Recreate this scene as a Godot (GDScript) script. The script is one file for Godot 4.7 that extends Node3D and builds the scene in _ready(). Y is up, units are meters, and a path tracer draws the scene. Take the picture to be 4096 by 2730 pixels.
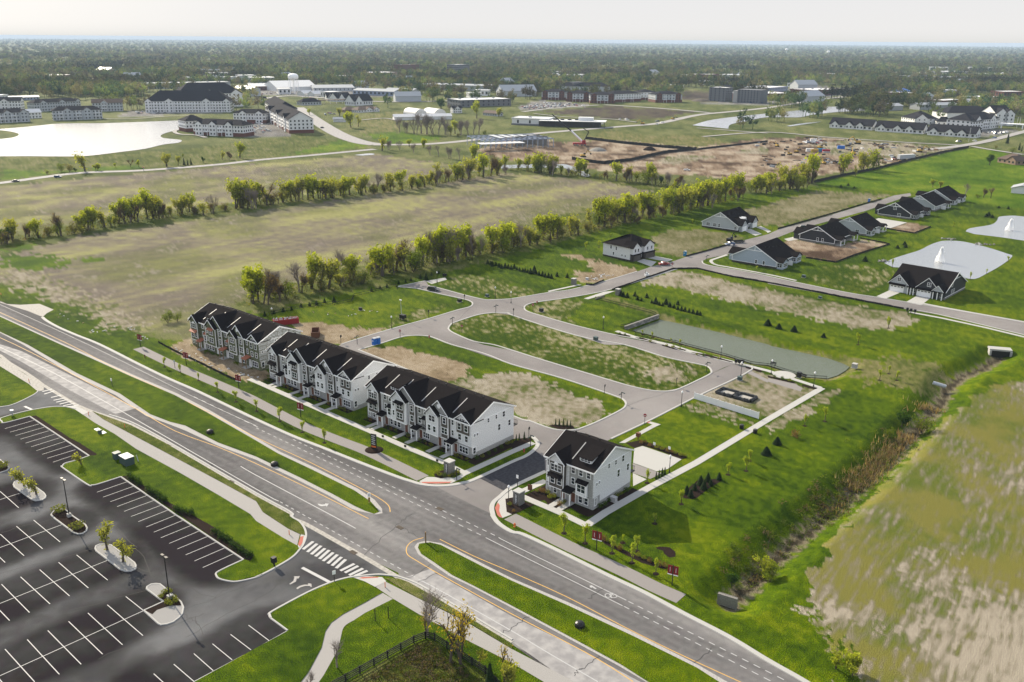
extends Node3D

var used := {}
var mats := {}
var meshes := {}
var texs := {}
var rng := RandomNumberGenerator.new()

class MB:
	var v := PackedVector3Array()
	var n := PackedVector3Array()
	var c := PackedColorArray()
	var col := Color(1, 1, 1)
	var t := Transform3D()
	func tri(a: Vector3, b: Vector3, d: Vector3) -> void:
		a = t * a
		b = t * b
		d = t * d
		var m := (b - a).cross(d - a).normalized()
		v.append(a); v.append(d); v.append(b)
		n.append(m); n.append(m); n.append(m)
		c.append(col); c.append(col); c.append(col)
	func quad(a: Vector3, b: Vector3, d: Vector3, e: Vector3) -> void:
		tri(a, b, d)
		tri(a, d, e)
	func box(a: Vector3, b: Vector3) -> void:
		var x0 := minf(a.x, b.x); var x1 := maxf(a.x, b.x)
		var y0 := minf(a.y, b.y); var y1 := maxf(a.y, b.y)
		var z0 := minf(a.z, b.z); var z1 := maxf(a.z, b.z)
		quad(Vector3(x0, y0, z1), Vector3(x1, y0, z1), Vector3(x1, y1, z1), Vector3(x0, y1, z1))
		quad(Vector3(x1, y0, z0), Vector3(x0, y0, z0), Vector3(x0, y1, z0), Vector3(x1, y1, z0))
		quad(Vector3(x1, y0, z1), Vector3(x1, y0, z0), Vector3(x1, y1, z0), Vector3(x1, y1, z1))
		quad(Vector3(x0, y0, z0), Vector3(x0, y0, z1), Vector3(x0, y1, z1), Vector3(x0, y1, z0))
		quad(Vector3(x0, y1, z1), Vector3(x1, y1, z1), Vector3(x1, y1, z0), Vector3(x0, y1, z0))
		quad(Vector3(x0, y0, z0), Vector3(x1, y0, z0), Vector3(x1, y0, z1), Vector3(x0, y0, z1))
	func ext(poly: PackedVector2Array, z0: float, z1: float) -> void:
		if Geometry2D.is_polygon_clockwise(poly):
			poly = poly.duplicate()
			poly.reverse()
		var ids := Geometry2D.triangulate_polygon(poly)
		for i in range(0, ids.size(), 3):
			var a := poly[ids[i]]; var b := poly[ids[i + 1]]; var d := poly[ids[i + 2]]
			if (b - a).cross(d - a) < 0:
				var s := b
				b = d
				d = s
			tri(Vector3(a.x, a.y, z1), Vector3(b.x, b.y, z1), Vector3(d.x, d.y, z1))
			tri(Vector3(a.x, a.y, z0), Vector3(d.x, d.y, z0), Vector3(b.x, b.y, z0))
		for i in poly.size():
			var a := poly[i]; var b := poly[(i + 1) % poly.size()]
			quad(Vector3(a.x, a.y, z0), Vector3(b.x, b.y, z0), Vector3(b.x, b.y, z1), Vector3(a.x, a.y, z1))
	func slab(poly: PackedVector2Array, y0: float, y1: float) -> void:
		if Geometry2D.is_polygon_clockwise(poly):
			poly = poly.duplicate()
			poly.reverse()
		var ids := Geometry2D.triangulate_polygon(poly)
		for i in range(0, ids.size(), 3):
			var a := poly[ids[i]]; var b := poly[ids[i + 1]]; var d := poly[ids[i + 2]]
			if (b - a).cross(d - a) > 0:
				var s := b
				b = d
				d = s
			tri(Vector3(a.x, y1, a.y), Vector3(b.x, y1, b.y), Vector3(d.x, y1, d.y))
		if y1 - y0 < 0.001:
			return
		for i in poly.size():
			var b := poly[i]; var a := poly[(i + 1) % poly.size()]
			quad(Vector3(a.x, y0, a.y), Vector3(b.x, y0, b.y), Vector3(b.x, y1, b.y), Vector3(a.x, y1, a.y))
	func strip(line: PackedVector2Array, w: float, y0: float, y1: float, bevel := 0.0) -> void:
		var l := PackedVector2Array(); var r := PackedVector2Array()
		for i in line.size():
			var d0 := (line[i] - line[maxi(i - 1, 0)]).normalized()
			var d1 := (line[mini(i + 1, line.size() - 1)] - line[i]).normalized()
			var d := (d0 + d1).normalized()
			var s := 1.0 / maxf(0.5, d.dot(d1 if d1.length() > 0 else d0))
			var m := Vector2(-d.y, d.x) * w * 0.5 * s
			l.append(line[i] - m); r.append(line[i] + m)
		for i in line.size() - 1:
			var q := bevel / w
			var a := l[i]; var b := l[i + 1]; var a2 := r[i]; var b2 := r[i + 1]
			var ta := a.lerp(a2, q); var ta2 := a2.lerp(a, q); var tb := b.lerp(b2, q); var tb2 := b2.lerp(b, q)
			quad(Vector3(ta.x, y1, ta.y), Vector3(ta2.x, y1, ta2.y), Vector3(tb2.x, y1, tb2.y), Vector3(tb.x, y1, tb.y))
			if y1 - y0 > 0.001:
				quad(Vector3(a.x, y0, a.y), Vector3(ta.x, y1, ta.y), Vector3(tb.x, y1, tb.y), Vector3(b.x, y0, b.y))
				quad(Vector3(ta2.x, y1, ta2.y), Vector3(a2.x, y0, a2.y), Vector3(b2.x, y0, b2.y), Vector3(tb2.x, y1, tb2.y))
				if i == 0:
					quad(Vector3(a.x, y0, a.y), Vector3(a2.x, y0, a2.y), Vector3(ta2.x, y1, ta2.y), Vector3(ta.x, y1, ta.y))
				if i == line.size() - 2:
					quad(Vector3(b2.x, y0, b2.y), Vector3(b.x, y0, b.y), Vector3(tb.x, y1, tb.y), Vector3(tb2.x, y1, tb2.y))
	func tube(a: Vector3, b: Vector3, r0: float, r1: float, sides := 6) -> void:
		var d := (b - a).normalized()
		var x := d.cross(Vector3.RIGHT if absf(d.x) < 0.8 else Vector3.UP).normalized()
		var y := d.cross(x)
		for i in sides:
			var p := TAU * i / sides; var q := TAU * (i + 1) / sides
			var u := x * cos(p) + y * sin(p); var w := x * cos(q) + y * sin(q)
			quad(a + u * r0, a + w * r0, b + w * r1, b + u * r1)
			if sides > 4 and r1 > 0.01:
				tri(b, b + u * r1, b + w * r1)
	func lathe(prof: PackedVector2Array, at: Vector3, sides := 12) -> void:
		for j in prof.size() - 1:
			for i in sides:
				var p := TAU * i / sides; var q := TAU * (i + 1) / sides
				var a := prof[j]; var b := prof[j + 1]
				var f := func(r: Vector2, g: float) -> Vector3: return at + Vector3(cos(g) * r.x, r.y, -sin(g) * r.x)
				quad(f.call(a, p), f.call(a, q), f.call(b, q), f.call(b, p))
	func mesh() -> ArrayMesh:
		var m := ArrayMesh.new()
		if v.is_empty():
			return m
		var a := []
		a.resize(Mesh.ARRAY_MAX)
		a[Mesh.ARRAY_VERTEX] = v
		a[Mesh.ARRAY_NORMAL] = n
		a[Mesh.ARRAY_COLOR] = c
		m.add_surface_from_arrays(Mesh.PRIMITIVE_TRIANGLES, a)
		return m

func V(s: String) -> PackedVector2Array:
	var o := PackedVector2Array()
	for w in s.split(" ", false):
		var q := w.split(",")
		o.append(Vector2(float(q[0]), float(q[1])))
	return o

func smooth(l: PackedVector2Array, k := 4) -> PackedVector2Array:
	var o := PackedVector2Array()
	for i in l.size() - 1:
		var a := l[maxi(i - 1, 0)]; var b := l[i]; var c := l[i + 1]; var d := l[mini(i + 2, l.size() - 1)]
		for j in k:
			o.append(b.cubic_interpolate(c, a, d, float(j) / k))
	o.append(l[-1])
	return o

func at3(p: Vector2, y := 0.0) -> Vector3:
	return Vector3(p.x, y, p.y)

func numbered(s: String) -> String:
	used[s] = used.get(s, 0) + 1
	return s if used[s] == 1 else "%s_%03d" % [s, used[s] - 1]

func tag(o: Node, label: String, cat: String, group := "") -> Node:
	o.set_meta("label", label)
	o.set_meta("category", cat)
	if group:
		o.set_meta("group", group)
	return o

func thing(called: String, label: String, cat: String, p: Vector2, yaw := 0.0, group := "") -> Node3D:
	var o := Node3D.new()
	o.name = numbered(called)
	add_child(o)
	o.position = at3(p)
	o.rotation.y = yaw
	tag(o, label, cat, group)
	return o

func part(called: String, m: Variant, mt: Material, parent: Node = null, stuff := false) -> MeshInstance3D:
	var o := MeshInstance3D.new()
	o.name = numbered(called) if parent == null else called
	o.mesh = m.mesh() if m is MB else m
	o.material_override = mt
	if parent == null:
		add_child(o)
	else:
		parent.add_child(o, true)
	if stuff:
		o.set_meta("kind", "stuff")
	return o

func structure(called: String, m: Variant, mt: Material, parent: Node = null) -> MeshInstance3D:
	var o := part(called, m, mt, parent)
	o.set_meta("kind", "structure")
	return o

func copy(o: Node3D, p: Vector2, yaw := 0.0, label := "", s := 1.0) -> Node3D:
	var r: Node3D = o.duplicate()
	r.name = numbered(String(o.name).rstrip("0123456789").rstrip("_"))
	add_child(r)
	r.position = at3(p)
	r.rotation.y = yaw
	r.scale = Vector3.ONE * s
	if label:
		r.set_meta("label", label)
	return r

func lin(r: float, g := -1.0, b := -1.0) -> Color:
	return Color(r, g if g >= 0 else r, b if b >= 0 else r).linear_to_srgb()

func noise(f: float, oct := 3, kind := FastNoiseLite.TYPE_SIMPLEX_SMOOTH, sd := 1) -> FastNoiseLite:
	var q := FastNoiseLite.new()
	q.noise_type = kind
	q.frequency = f
	q.fractal_octaves = oct
	q.seed = sd
	return q

func ntex(key: String, f: float, oct: int, lo: Color, hi: Color, kind := FastNoiseLite.TYPE_SIMPLEX_SMOOTH, size := 512, warp := 0.0, a := 0.2, b := 0.8) -> NoiseTexture2D:
	if texs.has(key):
		return texs[key]
	var t := NoiseTexture2D.new()
	t.width = size
	t.height = size
	t.seamless = true
	var q := noise(f, oct, kind, key.hash() % 1000)
	if warp > 0:
		q.domain_warp_enabled = true
		q.domain_warp_amplitude = warp
		q.domain_warp_frequency = f * 0.7
	t.noise = q
	var g := Gradient.new()
	g.set_color(0, lo); g.set_offset(0, a)
	g.set_color(1, hi); g.set_offset(1, b)
	t.color_ramp = g
	texs[key] = t
	return t

func mat(key: String, c: Color, rough := 0.85, grain := "", metres := 3.0, bump := 0.0, world := true) -> StandardMaterial3D:
	if mats.has(key):
		return mats[key]
	var m := StandardMaterial3D.new()
	m.resource_name = key
	m.albedo_color = c
	m.roughness = rough
	m.metallic_specular = 0.4
	if grain:
		m.albedo_texture = texs[grain]
		m.uv1_triplanar = true
		m.uv1_world_triplanar = world
		m.uv1_scale = Vector3.ONE / metres
		if bump > 0:
			m.heightmap_enabled = true
			m.heightmap_texture = texs[grain]
			m.heightmap_scale = bump
	mats[key] = m
	return m

func vmat(key: String, grain: String, metres: float, bump := 0.0, rough := 0.95) -> StandardMaterial3D:
	var m := mat(key, Color.WHITE, rough, grain, metres, bump)
	m.vertex_color_use_as_albedo = true
	m.metallic_specular = 0.15
	return m

func _ready() -> void:
	rng.seed = 7
	var cam := Camera3D.new()
	cam.name = "camera"
	cam.position = Vector3(0, 90, 0)
	cam.rotation = Vector3(-0.322050445, 0, 0.008095951)
	cam.fov = 41.294959
	cam.near = 0.5
	cam.far = 70000.0
	add_child(cam)
	cam.current = true
	var env := Environment.new()
	env.background_mode = Environment.BG_SKY
	var sm := ProceduralSkyMaterial.new()
	sm.sky_top_color = lin(.40, .45, .54)
	sm.sky_horizon_color = lin(.50, .492, .482)
	sm.sky_curve = 0.22
	sm.ground_bottom_color = lin(.10, .12, .07)
	sm.ground_horizon_color = lin(.46, .46, .45)
	sm.sun_angle_max = 75.0
	sm.sun_curve = 0.22
	var sky := Sky.new()
	sky.sky_material = sm
	env.sky = sky
	env.ambient_light_source = Environment.AMBIENT_SOURCE_SKY
	env.tonemap_mode = Environment.TONE_MAPPER_LINEAR
	env.tonemap_exposure = 1.72
	env.sdfgi_enabled = true
	env.ssao_enabled = true
	env.ssil_enabled = true
	env.fog_enabled = true
	env.fog_density = 0.000055
	env.fog_light_color = lin(.55, .70, .90)
	var we := WorldEnvironment.new()
	we.name = "world_environment"
	we.environment = env
	add_child(we)
	var sun := DirectionalLight3D.new()
	sun.name = "sun"
	sun.light_energy = 1.6
	sun.light_color = Color(1.0, .95, .86)
	sun.light_angular_distance = 0.5
	sun.shadow_enabled = true
	add_child(sun)
	sun.look_at_from_position(Vector3(-.607, .548, -.795), Vector3.ZERO)
	make_mats()
	lay_ground()
	lay_roads()
	build_all()

func make_mats() -> void:
	var W := Color.WHITE
	ntex("grass", 0.05, 4, Color(.40, .43, .34), W, FastNoiseLite.TYPE_SIMPLEX, 1024, 0.0, .28, .68)
	ntex("stubble", 0.075, 4, Color(.46, .45, .43), Color(.95, .95, .95), FastNoiseLite.TYPE_SIMPLEX, 1024, 0.0, .28, .72)
	ntex("grain", 0.06, 4, Color(.78, .78, .78), W, FastNoiseLite.TYPE_SIMPLEX, 512)
	ntex("wear", 0.008, 4, Color(.86, .86, .87), W, FastNoiseLite.TYPE_SIMPLEX, 1024)
	ntex("lot_wear", 0.006, 5, Color(.34, .33, .35), Color(.82, .83, .86), FastNoiseLite.TYPE_SIMPLEX, 1024, 70.0, .3, .75)
	ntex("shingle", 0.09, 2, Color(.62, .6, .6), W, FastNoiseLite.TYPE_CELLULAR, 512)
	ntex("stone", 0.03, 2, Color(.55, .54, .52), W, FastNoiseLite.TYPE_CELLULAR, 512)
	ntex("sheath", 0.02, 3, Color(.55, .52, .45), W, FastNoiseLite.TYPE_VALUE, 512)
	ntex("ripple", 0.03, 4, Color(.35, .35, .35), W, FastNoiseLite.TYPE_SIMPLEX, 512, 12.0, .1, .9)
	vmat("ground", "grass", 13.0, 7.0)
	vmat("turf", "grass", 12.0, 6.0)
	vmat("paint_v", "grain", 2.0)
	vmat("road_v", "grain", 1.6)
	vmat("lot_v", "grain", 1.2, 0.0, 1.0)
	mat("asphalt_road", lin(.275, .265, .262), .9, "wear", 22.0)
	mat("asphalt_south", lin(.30, .29, .285), .9, "wear", 26.0)
	mat("asphalt_street", lin(.285, .265, .262), .9, "wear", 17.0)
	mat("asphalt_lot", lin(.115, .110, .115), .75, "lot_wear", 38.0)
	mat("asphalt_path", lin(.27, .25, .24), .95, "grain", 2.5)
	mat("asphalt_new", lin(.055, .055, .062), .85, "wear", 9.0)
	mat("concrete", lin(.47, .462, .44), .85, "grain", 3.0)
	mat("concrete_old", lin(.37, .35, .315), .9, "wear", 7.0)
	mat("path_pale", lin(.36, .345, .33), .95, "grain", 2.0)
	mat("gravel", lin(.36, .35, .34), .95, "grain", 1.2, 6.0)
	mat("shoulder", lin(.38, .365, .345), .95, "wear", 3.0)
	mat("tar", lin(.035), .8)
	mat("line_white", lin(.48), .7, "grain", 1.5)
	mat("line_yellow", lin(.72, .42, .10), .7, "grain", 1.5)
	mat("brick_red", lin(.45, .13, .09), .85, "grain", 1.0)
	mat("mulch", lin(.030, .020, .016), .95, "grain", .8, 5.0)
	mat("siding_white", lin(.91, .915, .92), .6, "grain", 8.0)
	mat("trim_white", lin(.90), .5)
	mat("siding_grey", lin(.40, .40, .38), .65, "grain", 8.0)
	mat("siding_brown", lin(.115, .10, .085), .65, "grain", 8.0)
	mat("siding_pale", lin(.56, .59, .62), .6, "grain", 8.0)
	mat("siding_blue", lin(.46, .53, .62), .6, "grain", 8.0)
	mat("siding_dark", lin(.042, .044, .052), .6, "grain", 8.0)
	mat("brick_white", lin(.66, .67, .68), .8, "stone", 1.6)
	mat("brick_dark", lin(.085, .07, .062), .85, "stone", 1.6)
	mat("brick_town", lin(.17, .065, .045), .85, "grain", 2.0)
	mat("brick_tan", lin(.36, .25, .17), .85, "grain", 2.0)
	mat("stone_grey", lin(.36, .35, .33), .9, "stone", 2.2, 3.0)
	mat("roof_dark", lin(.023, .020, .0205), 1.0, "shingle", 1.8)
	mat("roof_slate", lin(.042, .042, .050), .9, "shingle", 3.0)
	mat("roof_brown", lin(.17, .12, .09), .9, "shingle", 3.0)
	mat("roof_white", lin(.80), .6, "grain", 20.0)
	mat("metal_dark", lin(.014), .45)
	mat("metal_grey", lin(.42, .44, .46), .45, "grain", 8.0)
	mat("block_grey", lin(.19, .195, .21), .85, "grain", 5.0)
	mat("steel_blue", lin(.25, .30, .40), .5)
	var g := mat("glass", lin(.02, .026, .034), .08)
	g.metallic_specular = 0.6
	mat("door_brown", lin(.14, .055, .03), .6)
	mat("black_plastic", lin(.012), .4)
	mat("fabric_black", lin(.016), .9)
	mat("white_vinyl", lin(.85), .4)
	mat("blue_plastic", lin(.02, .14, .50), .45)
	mat("blue_teal", lin(.03, .22, .42), .45)
	mat("red_paint", lin(.30, .02, .025), .5)
	mat("banner_red", lin(.20, .018, .018), .8)
	mat("orange", lin(.62, .14, .03), .6)
	mat("yellow_machine", lin(.42, .27, .05), .55)
	mat("teal_box", lin(.055, .085, .085), .5)
	mat("galv", lin(.38), .5)
	mat("copper", lin(.32, .11, .06), .6)
	mat("sheathing", lin(.21, .24, .15), .8, "sheath", 2.6)
	mat("house_wrap", lin(.62, .66, .70), .7, "sheath", 3.0)
	mat("wood", lin(.30, .20, .11), .85, "grain", 1.0)
	mat("bark", lin(.085, .068, .052), .95)
	mat("bark_pale", lin(.24, .20, .17), .95)
	mat("car_black", lin(.012, .014, .018), .2).clearcoat_enabled = true
	mat("car_white", lin(.80), .25).clearcoat_enabled = true
	mat("car_silver", lin(.42, .44, .46), .3).clearcoat_enabled = true
	mat("car_blue", lin(.04, .08, .18), .25).clearcoat_enabled = true
	mat("car_red", lin(.22, .012, .015), .25).clearcoat_enabled = true
	mat("rubber", lin(.015), .9)
	var lf := vmat("leaf", "grain", 5.0, 0.0, .7)
	lf.albedo_texture = null
	lf.uv1_triplanar = false
	lf.uv1_world_triplanar = false
	lf.backlight_enabled = true
	lf.backlight = Color(1, 1, .6)
	var ff := vmat("forest_leaf", "grain", 5.0, 0.0, .8)
	ff.albedo_texture = null
	ff.uv1_triplanar = false
	ff.uv1_world_triplanar = false
	ff.backlight_enabled = true
	ff.backlight = Color(.7, .7, .5)
	var wt := mat("water_green", lin(.085, .10, .06), .14, "", 1.0)
	wt.metallic_specular = 0.4
	var wl := mat("water_lake", lin(.22, .225, .23), .3)
	wl.metallic_specular = 0.3
	var wb := mat("water_blue", lin(.15, .165, .17), .2)
	wb.metallic_specular = 0.42
	wl.metallic = 0.75
	wl.roughness = 0.16
	wl.albedo_color = lin(.72, .72, .73)
	wb.metallic = 0.45
	wb.albedo_color = lin(.36, .38, .40)
	for m in [wt, wl, wb]:
		m.heightmap_enabled = true
		m.heightmap_texture = texs.ripple
		m.heightmap_scale = 9.0
		m.uv1_triplanar = true
		m.uv1_world_triplanar = true
		m.uv1_scale = Vector3.ONE / 14.0
	for q in ["roof_dark", "roof_slate", "mulch", "asphalt_new"]:
		mats[q].metallic_specular = .1
	var sp := mat("spray", lin(.95), .9)
	sp.backlight_enabled = true
	sp.backlight = Color.WHITE
	vmat("soil", "stubble", 15.0, 8.0)

var nA := noise(0.011, 3, FastNoiseLite.TYPE_SIMPLEX_SMOOTH, 3)
var nB := noise(0.05, 3, FastNoiseLite.TYPE_SIMPLEX_SMOOTH, 4)
var nC := noise(0.4, 2, FastNoiseLite.TYPE_SIMPLEX_SMOOTH, 5)
var regions: Array[Dictionary] = []
var ditch := V("150.3,-263.6 140.3,-253.5 131,-246.7 124.2,-239.5 119.2,-231.8 112.6,-222.3 107.7,-216.2 101,-207.7 95.3,-200.4 89,-192.4 82.3,-184.9 76.8,-178.3 71.5,-172.2 67,-166.9 62.4,-162.3 46.7,-144.8 42.8,-139.4 39.9,-136 37.7,-133.7")
var pond := V("39.5,-285 50.8,-297.1 53.8,-295.3 68,-283.9 81,-271.7 81.6,-270.1 87.8,-265.4 95.7,-258.9 98.8,-254.4 99.7,-251.3 97.4,-248 93.6,-243.9 90,-241.4 84.2,-242.6 75.9,-252.3 72.1,-253 65.9,-260.1 54.8,-270.3 53.7,-271.7 45.9,-279.6")
var bays: Array[PackedVector2Array] = [V("-88.4,-125.5 -72.8,-142.5"), V("-98,-142.4 -87,-154.9"), V("-78.3,-108 -60.5,-127.4"), V("-107,-161.8 -101.4,-167.7"), V("-120.3,-203.6 -96.2,-183.2"), V("-84,-171 -69.9,-158 -51.6,-141.5"), V("-50.8,-110.1 -40.1,-121.1 -37.7,-121.7")]
var furrow := V("-233,-403.8 -23.9,-629")
var furrow2 := V("101.1,-196.2 180.8,-308.3")

func region(called: String, kind: int, pts: PackedVector2Array, warp := 1.2) -> void:
	var b := Rect2(pts[0], Vector2.ZERO)
	for p in pts:
		b = b.expand(p)
	regions.append({"n": called, "k": kind, "p": pts, "b": b.grow(warp * 3.0), "w": warp})

func to_line(p: Vector2, l: PackedVector2Array, shut := false) -> float:
	var best := 1e9
	for i in l.size() - (0 if shut else 1):
		best = minf(best, p.distance_squared_to(Geometry2D.get_closest_point_to_segment(p, l[i], l[(i + 1) % l.size()])))
	return sqrt(best)

var ditch_box := Rect2()
var pond_box := Rect2()

func lie(p: Vector2) -> float:
	var h := 0.0
	if ditch_box.has_point(p):
		var d := to_line(p, ditch)
		if d < 9.0:
			h = -2.4 * (1.0 - smoothstep(0.6, 7.5, d))
	if pond_box.has_point(p):
		var d := to_line(p, pond, true)
		if Geometry2D.is_point_in_polygon(p, pond):
			h = -1.2 - 0.25 * minf(d, 2.0)
		elif d < 4.5:
			h = -1.2 * (1.0 - smoothstep(0.3, 4.5, d))
	return h

func mix3(a: Color, b: Color, c: Color, t: float) -> Color:
	return a.lerp(b, clampf(t * 2.0, 0, 1)).lerp(c, clampf(t * 2.0 - 1.0, 0, 1))

func pal(k: int, p: Vector2) -> Color:
	var a := nA.get_noise_2d(p.x, p.y)
	var b := nB.get_noise_2d(p.x, p.y)
	var c := nC.get_noise_2d(p.x, p.y)
	match k:
		0: # mown lawn
			return mix3(Color(.042, .086, .001), Color(.108, .172, .0015), Color(.22, .265, .005), 0.46 + b * 0.32 + a * 0.4 + c * 0.42 + nB.get_noise_2d((p.x * .758 + p.y * .652) * .1, (p.y * .758 - p.x * .652) * 3.0) * .35)
		1, 13: # stubble field, striped along the furrows
			var f := (furrow[1] - furrow[0]).normalized()
			var q := Vector2(p.dot(f), p.dot(Vector2(-f.y, f.x)))
			var s := nB.get_noise_2d(q.x * 0.12, q.y * 0.55)
			var s2 := nB.get_noise_2d(q.x * 0.5 + 900.0, q.y * 3.2)
			var base := mix3(Color(.27, .23, .185), Color(.38, .345, .21), Color(.50, .49, .20), 0.45 + s * 0.85 + a * 0.5 + s2 * 0.75)
			var green := clampf(0.02 + a * 1.3 - s * 0.7 + b * 0.4 + c * .25 + (0.12 if k == 13 else 0.0), 0, 0.55)
			base = base.lerp(Color(.17, .20, .045), green)
			return base.lerp(Color(.50, .44, .37), clampf(b * 1.3 + c * 1.3 - 0.75 - s * 0.8, 0, 0.6))
		2, 14: # young crop over pale soil
			var f := (furrow2[1] - furrow2[0]).normalized()
			var q := Vector2(p.dot(f), p.dot(Vector2(-f.y, f.x)))
			var s := nB.get_noise_2d(q.x * 0.25, q.y * 0.9)
			var row := nC.get_noise_2d(q.x * 0.25, q.y * 2.0)
			var t := (0.2 if k == 2 else 0.55) + s * 0.6 + a * 0.5 + row * 0.75 + c * 0.28 + b * .45
			var soil := Color(.34, .30, .215).lerp(Color(.60, .53, .42), smoothstep(0.45, 1.1, t))
			return soil.lerp(Color(.30, .285, .07).lerp(Color(.17, .22, .035), clampf(0.35 + b * 1.4 + c * .4, 0, 1)), 1.0 - smoothstep(-.1, 0.75, t))
		3: # scraped building lot
			return mix3(Color(.27, .20, .12), Color(.46, .36, .235), Color(.58, .48, .35), 0.55 + b * 0.7 + c * 0.55)
		4: # churned site
			return mix3(Color(.12, .075, .05), Color(.40, .29, .20), Color(.66, .55, .42), 0.56 + b * 1.0 + a * 0.6 + c * 0.3)
		5: # meadow
			return mix3(Color(.10, .13, .035), Color(.18, .20, .065), Color(.27, .27, .11), 0.5 + b * 0.7 + a * 0.7)
		6: # rough grass
			return mix3(Color(.08, .115, .012), Color(.16, .18, .035), Color(.27, .25, .11), 0.45 + b * 0.7 + c * 0.6 + a * 0.3)
		7: # ploughed
			return mix3(Color(.085, .065, .055), Color(.145, .115, .085), Color(.16, .17, .06), 0.4 + b * 0.6 + a * 0.8)
		8: # vivid spring grass
			return mix3(Color(.065, .14, .002), Color(.125, .22, .004), Color(.25, .32, .02), 0.5 + b * 0.6 + a * 0.6 + c * 0.2)
		9: # pale stony lot with sprouts
			var t := 0.55 + b * 0.7 + c * 0.7 + a * 0.4
			return mix3(Color(.17, .20, .055), Color(.42, .37, .26), Color(.58, .52, .41), t)
		10: # patchy lawn
			return mix3(Color(.05, .095, .002), Color(.125, .16, .013), Color(.42, .37, .23), 0.36 + b * 0.7 + c * 0.95 + a * 0.3)
		11: # straw coloured bank
			return mix3(Color(.12, .15, .03), Color(.24, .23, .08), Color(.34, .29, .15), 0.5 + b * 0.6 + c * 0.6)
		15: # dry tan lot
			return mix3(Color(.13, .14, .035), Color(.26, .23, .125), Color(.38, .33, .22), 0.5 + b * 0.6 + c * 0.45 + a * 0.4)
		12: # worn tarmac and gravel of far yards
			return mix3(Color(.20, .195, .19), Color(.33, .32, .31), Color(.45, .43, .40), 0.5 + b * 0.8 + a * 0.4)
		20: # driven lanes: tracks and patches along the road
			var u := p.dot(Vector2(.7581, .6521)); var v := p.dot(Vector2(-.6521, .7581))
			var s := nB.get_noise_2d(u * .12, v * 2.0)
			var lane := .5 + .5 * cos((v + 113.0) * TAU / 1.85)
			var t := .5 + s * .7 + a * .5 - lane * .3 + c * .12 + (.16 if v > -104.0 else 0.0)
			return mix3(Color(.115, .111, .112), Color(.19, .182, .181), Color(.285, .275, .268), t)
		21: # car park: dark sealed bays, paler driven lanes
			var d := 1e9
			for q in bays:
				d = minf(d, to_line(p, q))
			var w := nA.get_noise_2d(p.x * 3.0 + b * 14.0, p.y * 3.0 - b * 14.0)
			var t := smoothstep(5.0, 8.5, d + b * 1.5) * .62 + .1 + w * .55 + c * .10
			return mix3(Color(.021, .0195, .020), Color(.062, .061, .063), Color(.165, .167, .172), t)
		22: # streets
			var t := .5 + b * .45 + a * .5 + c * .15
			return mix3(Color(.19, .178, .174), Color(.245, .228, .222), Color(.30, .282, .272), t)
	return Color(.1, .1, .1)

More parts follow.
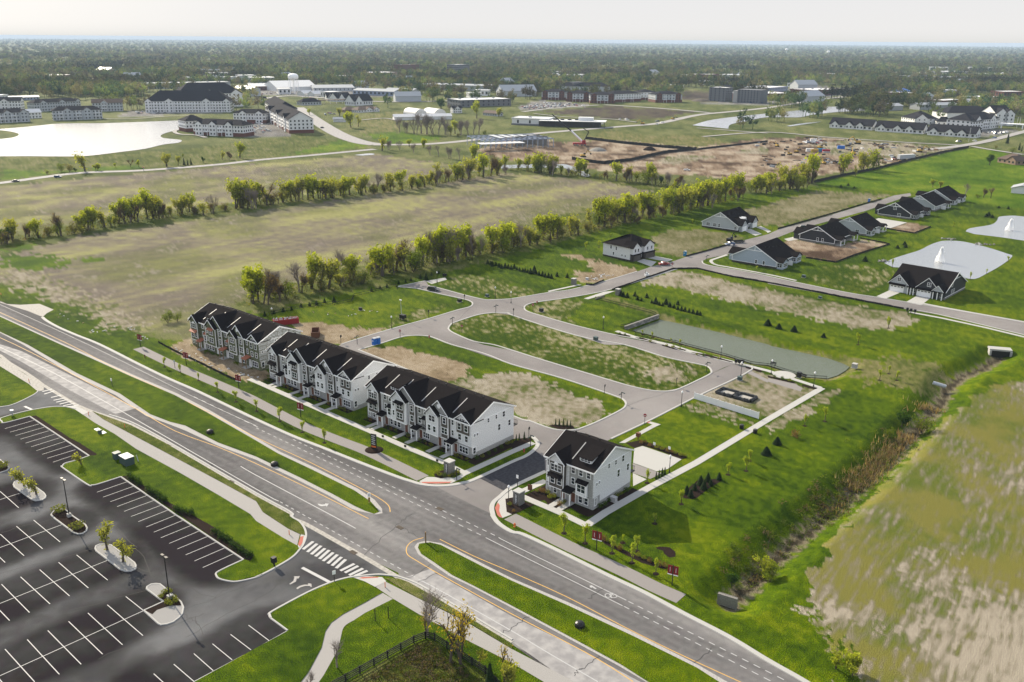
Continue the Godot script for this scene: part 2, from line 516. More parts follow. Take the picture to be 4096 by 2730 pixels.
func regions_of_ground() -> void:
	var L := "lawn"
	region(L, 0, V("-256.7,-327 -194.4,-332.1 -182.4,-328.1 -116.1,-270.7 -98.9,-264.7 -89.1,-308.5 -33,-376.8 80.6,-521.2 207.6,-602 411.2,-739 651,-754 102.5,-92.7 -97.3,-90.7"), 2.5)
	region("stubble_field", 1, V("-249.4,-340.2 -219.3,-378.3 -204.5,-419.2 -154.9,-470.7 -82,-551.9 -6,-645 35.8,-622 86.8,-582.7 92.5,-565.6 81.1,-524.1 44.8,-457.9 4.4,-410.9 -51,-372.2 -91.2,-329 -96.8,-313.9 -100.4,-268.9 -107.6,-274 -118.3,-276.5 -147.1,-300.3 -166.3,-311.8 -182.4,-328.1 -197.8,-338.5"), 4.0)
	region("stubble_field", 13, V("-372.1,-521.8 -321.8,-568.5 -273.3,-615 -189.1,-686 -110.3,-750 -59.7,-699 -9.5,-674 -88.9,-580.7 -162.2,-509.8 -206.5,-468.4 -243.2,-422.7 -273.8,-376.4"), 3.0)
	region("stubble_field", 8, V("-237,-411.1 -217.7,-411.9 -213.5,-400.4 -216.7,-391.4 -224.4,-387.9"), 3.0)
	region("stubble_field", 8, V("-221.1,-381.7 -201.7,-382.4 -185.1,-369.9 -183.8,-358.5 -194.2,-356.3 -209.2,-359.5"), 5.0)
	region("stubble_field", 8, V("-185.6,-375.8 -173.2,-377.2 -170.3,-370.4 -179.7,-369.1"), 2.0)
	region("stubble_field", 9, V("-207.2,-355.9 -197.6,-354.4 -175.7,-337.9 -157.1,-322.7 -123.6,-288.2 -120.9,-278.7 -128.1,-277.4 -146,-297.7 -167.4,-314.9 -195.4,-334"), 6.0)
	region("meadow", 6, V("-449.7,-637 -393.1,-701 -283,-766 -203.4,-899 -170.7,-861 -118.7,-784 -193.1,-701 -337.3,-597.4 -387.5,-544.7"), 4.0)
	region("meadow", 8, V("-361.5,-642 -319.1,-634 -299.2,-657 -273.1,-671 -265.3,-651 -305.6,-637 -334.5,-592.1"), 4.0)
	region("hedge_bank", 6, V("-99.9,-313.8 -81.8,-345.6 -35.1,-402.1 87.5,-568.8 164,-662 183.4,-651 166.7,-599.8 93.9,-510.4 31.7,-428.5 -29.3,-352.9 -61.2,-325.6 -86,-296.8"), 3.0)
	region("hedge_bank", 6, V("-240.6,-417.8 -202.2,-474.8 -143.5,-532.9 -79.7,-596 -9.5,-674 -9.1,-645 -80.5,-560.2 -153.4,-480.7 -204.9,-429.3 -225.9,-390.7"), 2.5)
	region("hedge_bank", 6, V("-1,-669 51.8,-631 101.9,-592 106.1,-556.2 90.8,-565 50.8,-618 -1,-655"), 2.5)
	region("bare_lot", 3, V("-48.8,-260.7 -35.3,-264.3 -22.8,-254.4 -12.5,-249.4 -12.4,-237.2 -17.7,-232.9 -33.2,-242 -54.3,-258.5"), 1.5)
	region("bare_lot", 9, V("-13.6,-234.7 -4.7,-241.8 0.1,-241.4 4.1,-240.7 14.8,-227.5 24.9,-216.7 23.6,-211.7 17.3,-204.4 8.9,-203.2 0.2,-211.2 -22.1,-228.7"), 2.0)
	region("bare_lot", 3, V("-73.7,-289.5 -64.6,-286.1 -55.6,-284 -42.7,-280.8 -39.8,-283.2 -41.3,-278.5 -46.8,-273.3 -53,-265.6 -60.2,-264.5 -70.5,-278.9"), 2.0)
	region("bare_lot", 3, V("-104.3,-263.4 -100.7,-270.9 -97.8,-262.4 -72,-241.6 -69.4,-242.5 -67.5,-235.1 -71.8,-232.1 -76.8,-234.9 -90.4,-246.8 -101.4,-255.3"), 1.0)
	region("patchy_lawn", 10, V("-26.1,-346 -20.3,-358.5 -0.2,-342.6 -0.2,-320.7 -8.3,-321.2 -27.4,-336"), 2.5)
	region("patchy_lawn", 10, V("-39.1,-295.5 -28.9,-305 -20.6,-313.5 -20,-309.4 -28.2,-297.1 -36.3,-286.9 -41.6,-280.8"), 2.0)
	region("patchy_lawn", 10, V("-0.2,-336.9 12.1,-327 -0.1,-319.9 -6.2,-318.3 -6.6,-336.7"), 2.0)
	region("bare_lot", 3, V("20.7,-389.9 24.7,-391.5 32.7,-383.5 47.5,-369.2 52.7,-363.7 50.7,-359.1 38.3,-345.5 32.2,-343.7 26.8,-339.4 24.8,-361.8 30.9,-360.2 33.6,-361.2 31.8,-377.4"), 1.8)
	region("dry_lot", 15, V("68,-431.6 80.1,-447.8 92.4,-449.2 106.6,-439.5 112.2,-429.5 95.1,-410.8 77.3,-390.2 69.8,-388.5 63.8,-399.4"), 2.0)
	region("bare_lot", 9, V("46.4,-341.6 58.8,-354 69.7,-363.3 82,-349.5 97.3,-333.5 109.9,-323.2 119.9,-314.8 135.5,-305 140.4,-296.7 125.8,-285.3 115.2,-285.6 96.7,-302.6 89.8,-305 90.8,-309.1 74.4,-323.6 62.3,-335.6 56.8,-340.3"), 2.5)
	region("patchy_lawn", 10, V("125.1,-365.2 138,-378.1 157.6,-365.3 148.4,-346.5 133.6,-330.7 127.4,-334.1 113.4,-350.2"), 2.0)
	region("churned_lot", 4, V("131.7,-427.8 137.3,-425.5 149.2,-412.8 166.3,-426.6 176.6,-418.5 139,-381.1 129.6,-388.5 125.4,-410.7"), 1.0)
	region("churned_lot", 4, V("189.3,-455 207.8,-473.1 214.5,-460.8 199.2,-443.8"), 1.0)
	region("dry_lot", 15, V("125.7,-502.8 148.1,-524.9 190.3,-574.6 221.9,-566.9 234.8,-560 207.4,-531.4 167.5,-486.7 135.9,-459.9 130.8,-459.7 126.1,-459.5"), 3.5)
	region("patchy_lawn", 10, V("-20.1,-287.9 -5.9,-300.3 -0.1,-299.8 20.9,-275.4 28.8,-266.8 35.2,-266.9 45.7,-256 56.9,-247.3 57,-243.2 46.4,-230.6 40.4,-227.8 31.5,-232.3 9.7,-251.8 0,-261.4 -20.1,-282.6"), 1.0)
	region("bare_lot", 9, V("39.6,-247.3 47.8,-249.4 51.1,-241.3 47.1,-234.3 39.5,-235.9 35.7,-241.8"), 4.0)
	region("patchy_lawn", 10, V("4.3,-308 8.9,-314.4 17.7,-318.3 27.5,-316.4 22.6,-302.4 18.4,-293.3 25.1,-284.9 11.1,-295.6"), 2.0)
	region("bare_lot", 9, V("49,-223.9 63.5,-241.6 69.3,-244.8 72.8,-241.4 79.5,-232.6 83.5,-230.2 64.4,-209.7 64.8,-211.1 62.5,-211.1 48.7,-223.9"), 0.6)
	region("bare_lot", 9, V("62,-200.4 63.5,-206 85.7,-229.5 90.2,-230.8 85.9,-224.7 76.2,-214.2"), 1.5)
	region("bare_lot", 9, V("46,-221.6 53.5,-216.6 62.4,-209.7 59.5,-206.9 53.7,-210.9 46.3,-215.7"), 3.0)
	region("pond_bank", 11, V("32.1,-323.9 37.9,-321.1 51.7,-301.9 61.8,-289.5 81.7,-275 81.1,-272.4 89.6,-266.2 100.4,-258.3 105.2,-253.6 103.4,-248.8 97.6,-245 88.7,-237 81.5,-239.4 74.5,-247.7 54.2,-267.4 51.2,-269.8 44.1,-279.6 51.7,-294.2 33.6,-318"), 1.5)
	region("pond_bank", 11, V("103.8,-251.7 119.9,-257.8 126.6,-243.9 120,-233.5 108.3,-230 102.2,-237.3 96.1,-240.6"), 6.0)
	region("crop_field", 2, V("144.5,-239.3 134,-233.7 116.2,-218.7 94.6,-194.3 76.2,-172.3 59.5,-149.5 52.3,-137.9 50.2,-126.5 52.2,-115.1 52.4,-109.3 63.1,-92.3 108.2,-92.8 223.2,-238.4"), 2.0)
	region("crop_field", 14, V("75.4,-130.4 81.7,-134 87.5,-138 96.8,-140.9 80.7,-104.1 59.2,-103.8 51.2,-111.4 59.3,-113.5 65.2,-119.4 70.9,-126.5"), 8.0)
	region("crop_field", 14, V("67.6,-138.4 72.3,-145.2 77.1,-147.1 80.6,-143.8 79.2,-138.6 74.8,-135.2 69.9,-137.1"), 5.0)
	region("crop_field", 14, V("48.9,-128.3 50.7,-129.2 60.2,-131.5 65.2,-127.9 68.2,-129.4 66.8,-123.6 64.2,-121.3 59.9,-125.8 54.7,-126.3"), 3.0)
	region("ditch_bank", 0, V("36.2,-140 42.8,-147.7 50,-155.3 61.2,-164.1 76.2,-181.5 88.3,-197.2 99.4,-211.8 112.2,-225.3 124.2,-242.1 152.3,-266.7 151.7,-263.6 121.8,-230.3 113.7,-220.8 97.5,-203.7 89.2,-193 74.3,-174.7 63.8,-161.3 52.3,-156.2 46.5,-142.3 40.6,-130.6 35.4,-132.1"), 1.5)
	region("building_site", 4, V("-33.4,-783 -0.1,-915 47.9,-847 113.2,-891 184.5,-850 246.1,-901 301,-914 344.6,-881 386.4,-809 340.8,-757 199,-631 152.4,-612 129.2,-644 68.9,-656 20.3,-709 -6.8,-718"), 3.0)
	region("building_site", 9, V("111,-727 143.6,-765 165.4,-748 121.2,-695"), 1.5)
	region("building_site", 9, V("276.9,-858 318.3,-889 400.1,-839 387,-813 316.6,-733 300.1,-783 266.5,-766"), 5.0)
	region("building_site", 9, V("187.7,-787 229.5,-832 214.1,-773 192.4,-768"), 2.0)
	region("ploughed_field", 7, V("33.1,-1216 136.5,-1328 244.9,-1248 166.8,-1111 115.6,-1118"), 3.0)
	region("ploughed_field", 7, V("312.5,-1749 363,-1739 305.8,-1468 267,-1490"), 5.0)
	region("pasture", 8, V("203.3,-607 259.6,-673 413.3,-836 428.5,-808 403.9,-688 304.7,-510.9 270.8,-538.1 250.4,-573.4 201.1,-602"), 3.0)
	region("pasture", 8, V("-145.7,-904 -122.8,-933 -65.9,-890 -78.2,-840 -108.9,-825"), 5.0)
	region("pasture", 8, V("-189,-735 -162.5,-825 -163.5,-862 -125.2,-810 -150.8,-764"), 4.0)
	region("straw_meadow", 11, V("-185.4,-1140 -128.5,-1236 -132.7,-1039 -119.6,-934 -147.3,-915 -169.5,-983"), 8.0)
	region("straw_meadow", 11, V("69.7,-890 101.9,-981 127.6,-915 184.4,-931 201.6,-861 162.1,-814"), 6.0)
	region("works_yard", 12, V("-500.6,-1822 -163,-1611 -164.3,-1518 -291.6,-1501 -424.9,-1542"), 10.0)
	region("works_yard", 12, V("6.6,-1324 39.4,-1461 94.3,-1392 119.3,-1344 10.4,-1223"), 3.0)
	region("works_yard", 12, V("-462.1,-1068 -488.9,-1187 -356,-1174 -396.4,-1144 -447.6,-1079"), 2.0)
	region("works_yard", 12, V("-298.6,-1023 -288.5,-1038 -295.5,-1113 -211,-878 -243.9,-874 -255.8,-873"), 2.0)
	region("works_yard", 12, V("490.6,-1814 635,-2010 707,-1888 580.7,-1649 387.8,-1427"), 8.0)
	region("works_yard", 12, V("454,-1051 546.2,-1019 542.9,-989 475.7,-932 443.2,-1011"), 4.0)
	region("works_yard", 12, V("260.5,-1462 394.5,-1453 371.4,-1366 302.6,-1381"), 4.0)
	ditch_box = Rect2(ditch[0], Vector2.ZERO)
	for p in ditch:
		ditch_box = ditch_box.expand(p)
	ditch_box = ditch_box.grow(10)
	pond_box = Rect2(pond[0], Vector2.ZERO)
	for p in pond:
		pond_box = pond_box.expand(p)
	pond_box = pond_box.grow(6)

func lay_ground() -> void:
	regions_of_ground()
	var az := PackedFloat32Array()
	for i in range(-30, -6):
		az.append(i * 6.0)
	for i in 701:
		az.append(-37.0 + i * 74.0 / 700.0)
	for i in range(7, 31):
		az.append(i * 6.0)
	var rad := PackedFloat32Array([1.0, 40.0, 70.0])
	for i in 391:
		rad.append(90.0 / tan(deg_to_rad(42.5 - i * (42.5 - 0.195) / 390.0)))
	var w := az.size()
	var pos := PackedVector3Array(); var cols := PackedColorArray(); var nor := PackedVector3Array()
	var cls := PackedInt32Array()
	pos.resize(w * rad.size()); cols.resize(w * rad.size()); nor.resize(w * rad.size()); cls.resize(w * rad.size())
	var names := ["ground"]
	var k := 0
	for r in rad:
		var far_mix := smoothstep(500.0, 900.0, r)
		for g in az:
			var p := Vector2(sin(deg_to_rad(g)), -cos(deg_to_rad(g))) * r
			var kind := 5
			var id := 0
			if r < 3500.0 and absf(g) < 60.0:
				var wx := nB.get_noise_2d(p.x * 3.0 + 500.0, p.y * 3.0)
				var wy := nB.get_noise_2d(p.x * 3.0, p.y * 3.0 + 700.0)
				var c2 := nC.get_noise_2d(p.x * 1.5, p.y * 1.5)
				for q in regions:
					var b: Rect2 = q.b
					if b.has_point(p):
						var u: float = q.w
						if Geometry2D.is_point_in_polygon(p + Vector2(wx + c2 * 0.5, wy - c2 * 0.5) * u * 1.6, q.p):
							kind = q.k
							id = names.find(q.n)
							if id < 0:
								id = names.size()
								names.append(q.n)
			elif r < 600.0:
				kind = 0
			var y := 0.0
			var n := Vector3.UP
			var col := pal(kind, p)
			if ditch_box.has_point(p) or pond_box.has_point(p):
				y = lie(p)
				if y < -0.01 or lie(p + Vector2(1, 0)) < -0.01:
					n = Vector3(lie(p - Vector2(.4, 0)) - lie(p + Vector2(.4, 0)), .8, lie(p - Vector2(0, .4)) - lie(p + Vector2(0, .4))).normalized()
				if y < -0.02 and ditch_box.has_point(p):
					var d := to_line(p, ditch)
					if d < 4.0:
						var e := d + nC.get_noise_2d(p.x, p.y) * 1.6
						col = Color(.075, .06, .04).lerp(Color(.27, .225, .16), smoothstep(0.2, 1.3, e)).lerp(col, smoothstep(1.2, 2.6, e))
						id = names.find("ditch")
						if id < 0:
							id = names.size()
							names.append("ditch")
			pos[k] = Vector3(p.x, y, p.y)
			nor[k] = n
			cols[k] = col
			cls[k] = id
			k += 1
	var total := w * rad.size()
	for id in names.size():
		var remap := PackedInt32Array()
		remap.resize(total)
		remap.fill(-1)
		var ov := PackedVector3Array(); var oc := PackedColorArray(); var on := PackedVector3Array(); var ix := PackedInt32Array()
		for j in rad.size() - 1:
			for i in w - 1:
				var a := j * w + i
				if cls[a] != id:
					continue
				for q in [a, a + w, a + 1, a + 1, a + w, a + w + 1]:
					if remap[q] < 0:
						remap[q] = ov.size()
						ov.append(pos[q]); oc.append(cols[q]); on.append(nor[q])
					ix.append(remap[q])
		if ix.is_empty():
			continue
		var m := ArrayMesh.new()
		var arr := []
		arr.resize(Mesh.ARRAY_MAX)
		arr[Mesh.ARRAY_VERTEX] = ov
		arr[Mesh.ARRAY_NORMAL] = on
		arr[Mesh.ARRAY_COLOR] = oc
		arr[Mesh.ARRAY_INDEX] = ix
		m.add_surface_from_arrays(Mesh.PRIMITIVE_TRIANGLES, arr)
		structure(names[id], m, mats.soil if names[id] in ["crop_field", "stubble_field", "bare_lot", "churned_lot", "building_site", "ploughed_field", "works_yard"] else mats.ground)

func sheet(called: String, pts: PackedVector2Array, y: float, kind: int, step: float, mt: Material, parent: Node = null) -> MeshInstance3D:
	var edge := PackedVector2Array()
	for i in pts.size():
		var a := pts[i]; var b := pts[(i + 1) % pts.size()]
		var n := maxi(1, int(a.distance_to(b) / step))
		for j in n:
			edge.append(a.lerp(b, float(j) / n))
	var all := edge.duplicate()
	var box := Rect2(pts[0], Vector2.ZERO)
	for p in pts:
		box = box.expand(p)
	var x := box.position.x
	while x < box.end.x:
		var z := box.position.y
		while z < box.end.y:
			var p := Vector2(x + rng.randf_range(-.3, .3) * step, z + rng.randf_range(-.3, .3) * step)
			if Geometry2D.is_point_in_polygon(p, pts) and to_line(p, pts, true) > step * 0.5:
				all.append(p)
			z += step
		x += step
	var ids := Geometry2D.triangulate_delaunay(all)
	var mb := MB.new()
	for i in range(0, ids.size(), 3):
		var a := all[ids[i]]; var b := all[ids[i + 1]]; var c := all[ids[i + 2]]
		if not Geometry2D.is_point_in_polygon((a + b + c) / 3.0, pts):
			continue
		if (b - a).cross(c - a) > 0:
			var s := b
			b = c
			c = s
		mb.v.append_array(PackedVector3Array([at3(a, y), at3(c, y), at3(b, y)]))
		mb.n.append_array(PackedVector3Array([Vector3.UP, Vector3.UP, Vector3.UP]))
		mb.c.append_array(PackedColorArray([pal(kind, a), pal(kind, c), pal(kind, b)]))
	return structure(called, mb, mt, parent)

func flat(called: String, pts: PackedVector2Array, y: float, mt: Material, parent: Node = null) -> MeshInstance3D:
	var m := MB.new()
	m.slab(pts, y, y)
	if m.v.is_empty():
		print("EMPTY ", called, " ", pts[0])
	return structure(called, m, mt, parent)

func slab_of(called: String, pts: PackedVector2Array, y: float, mt: Material) -> MeshInstance3D:
	var m := MB.new()
	m.slab(pts, -0.1, y)
	return structure(called, m, mt)

func ribbon(called: String, pts: PackedVector2Array, w: float, y: float, mt: Material, parent: Node = null, bevel := 0.0, from := -1.0) -> MeshInstance3D:
	var m := MB.new()
	m.strip(pts, w, y if from < -0.9 else from, y, bevel)
	return structure(called, m, mt, parent)

func kerb(pts: PackedVector2Array, w := 0.62, y := 0.14, parent: Node = null, sm := 4) -> void:
	ribbon("kerb", smooth(pts, sm) if sm > 1 else pts, w, y, mats.concrete, parent, 0.08, 0.0)

func dashes(a: Vector2, b: Vector2, count: int, share: float, w: float, y: float, parent: Node) -> void:
	var step := (b - a) / count
	for i in count:
		ribbon("lane_dash", PackedVector2Array([a + step * i, a + step * (i + share)]), w, y, mats.line_white, parent)

func line(s: String, w: float, y: float, parent: Node, yellow := false) -> void:
	ribbon("lane_line", smooth(V(s), 3), w, y, mats.line_yellow if yellow else mats.line_white, parent)

func lines(s: String, w: float, y: float, parent: Node, called := "stall_line") -> void:
	var l := V(s)
	for i in range(0, l.size(), 2):
		ribbon(called, PackedVector2Array([l[i], l[i + 1]]), w, y, mats.line_white, parent)

func cracks(s: String, w: float, y: float, parent: Node) -> void:
	var l := V(s)
	for i in range(0, l.size(), 2):
		var n := 7
		var q := PackedVector2Array()
		var d := (l[i + 1] - l[i]).orthogonal().normalized()
		for j in n + 1:
			q.append(l[i].lerp(l[i + 1], float(j) / n) + d * rng.randf_range(-.35, .35))
		ribbon("tar_seam", q, w, y, mats.tar, parent)

func lay_roads() -> void:
	var road := sheet("main_road", V("-239,-357.6 -182.6,-310.2 -178.4,-306.7 -173.7,-305.9 -158,-290.9 -154.4,-286.7 -147.1,-279.7 -137.9,-272 -126.5,-262.9 -106.6,-244.6 -94.6,-233.9 -84.6,-225.6 -74.5,-216.6 -63.3,-206.6 -52.2,-197.1 -43.6,-190.6 -33.6,-182.9 -24.5,-176.2 -21.5,-174.3 -19,-172.9 -16,-172.3 -12.8,-172.6 -7.8,-175.3 0.2,-184 2.7,-186.5 0.3,-172 -2.3,-167.6 -3.6,-165.3 -3.9,-162.6 -3.5,-160.2 -3.5,-159.5 -2.3,-156.5 0.3,-153.5 2.4,-152.7 8.4,-147.4 17.3,-139 23.3,-133.6 29.1,-127.6 35,-121.7 39.6,-116.1 43.9,-111.3 49.6,-102.7 21.9,-95.4 0.4,-119.5 -13.6,-132.7 -17.8,-136.5 -19.6,-137.7 -19.8,-139.2 -28.8,-146.1 -36.2,-152.7 -40.3,-156.1 -41.4,-157.2 -43.9,-159.6 -52.6,-167.2 -81.4,-193.3 -92.9,-202.9 -100.1,-207.4 -106.4,-211.1 -111.7,-214.9 -127.2,-228.8 -129.9,-231.6 -136.8,-238.3 -145.6,-246.2 -151.3,-252.2 -182.7,-277.9 -220.8,-303.5"), 0.02, 20, .9, mats.road_v)
	flat("road_overlay", V("-14.1,-140.7 -13.2,-139.1 0.4,-126.7 8.9,-120.1 20.4,-110.1 22,-96.3 0.4,-120.1 -17.3,-136.2 -18.3,-137.9"), 0.026, mats.asphalt_south)
	flat("road_overlay", V("-172.6,-272.5 -147,-256.2 -95.6,-213.1 -99.2,-209.1 -118.1,-225 -142.1,-246.7"), 0.026, mats.asphalt_south)
	var m1 := V("-237.2,-340.9 -172.3,-291 -138.4,-262.6 -124,-250.7 -106.1,-235.8 -89.2,-222.3 -76.9,-210.8 -60,-194.2 -53.1,-187.3 -43.5,-179.2 -32.8,-169.9 -28.7,-165.2 -26.9,-162.2 -26.3,-160.9 -27.2,-160.1 -29.2,-161.3 -31.8,-163.4 -37.1,-168.3 -45.5,-175.6 -52.9,-181.7 -57.6,-185.6 -68.6,-193 -79.5,-202.5 -84,-204.7 -90.6,-209.3 -103.9,-223 -122.4,-238.2 -148.4,-262.3 -163.5,-274.7 -226,-323.6")
	flat("road_shoulder", V("-238.8,-343.4 -173.1,-292.5 -137.2,-262.6 -123.5,-251.7 -105.6,-236.8 -88.7,-223.3 -76.5,-212.1 -60.4,-195.9 -52.9,-188.3 -43.3,-180.4 -32.3,-170.8 -28,-166 -25.9,-162.2 -25.6,-160.4 -26.8,-159.9 -30.5,-161.2 -32,-162.1 -37.4,-167.3 -45.7,-174.4 -53.1,-180.5 -57.2,-184 -68,-191.2 -78.5,-199.6 -84.8,-204 -91.3,-208.3 -104.5,-221.8 -123,-236.9 -149.8,-262.3 -164.1,-274.7 -224.6,-321.3"), 0.032, mats.shoulder)
	sheet("median_grass", m1, 0.07, 0, 1.2, mats.turf)
	flat("road_shoulder", V("-17.9,-147.9 -17.5,-149.3 -16,-150.1 -13.1,-149.3 -9.4,-146.4 -4.2,-141.7 0.3,-137.8 10.2,-130.5 19.9,-122.7 28.8,-114.8 36.3,-106.9 29.3,-103.5 20.2,-111 16.5,-114.6 8.7,-121.6 0.4,-129 -6.5,-135 -10.7,-138.3 -14.3,-142.3 -16.9,-145.3"), 0.032, mats.shoulder)
	sheet("median_grass", V("-17.2,-147.6 -17.1,-149 -15.1,-149.5 -13,-148.6 -9.8,-145.7 -4.6,-141.1 0.3,-137 9.8,-129.8 19.4,-122 28.3,-114.3 34.7,-106.8 28.6,-103.5 20.5,-111 16.9,-114.9 9,-122 0.4,-129.6 -6.3,-135.4 -10.3,-138.7 -13.7,-142.6 -16.4,-145.5"), 0.07, 0, 1.0, mats.turf)
	for s in ["-158,-290.9 -154.4,-286.7 -147.1,-279.7 -137.9,-272 -126.5,-262.9 -106.6,-244.6 -94.6,-233.9 -84.6,-225.6 -74.5,-216.6 -63.3,-206.6 -52.2,-197.1 -43.6,-190.6 -33.6,-182.9 -24.5,-176.2 -21.5,-174.3 -19,-172.9 -16,-172.3 -12.8,-172.6 -10.3,-173.7 -7.8,-175.4 0.2,-184 3.2,-186.9 5.2,-190.1 6.2,-192.9 6.1,-195 5.2,-197.6",
			"7.6,-179.5 0.3,-172 -2.3,-167.6 -3.5,-165.3 -3.8,-162.8 -3.5,-160.2 -3.4,-159.5 -2.2,-156.6 0.3,-153.6 2.4,-152.7 8.4,-147.4 17.3,-139 23.3,-133.6 29.1,-127.6 35,-121.7 39.6,-116.1 43.9,-111.3 47.8,-106.1"]:
		kerb(V(s), 1.05, 0.12)
	for s in ["-182.7,-277.9 -151.3,-252.2 -145.6,-246.2 -136.8,-238.3 -129.9,-231.6 -127.2,-228.8 -111.7,-214.9 -106.4,-211.1 -100.1,-207.4 -92.9,-202.9 -81.4,-193.3 -52.7,-167.2 -43.9,-159.6 -43.1,-158 -40.5,-156.4 -36.2,-152.7 -29.3,-146.6 -19.6,-137.7 -17.8,-136.5 -13.7,-133.1 0.4,-120"]:
		ribbon("gutter", V(s), 1.0, 0.045, mats.concrete_old)
	kerb(V("-100.7,-208.8 -93.5,-204.4 -81.9,-194.6 -53,-168.4 -44,-160.6 -43.2,-158.6 -41.3,-156.8 -39.8,-154.3 -38.9,-151.7 -38.7,-148.8 -39,-146.7 -39.8,-143.9 -42.1,-140.4 -43.7,-138.4 -44.6,-137.5"), 0.5, 0.14)
	kerb(V("0.4,-120.6 -13.7,-133.8 -17,-136.5 -19.6,-138 -21.8,-138.5 -23.7,-138.6 -26.5,-138.1 -28.4,-137.6 -31,-136.2 -34.5,-133.1 -39.2,-127.6 -39.4,-126.6 -39,-125.8"), 0.5, 0.14)
	line("-226.8,-337.9 -174.8,-295.8 -135.6,-262.6 -116,-244.8 -93.2,-225.5 -73.2,-207.9 -60.4,-195.9 -44.7,-182.8 -30.6,-169.9 -27.2,-166.7 -24.8,-163.6 -24.1,-160.9", .16, .036, road, true)
	line("-178.4,-282.7 -152.1,-262.2 -121.2,-235.6 -95.5,-212.7 -81.1,-199.5 -67.9,-190.6 -56.7,-182.1 -42.6,-170.7 -29.9,-159.8 -28,-158.2", .16, .037, road, true)
	line("-13.4,-150.7 -6.7,-144.9 0.3,-139.7 9.6,-132.4 18,-124.6 25.7,-117.9 34.1,-111.2 40.7,-106", .16, .036, road, true)
	line("-16.5,-151.2 -18.2,-150.2 -19.1,-148.7 -19.3,-147 -18.8,-145.1 -16.9,-143.1 -12.2,-138.6 0.4,-127.3 7.3,-121.5 13.7,-115.9 18.3,-111", .16, .037, road, true)
	line("-234.1,-349.6 -180,-305.4 -130,-262.8 -84.4,-221.7 -62.3,-202.8", .14, .036, road)
	line("-174.8,-276.3 -155.3,-259.6 -128.2,-237.6 -92.7,-205.8 -53.4,-170.1 -47.4,-165", .2, .036, road)
	line("-59.7,-180.7 -55.2,-176.5 -35.9,-159.7 -29.9,-154.4", .2, .038, road)
	line("-16,-137.2 -11.8,-133.7 0.4,-122.8 5.4,-118 13.1,-110.9", .2, .038, road)
	line("-4.7,-151.4 0.3,-146.8 18.9,-129.9", .17, .036, road)
	line("-2.2,-151.5 0.3,-149 19.7,-131.5", .17, .036, road)
	dashes(Vector2(-61.92, -201.51), Vector2(-4.74, -151.54), 32, .5, .17, .036, road)
	dashes(Vector2(-51.43, -194.99), Vector2(-2.15, -151.5), 30, .5, .17, .036, road)
	dashes(Vector2(-47.08, -164.73), Vector2(-15.99, -137.28), 22, .5, .17, .036, road)
	dashes(Vector2(19.11, -129.74), Vector2(45.17, -105.4), 18, .55, .17, .036, road)
	dashes(Vector2(20.01, -131.18), Vector2(45.72, -107.08), 18, .55, .17, .036, road)
	dashes(Vector2(-83.68, -221.24), Vector2(-60.09, -200.58), 8, .5, .17, .037, road)
	var arrow := MB.new()
	arrow.slab(V("-39.3,-164.1 -38.4,-163.7 -37.7,-163.8 -37.8,-164.2 -37,-164.1 -37.2,-162.8 -37.4,-163.3 -38.3,-163 -38.9,-163.4"), .038, .038)
	structure("turn_arrow", arrow, mats.line_white, road)
	for s in ["-38.3,-135.5 -37.8,-136.4 -37.9,-137.6 -38.1,-137.8 -37,-137.9 -37.1,-137.1 -37.4,-137.2 -37.3,-136.2 -38.1,-135.3", "-36.8,-134.2 -36.4,-134.9 -35.7,-135.3 -35,-135.3 -35.1,-135.7 -34.5,-135.6 -34.2,-134.6 -34.4,-134.6 -34.6,-134.9 -35.4,-134.9 -36.1,-134.5 -36.5,-133.9"]:
		flat("turn_arrow", V(s), .05, mats.shoulder, road)
	for s in ["13.8,-135.7 14.2,-135.8 15,-134.8 14.7,-134.7 14.2,-135.3 14.2,-135.1 13.9,-135.2"]:
		flat("cycle_arrow", V(s), .038, mats.line_white, road)
	for c in [Vector2(16.77, -132.83), Vector2(17.69, -132.72)]:
		var ring := PackedVector2Array()
		for i in 13:
			ring.append(c + Vector2.from_angle(i * TAU / 12.0) * .55)
		ribbon("cycle_symbol", ring, .14, .038, mats.line_white, road)
	lines("16.9,-132.9 17.3,-133.5 17.3,-133.5 17.7,-132.8 17.2,-133.3 17.7,-133.6 17,-132.7 17.3,-132.1", .12, .039, road, "cycle_symbol")
	lines("-38.4,-146.7 -37.1,-149.5 -37.4,-145.8 -36.2,-148.7 -36.5,-145 -35.3,-148 -35.6,-144.3 -34.4,-147.1 -34.7,-143.5 -33.5,-146.5 -33.9,-142.8 -32.6,-145.7 -32.9,-142 -31.7,-145 -32,-141.3 -30.8,-144.2 -31.1,-140.5 -29.9,-143.4 -30.2,-139.7 -28.1,-142 -29.3,-139.1 -27.3,-141.3 -28.4,-138.3 -26.3,-140.5 -27.4,-138.1 -25.4,-139.8", .62, .052, road, "crossing_bar")
	lines("-124.9,-223.9 -123.2,-225.7 -123.5,-222.1 -121.9,-224.5 -120.6,-219.8 -118.7,-221.5 -119,-217.9 -116.7,-219.6 -117.7,-216.6 -115.6,-218.5 -116.2,-215.3 -114.1,-217.4 -114.8,-214.3 -112.5,-216 -113.5,-213.4 -111.1,-214.9", .5, .052, road, "crossing_bar")
	lines("-37.2,-140.6 -31.4,-136.1", .62, .052, road, "stop_line")
	lines("-124.4,-213.7 -121.3,-211.5", .6, .052, road, "stop_line")
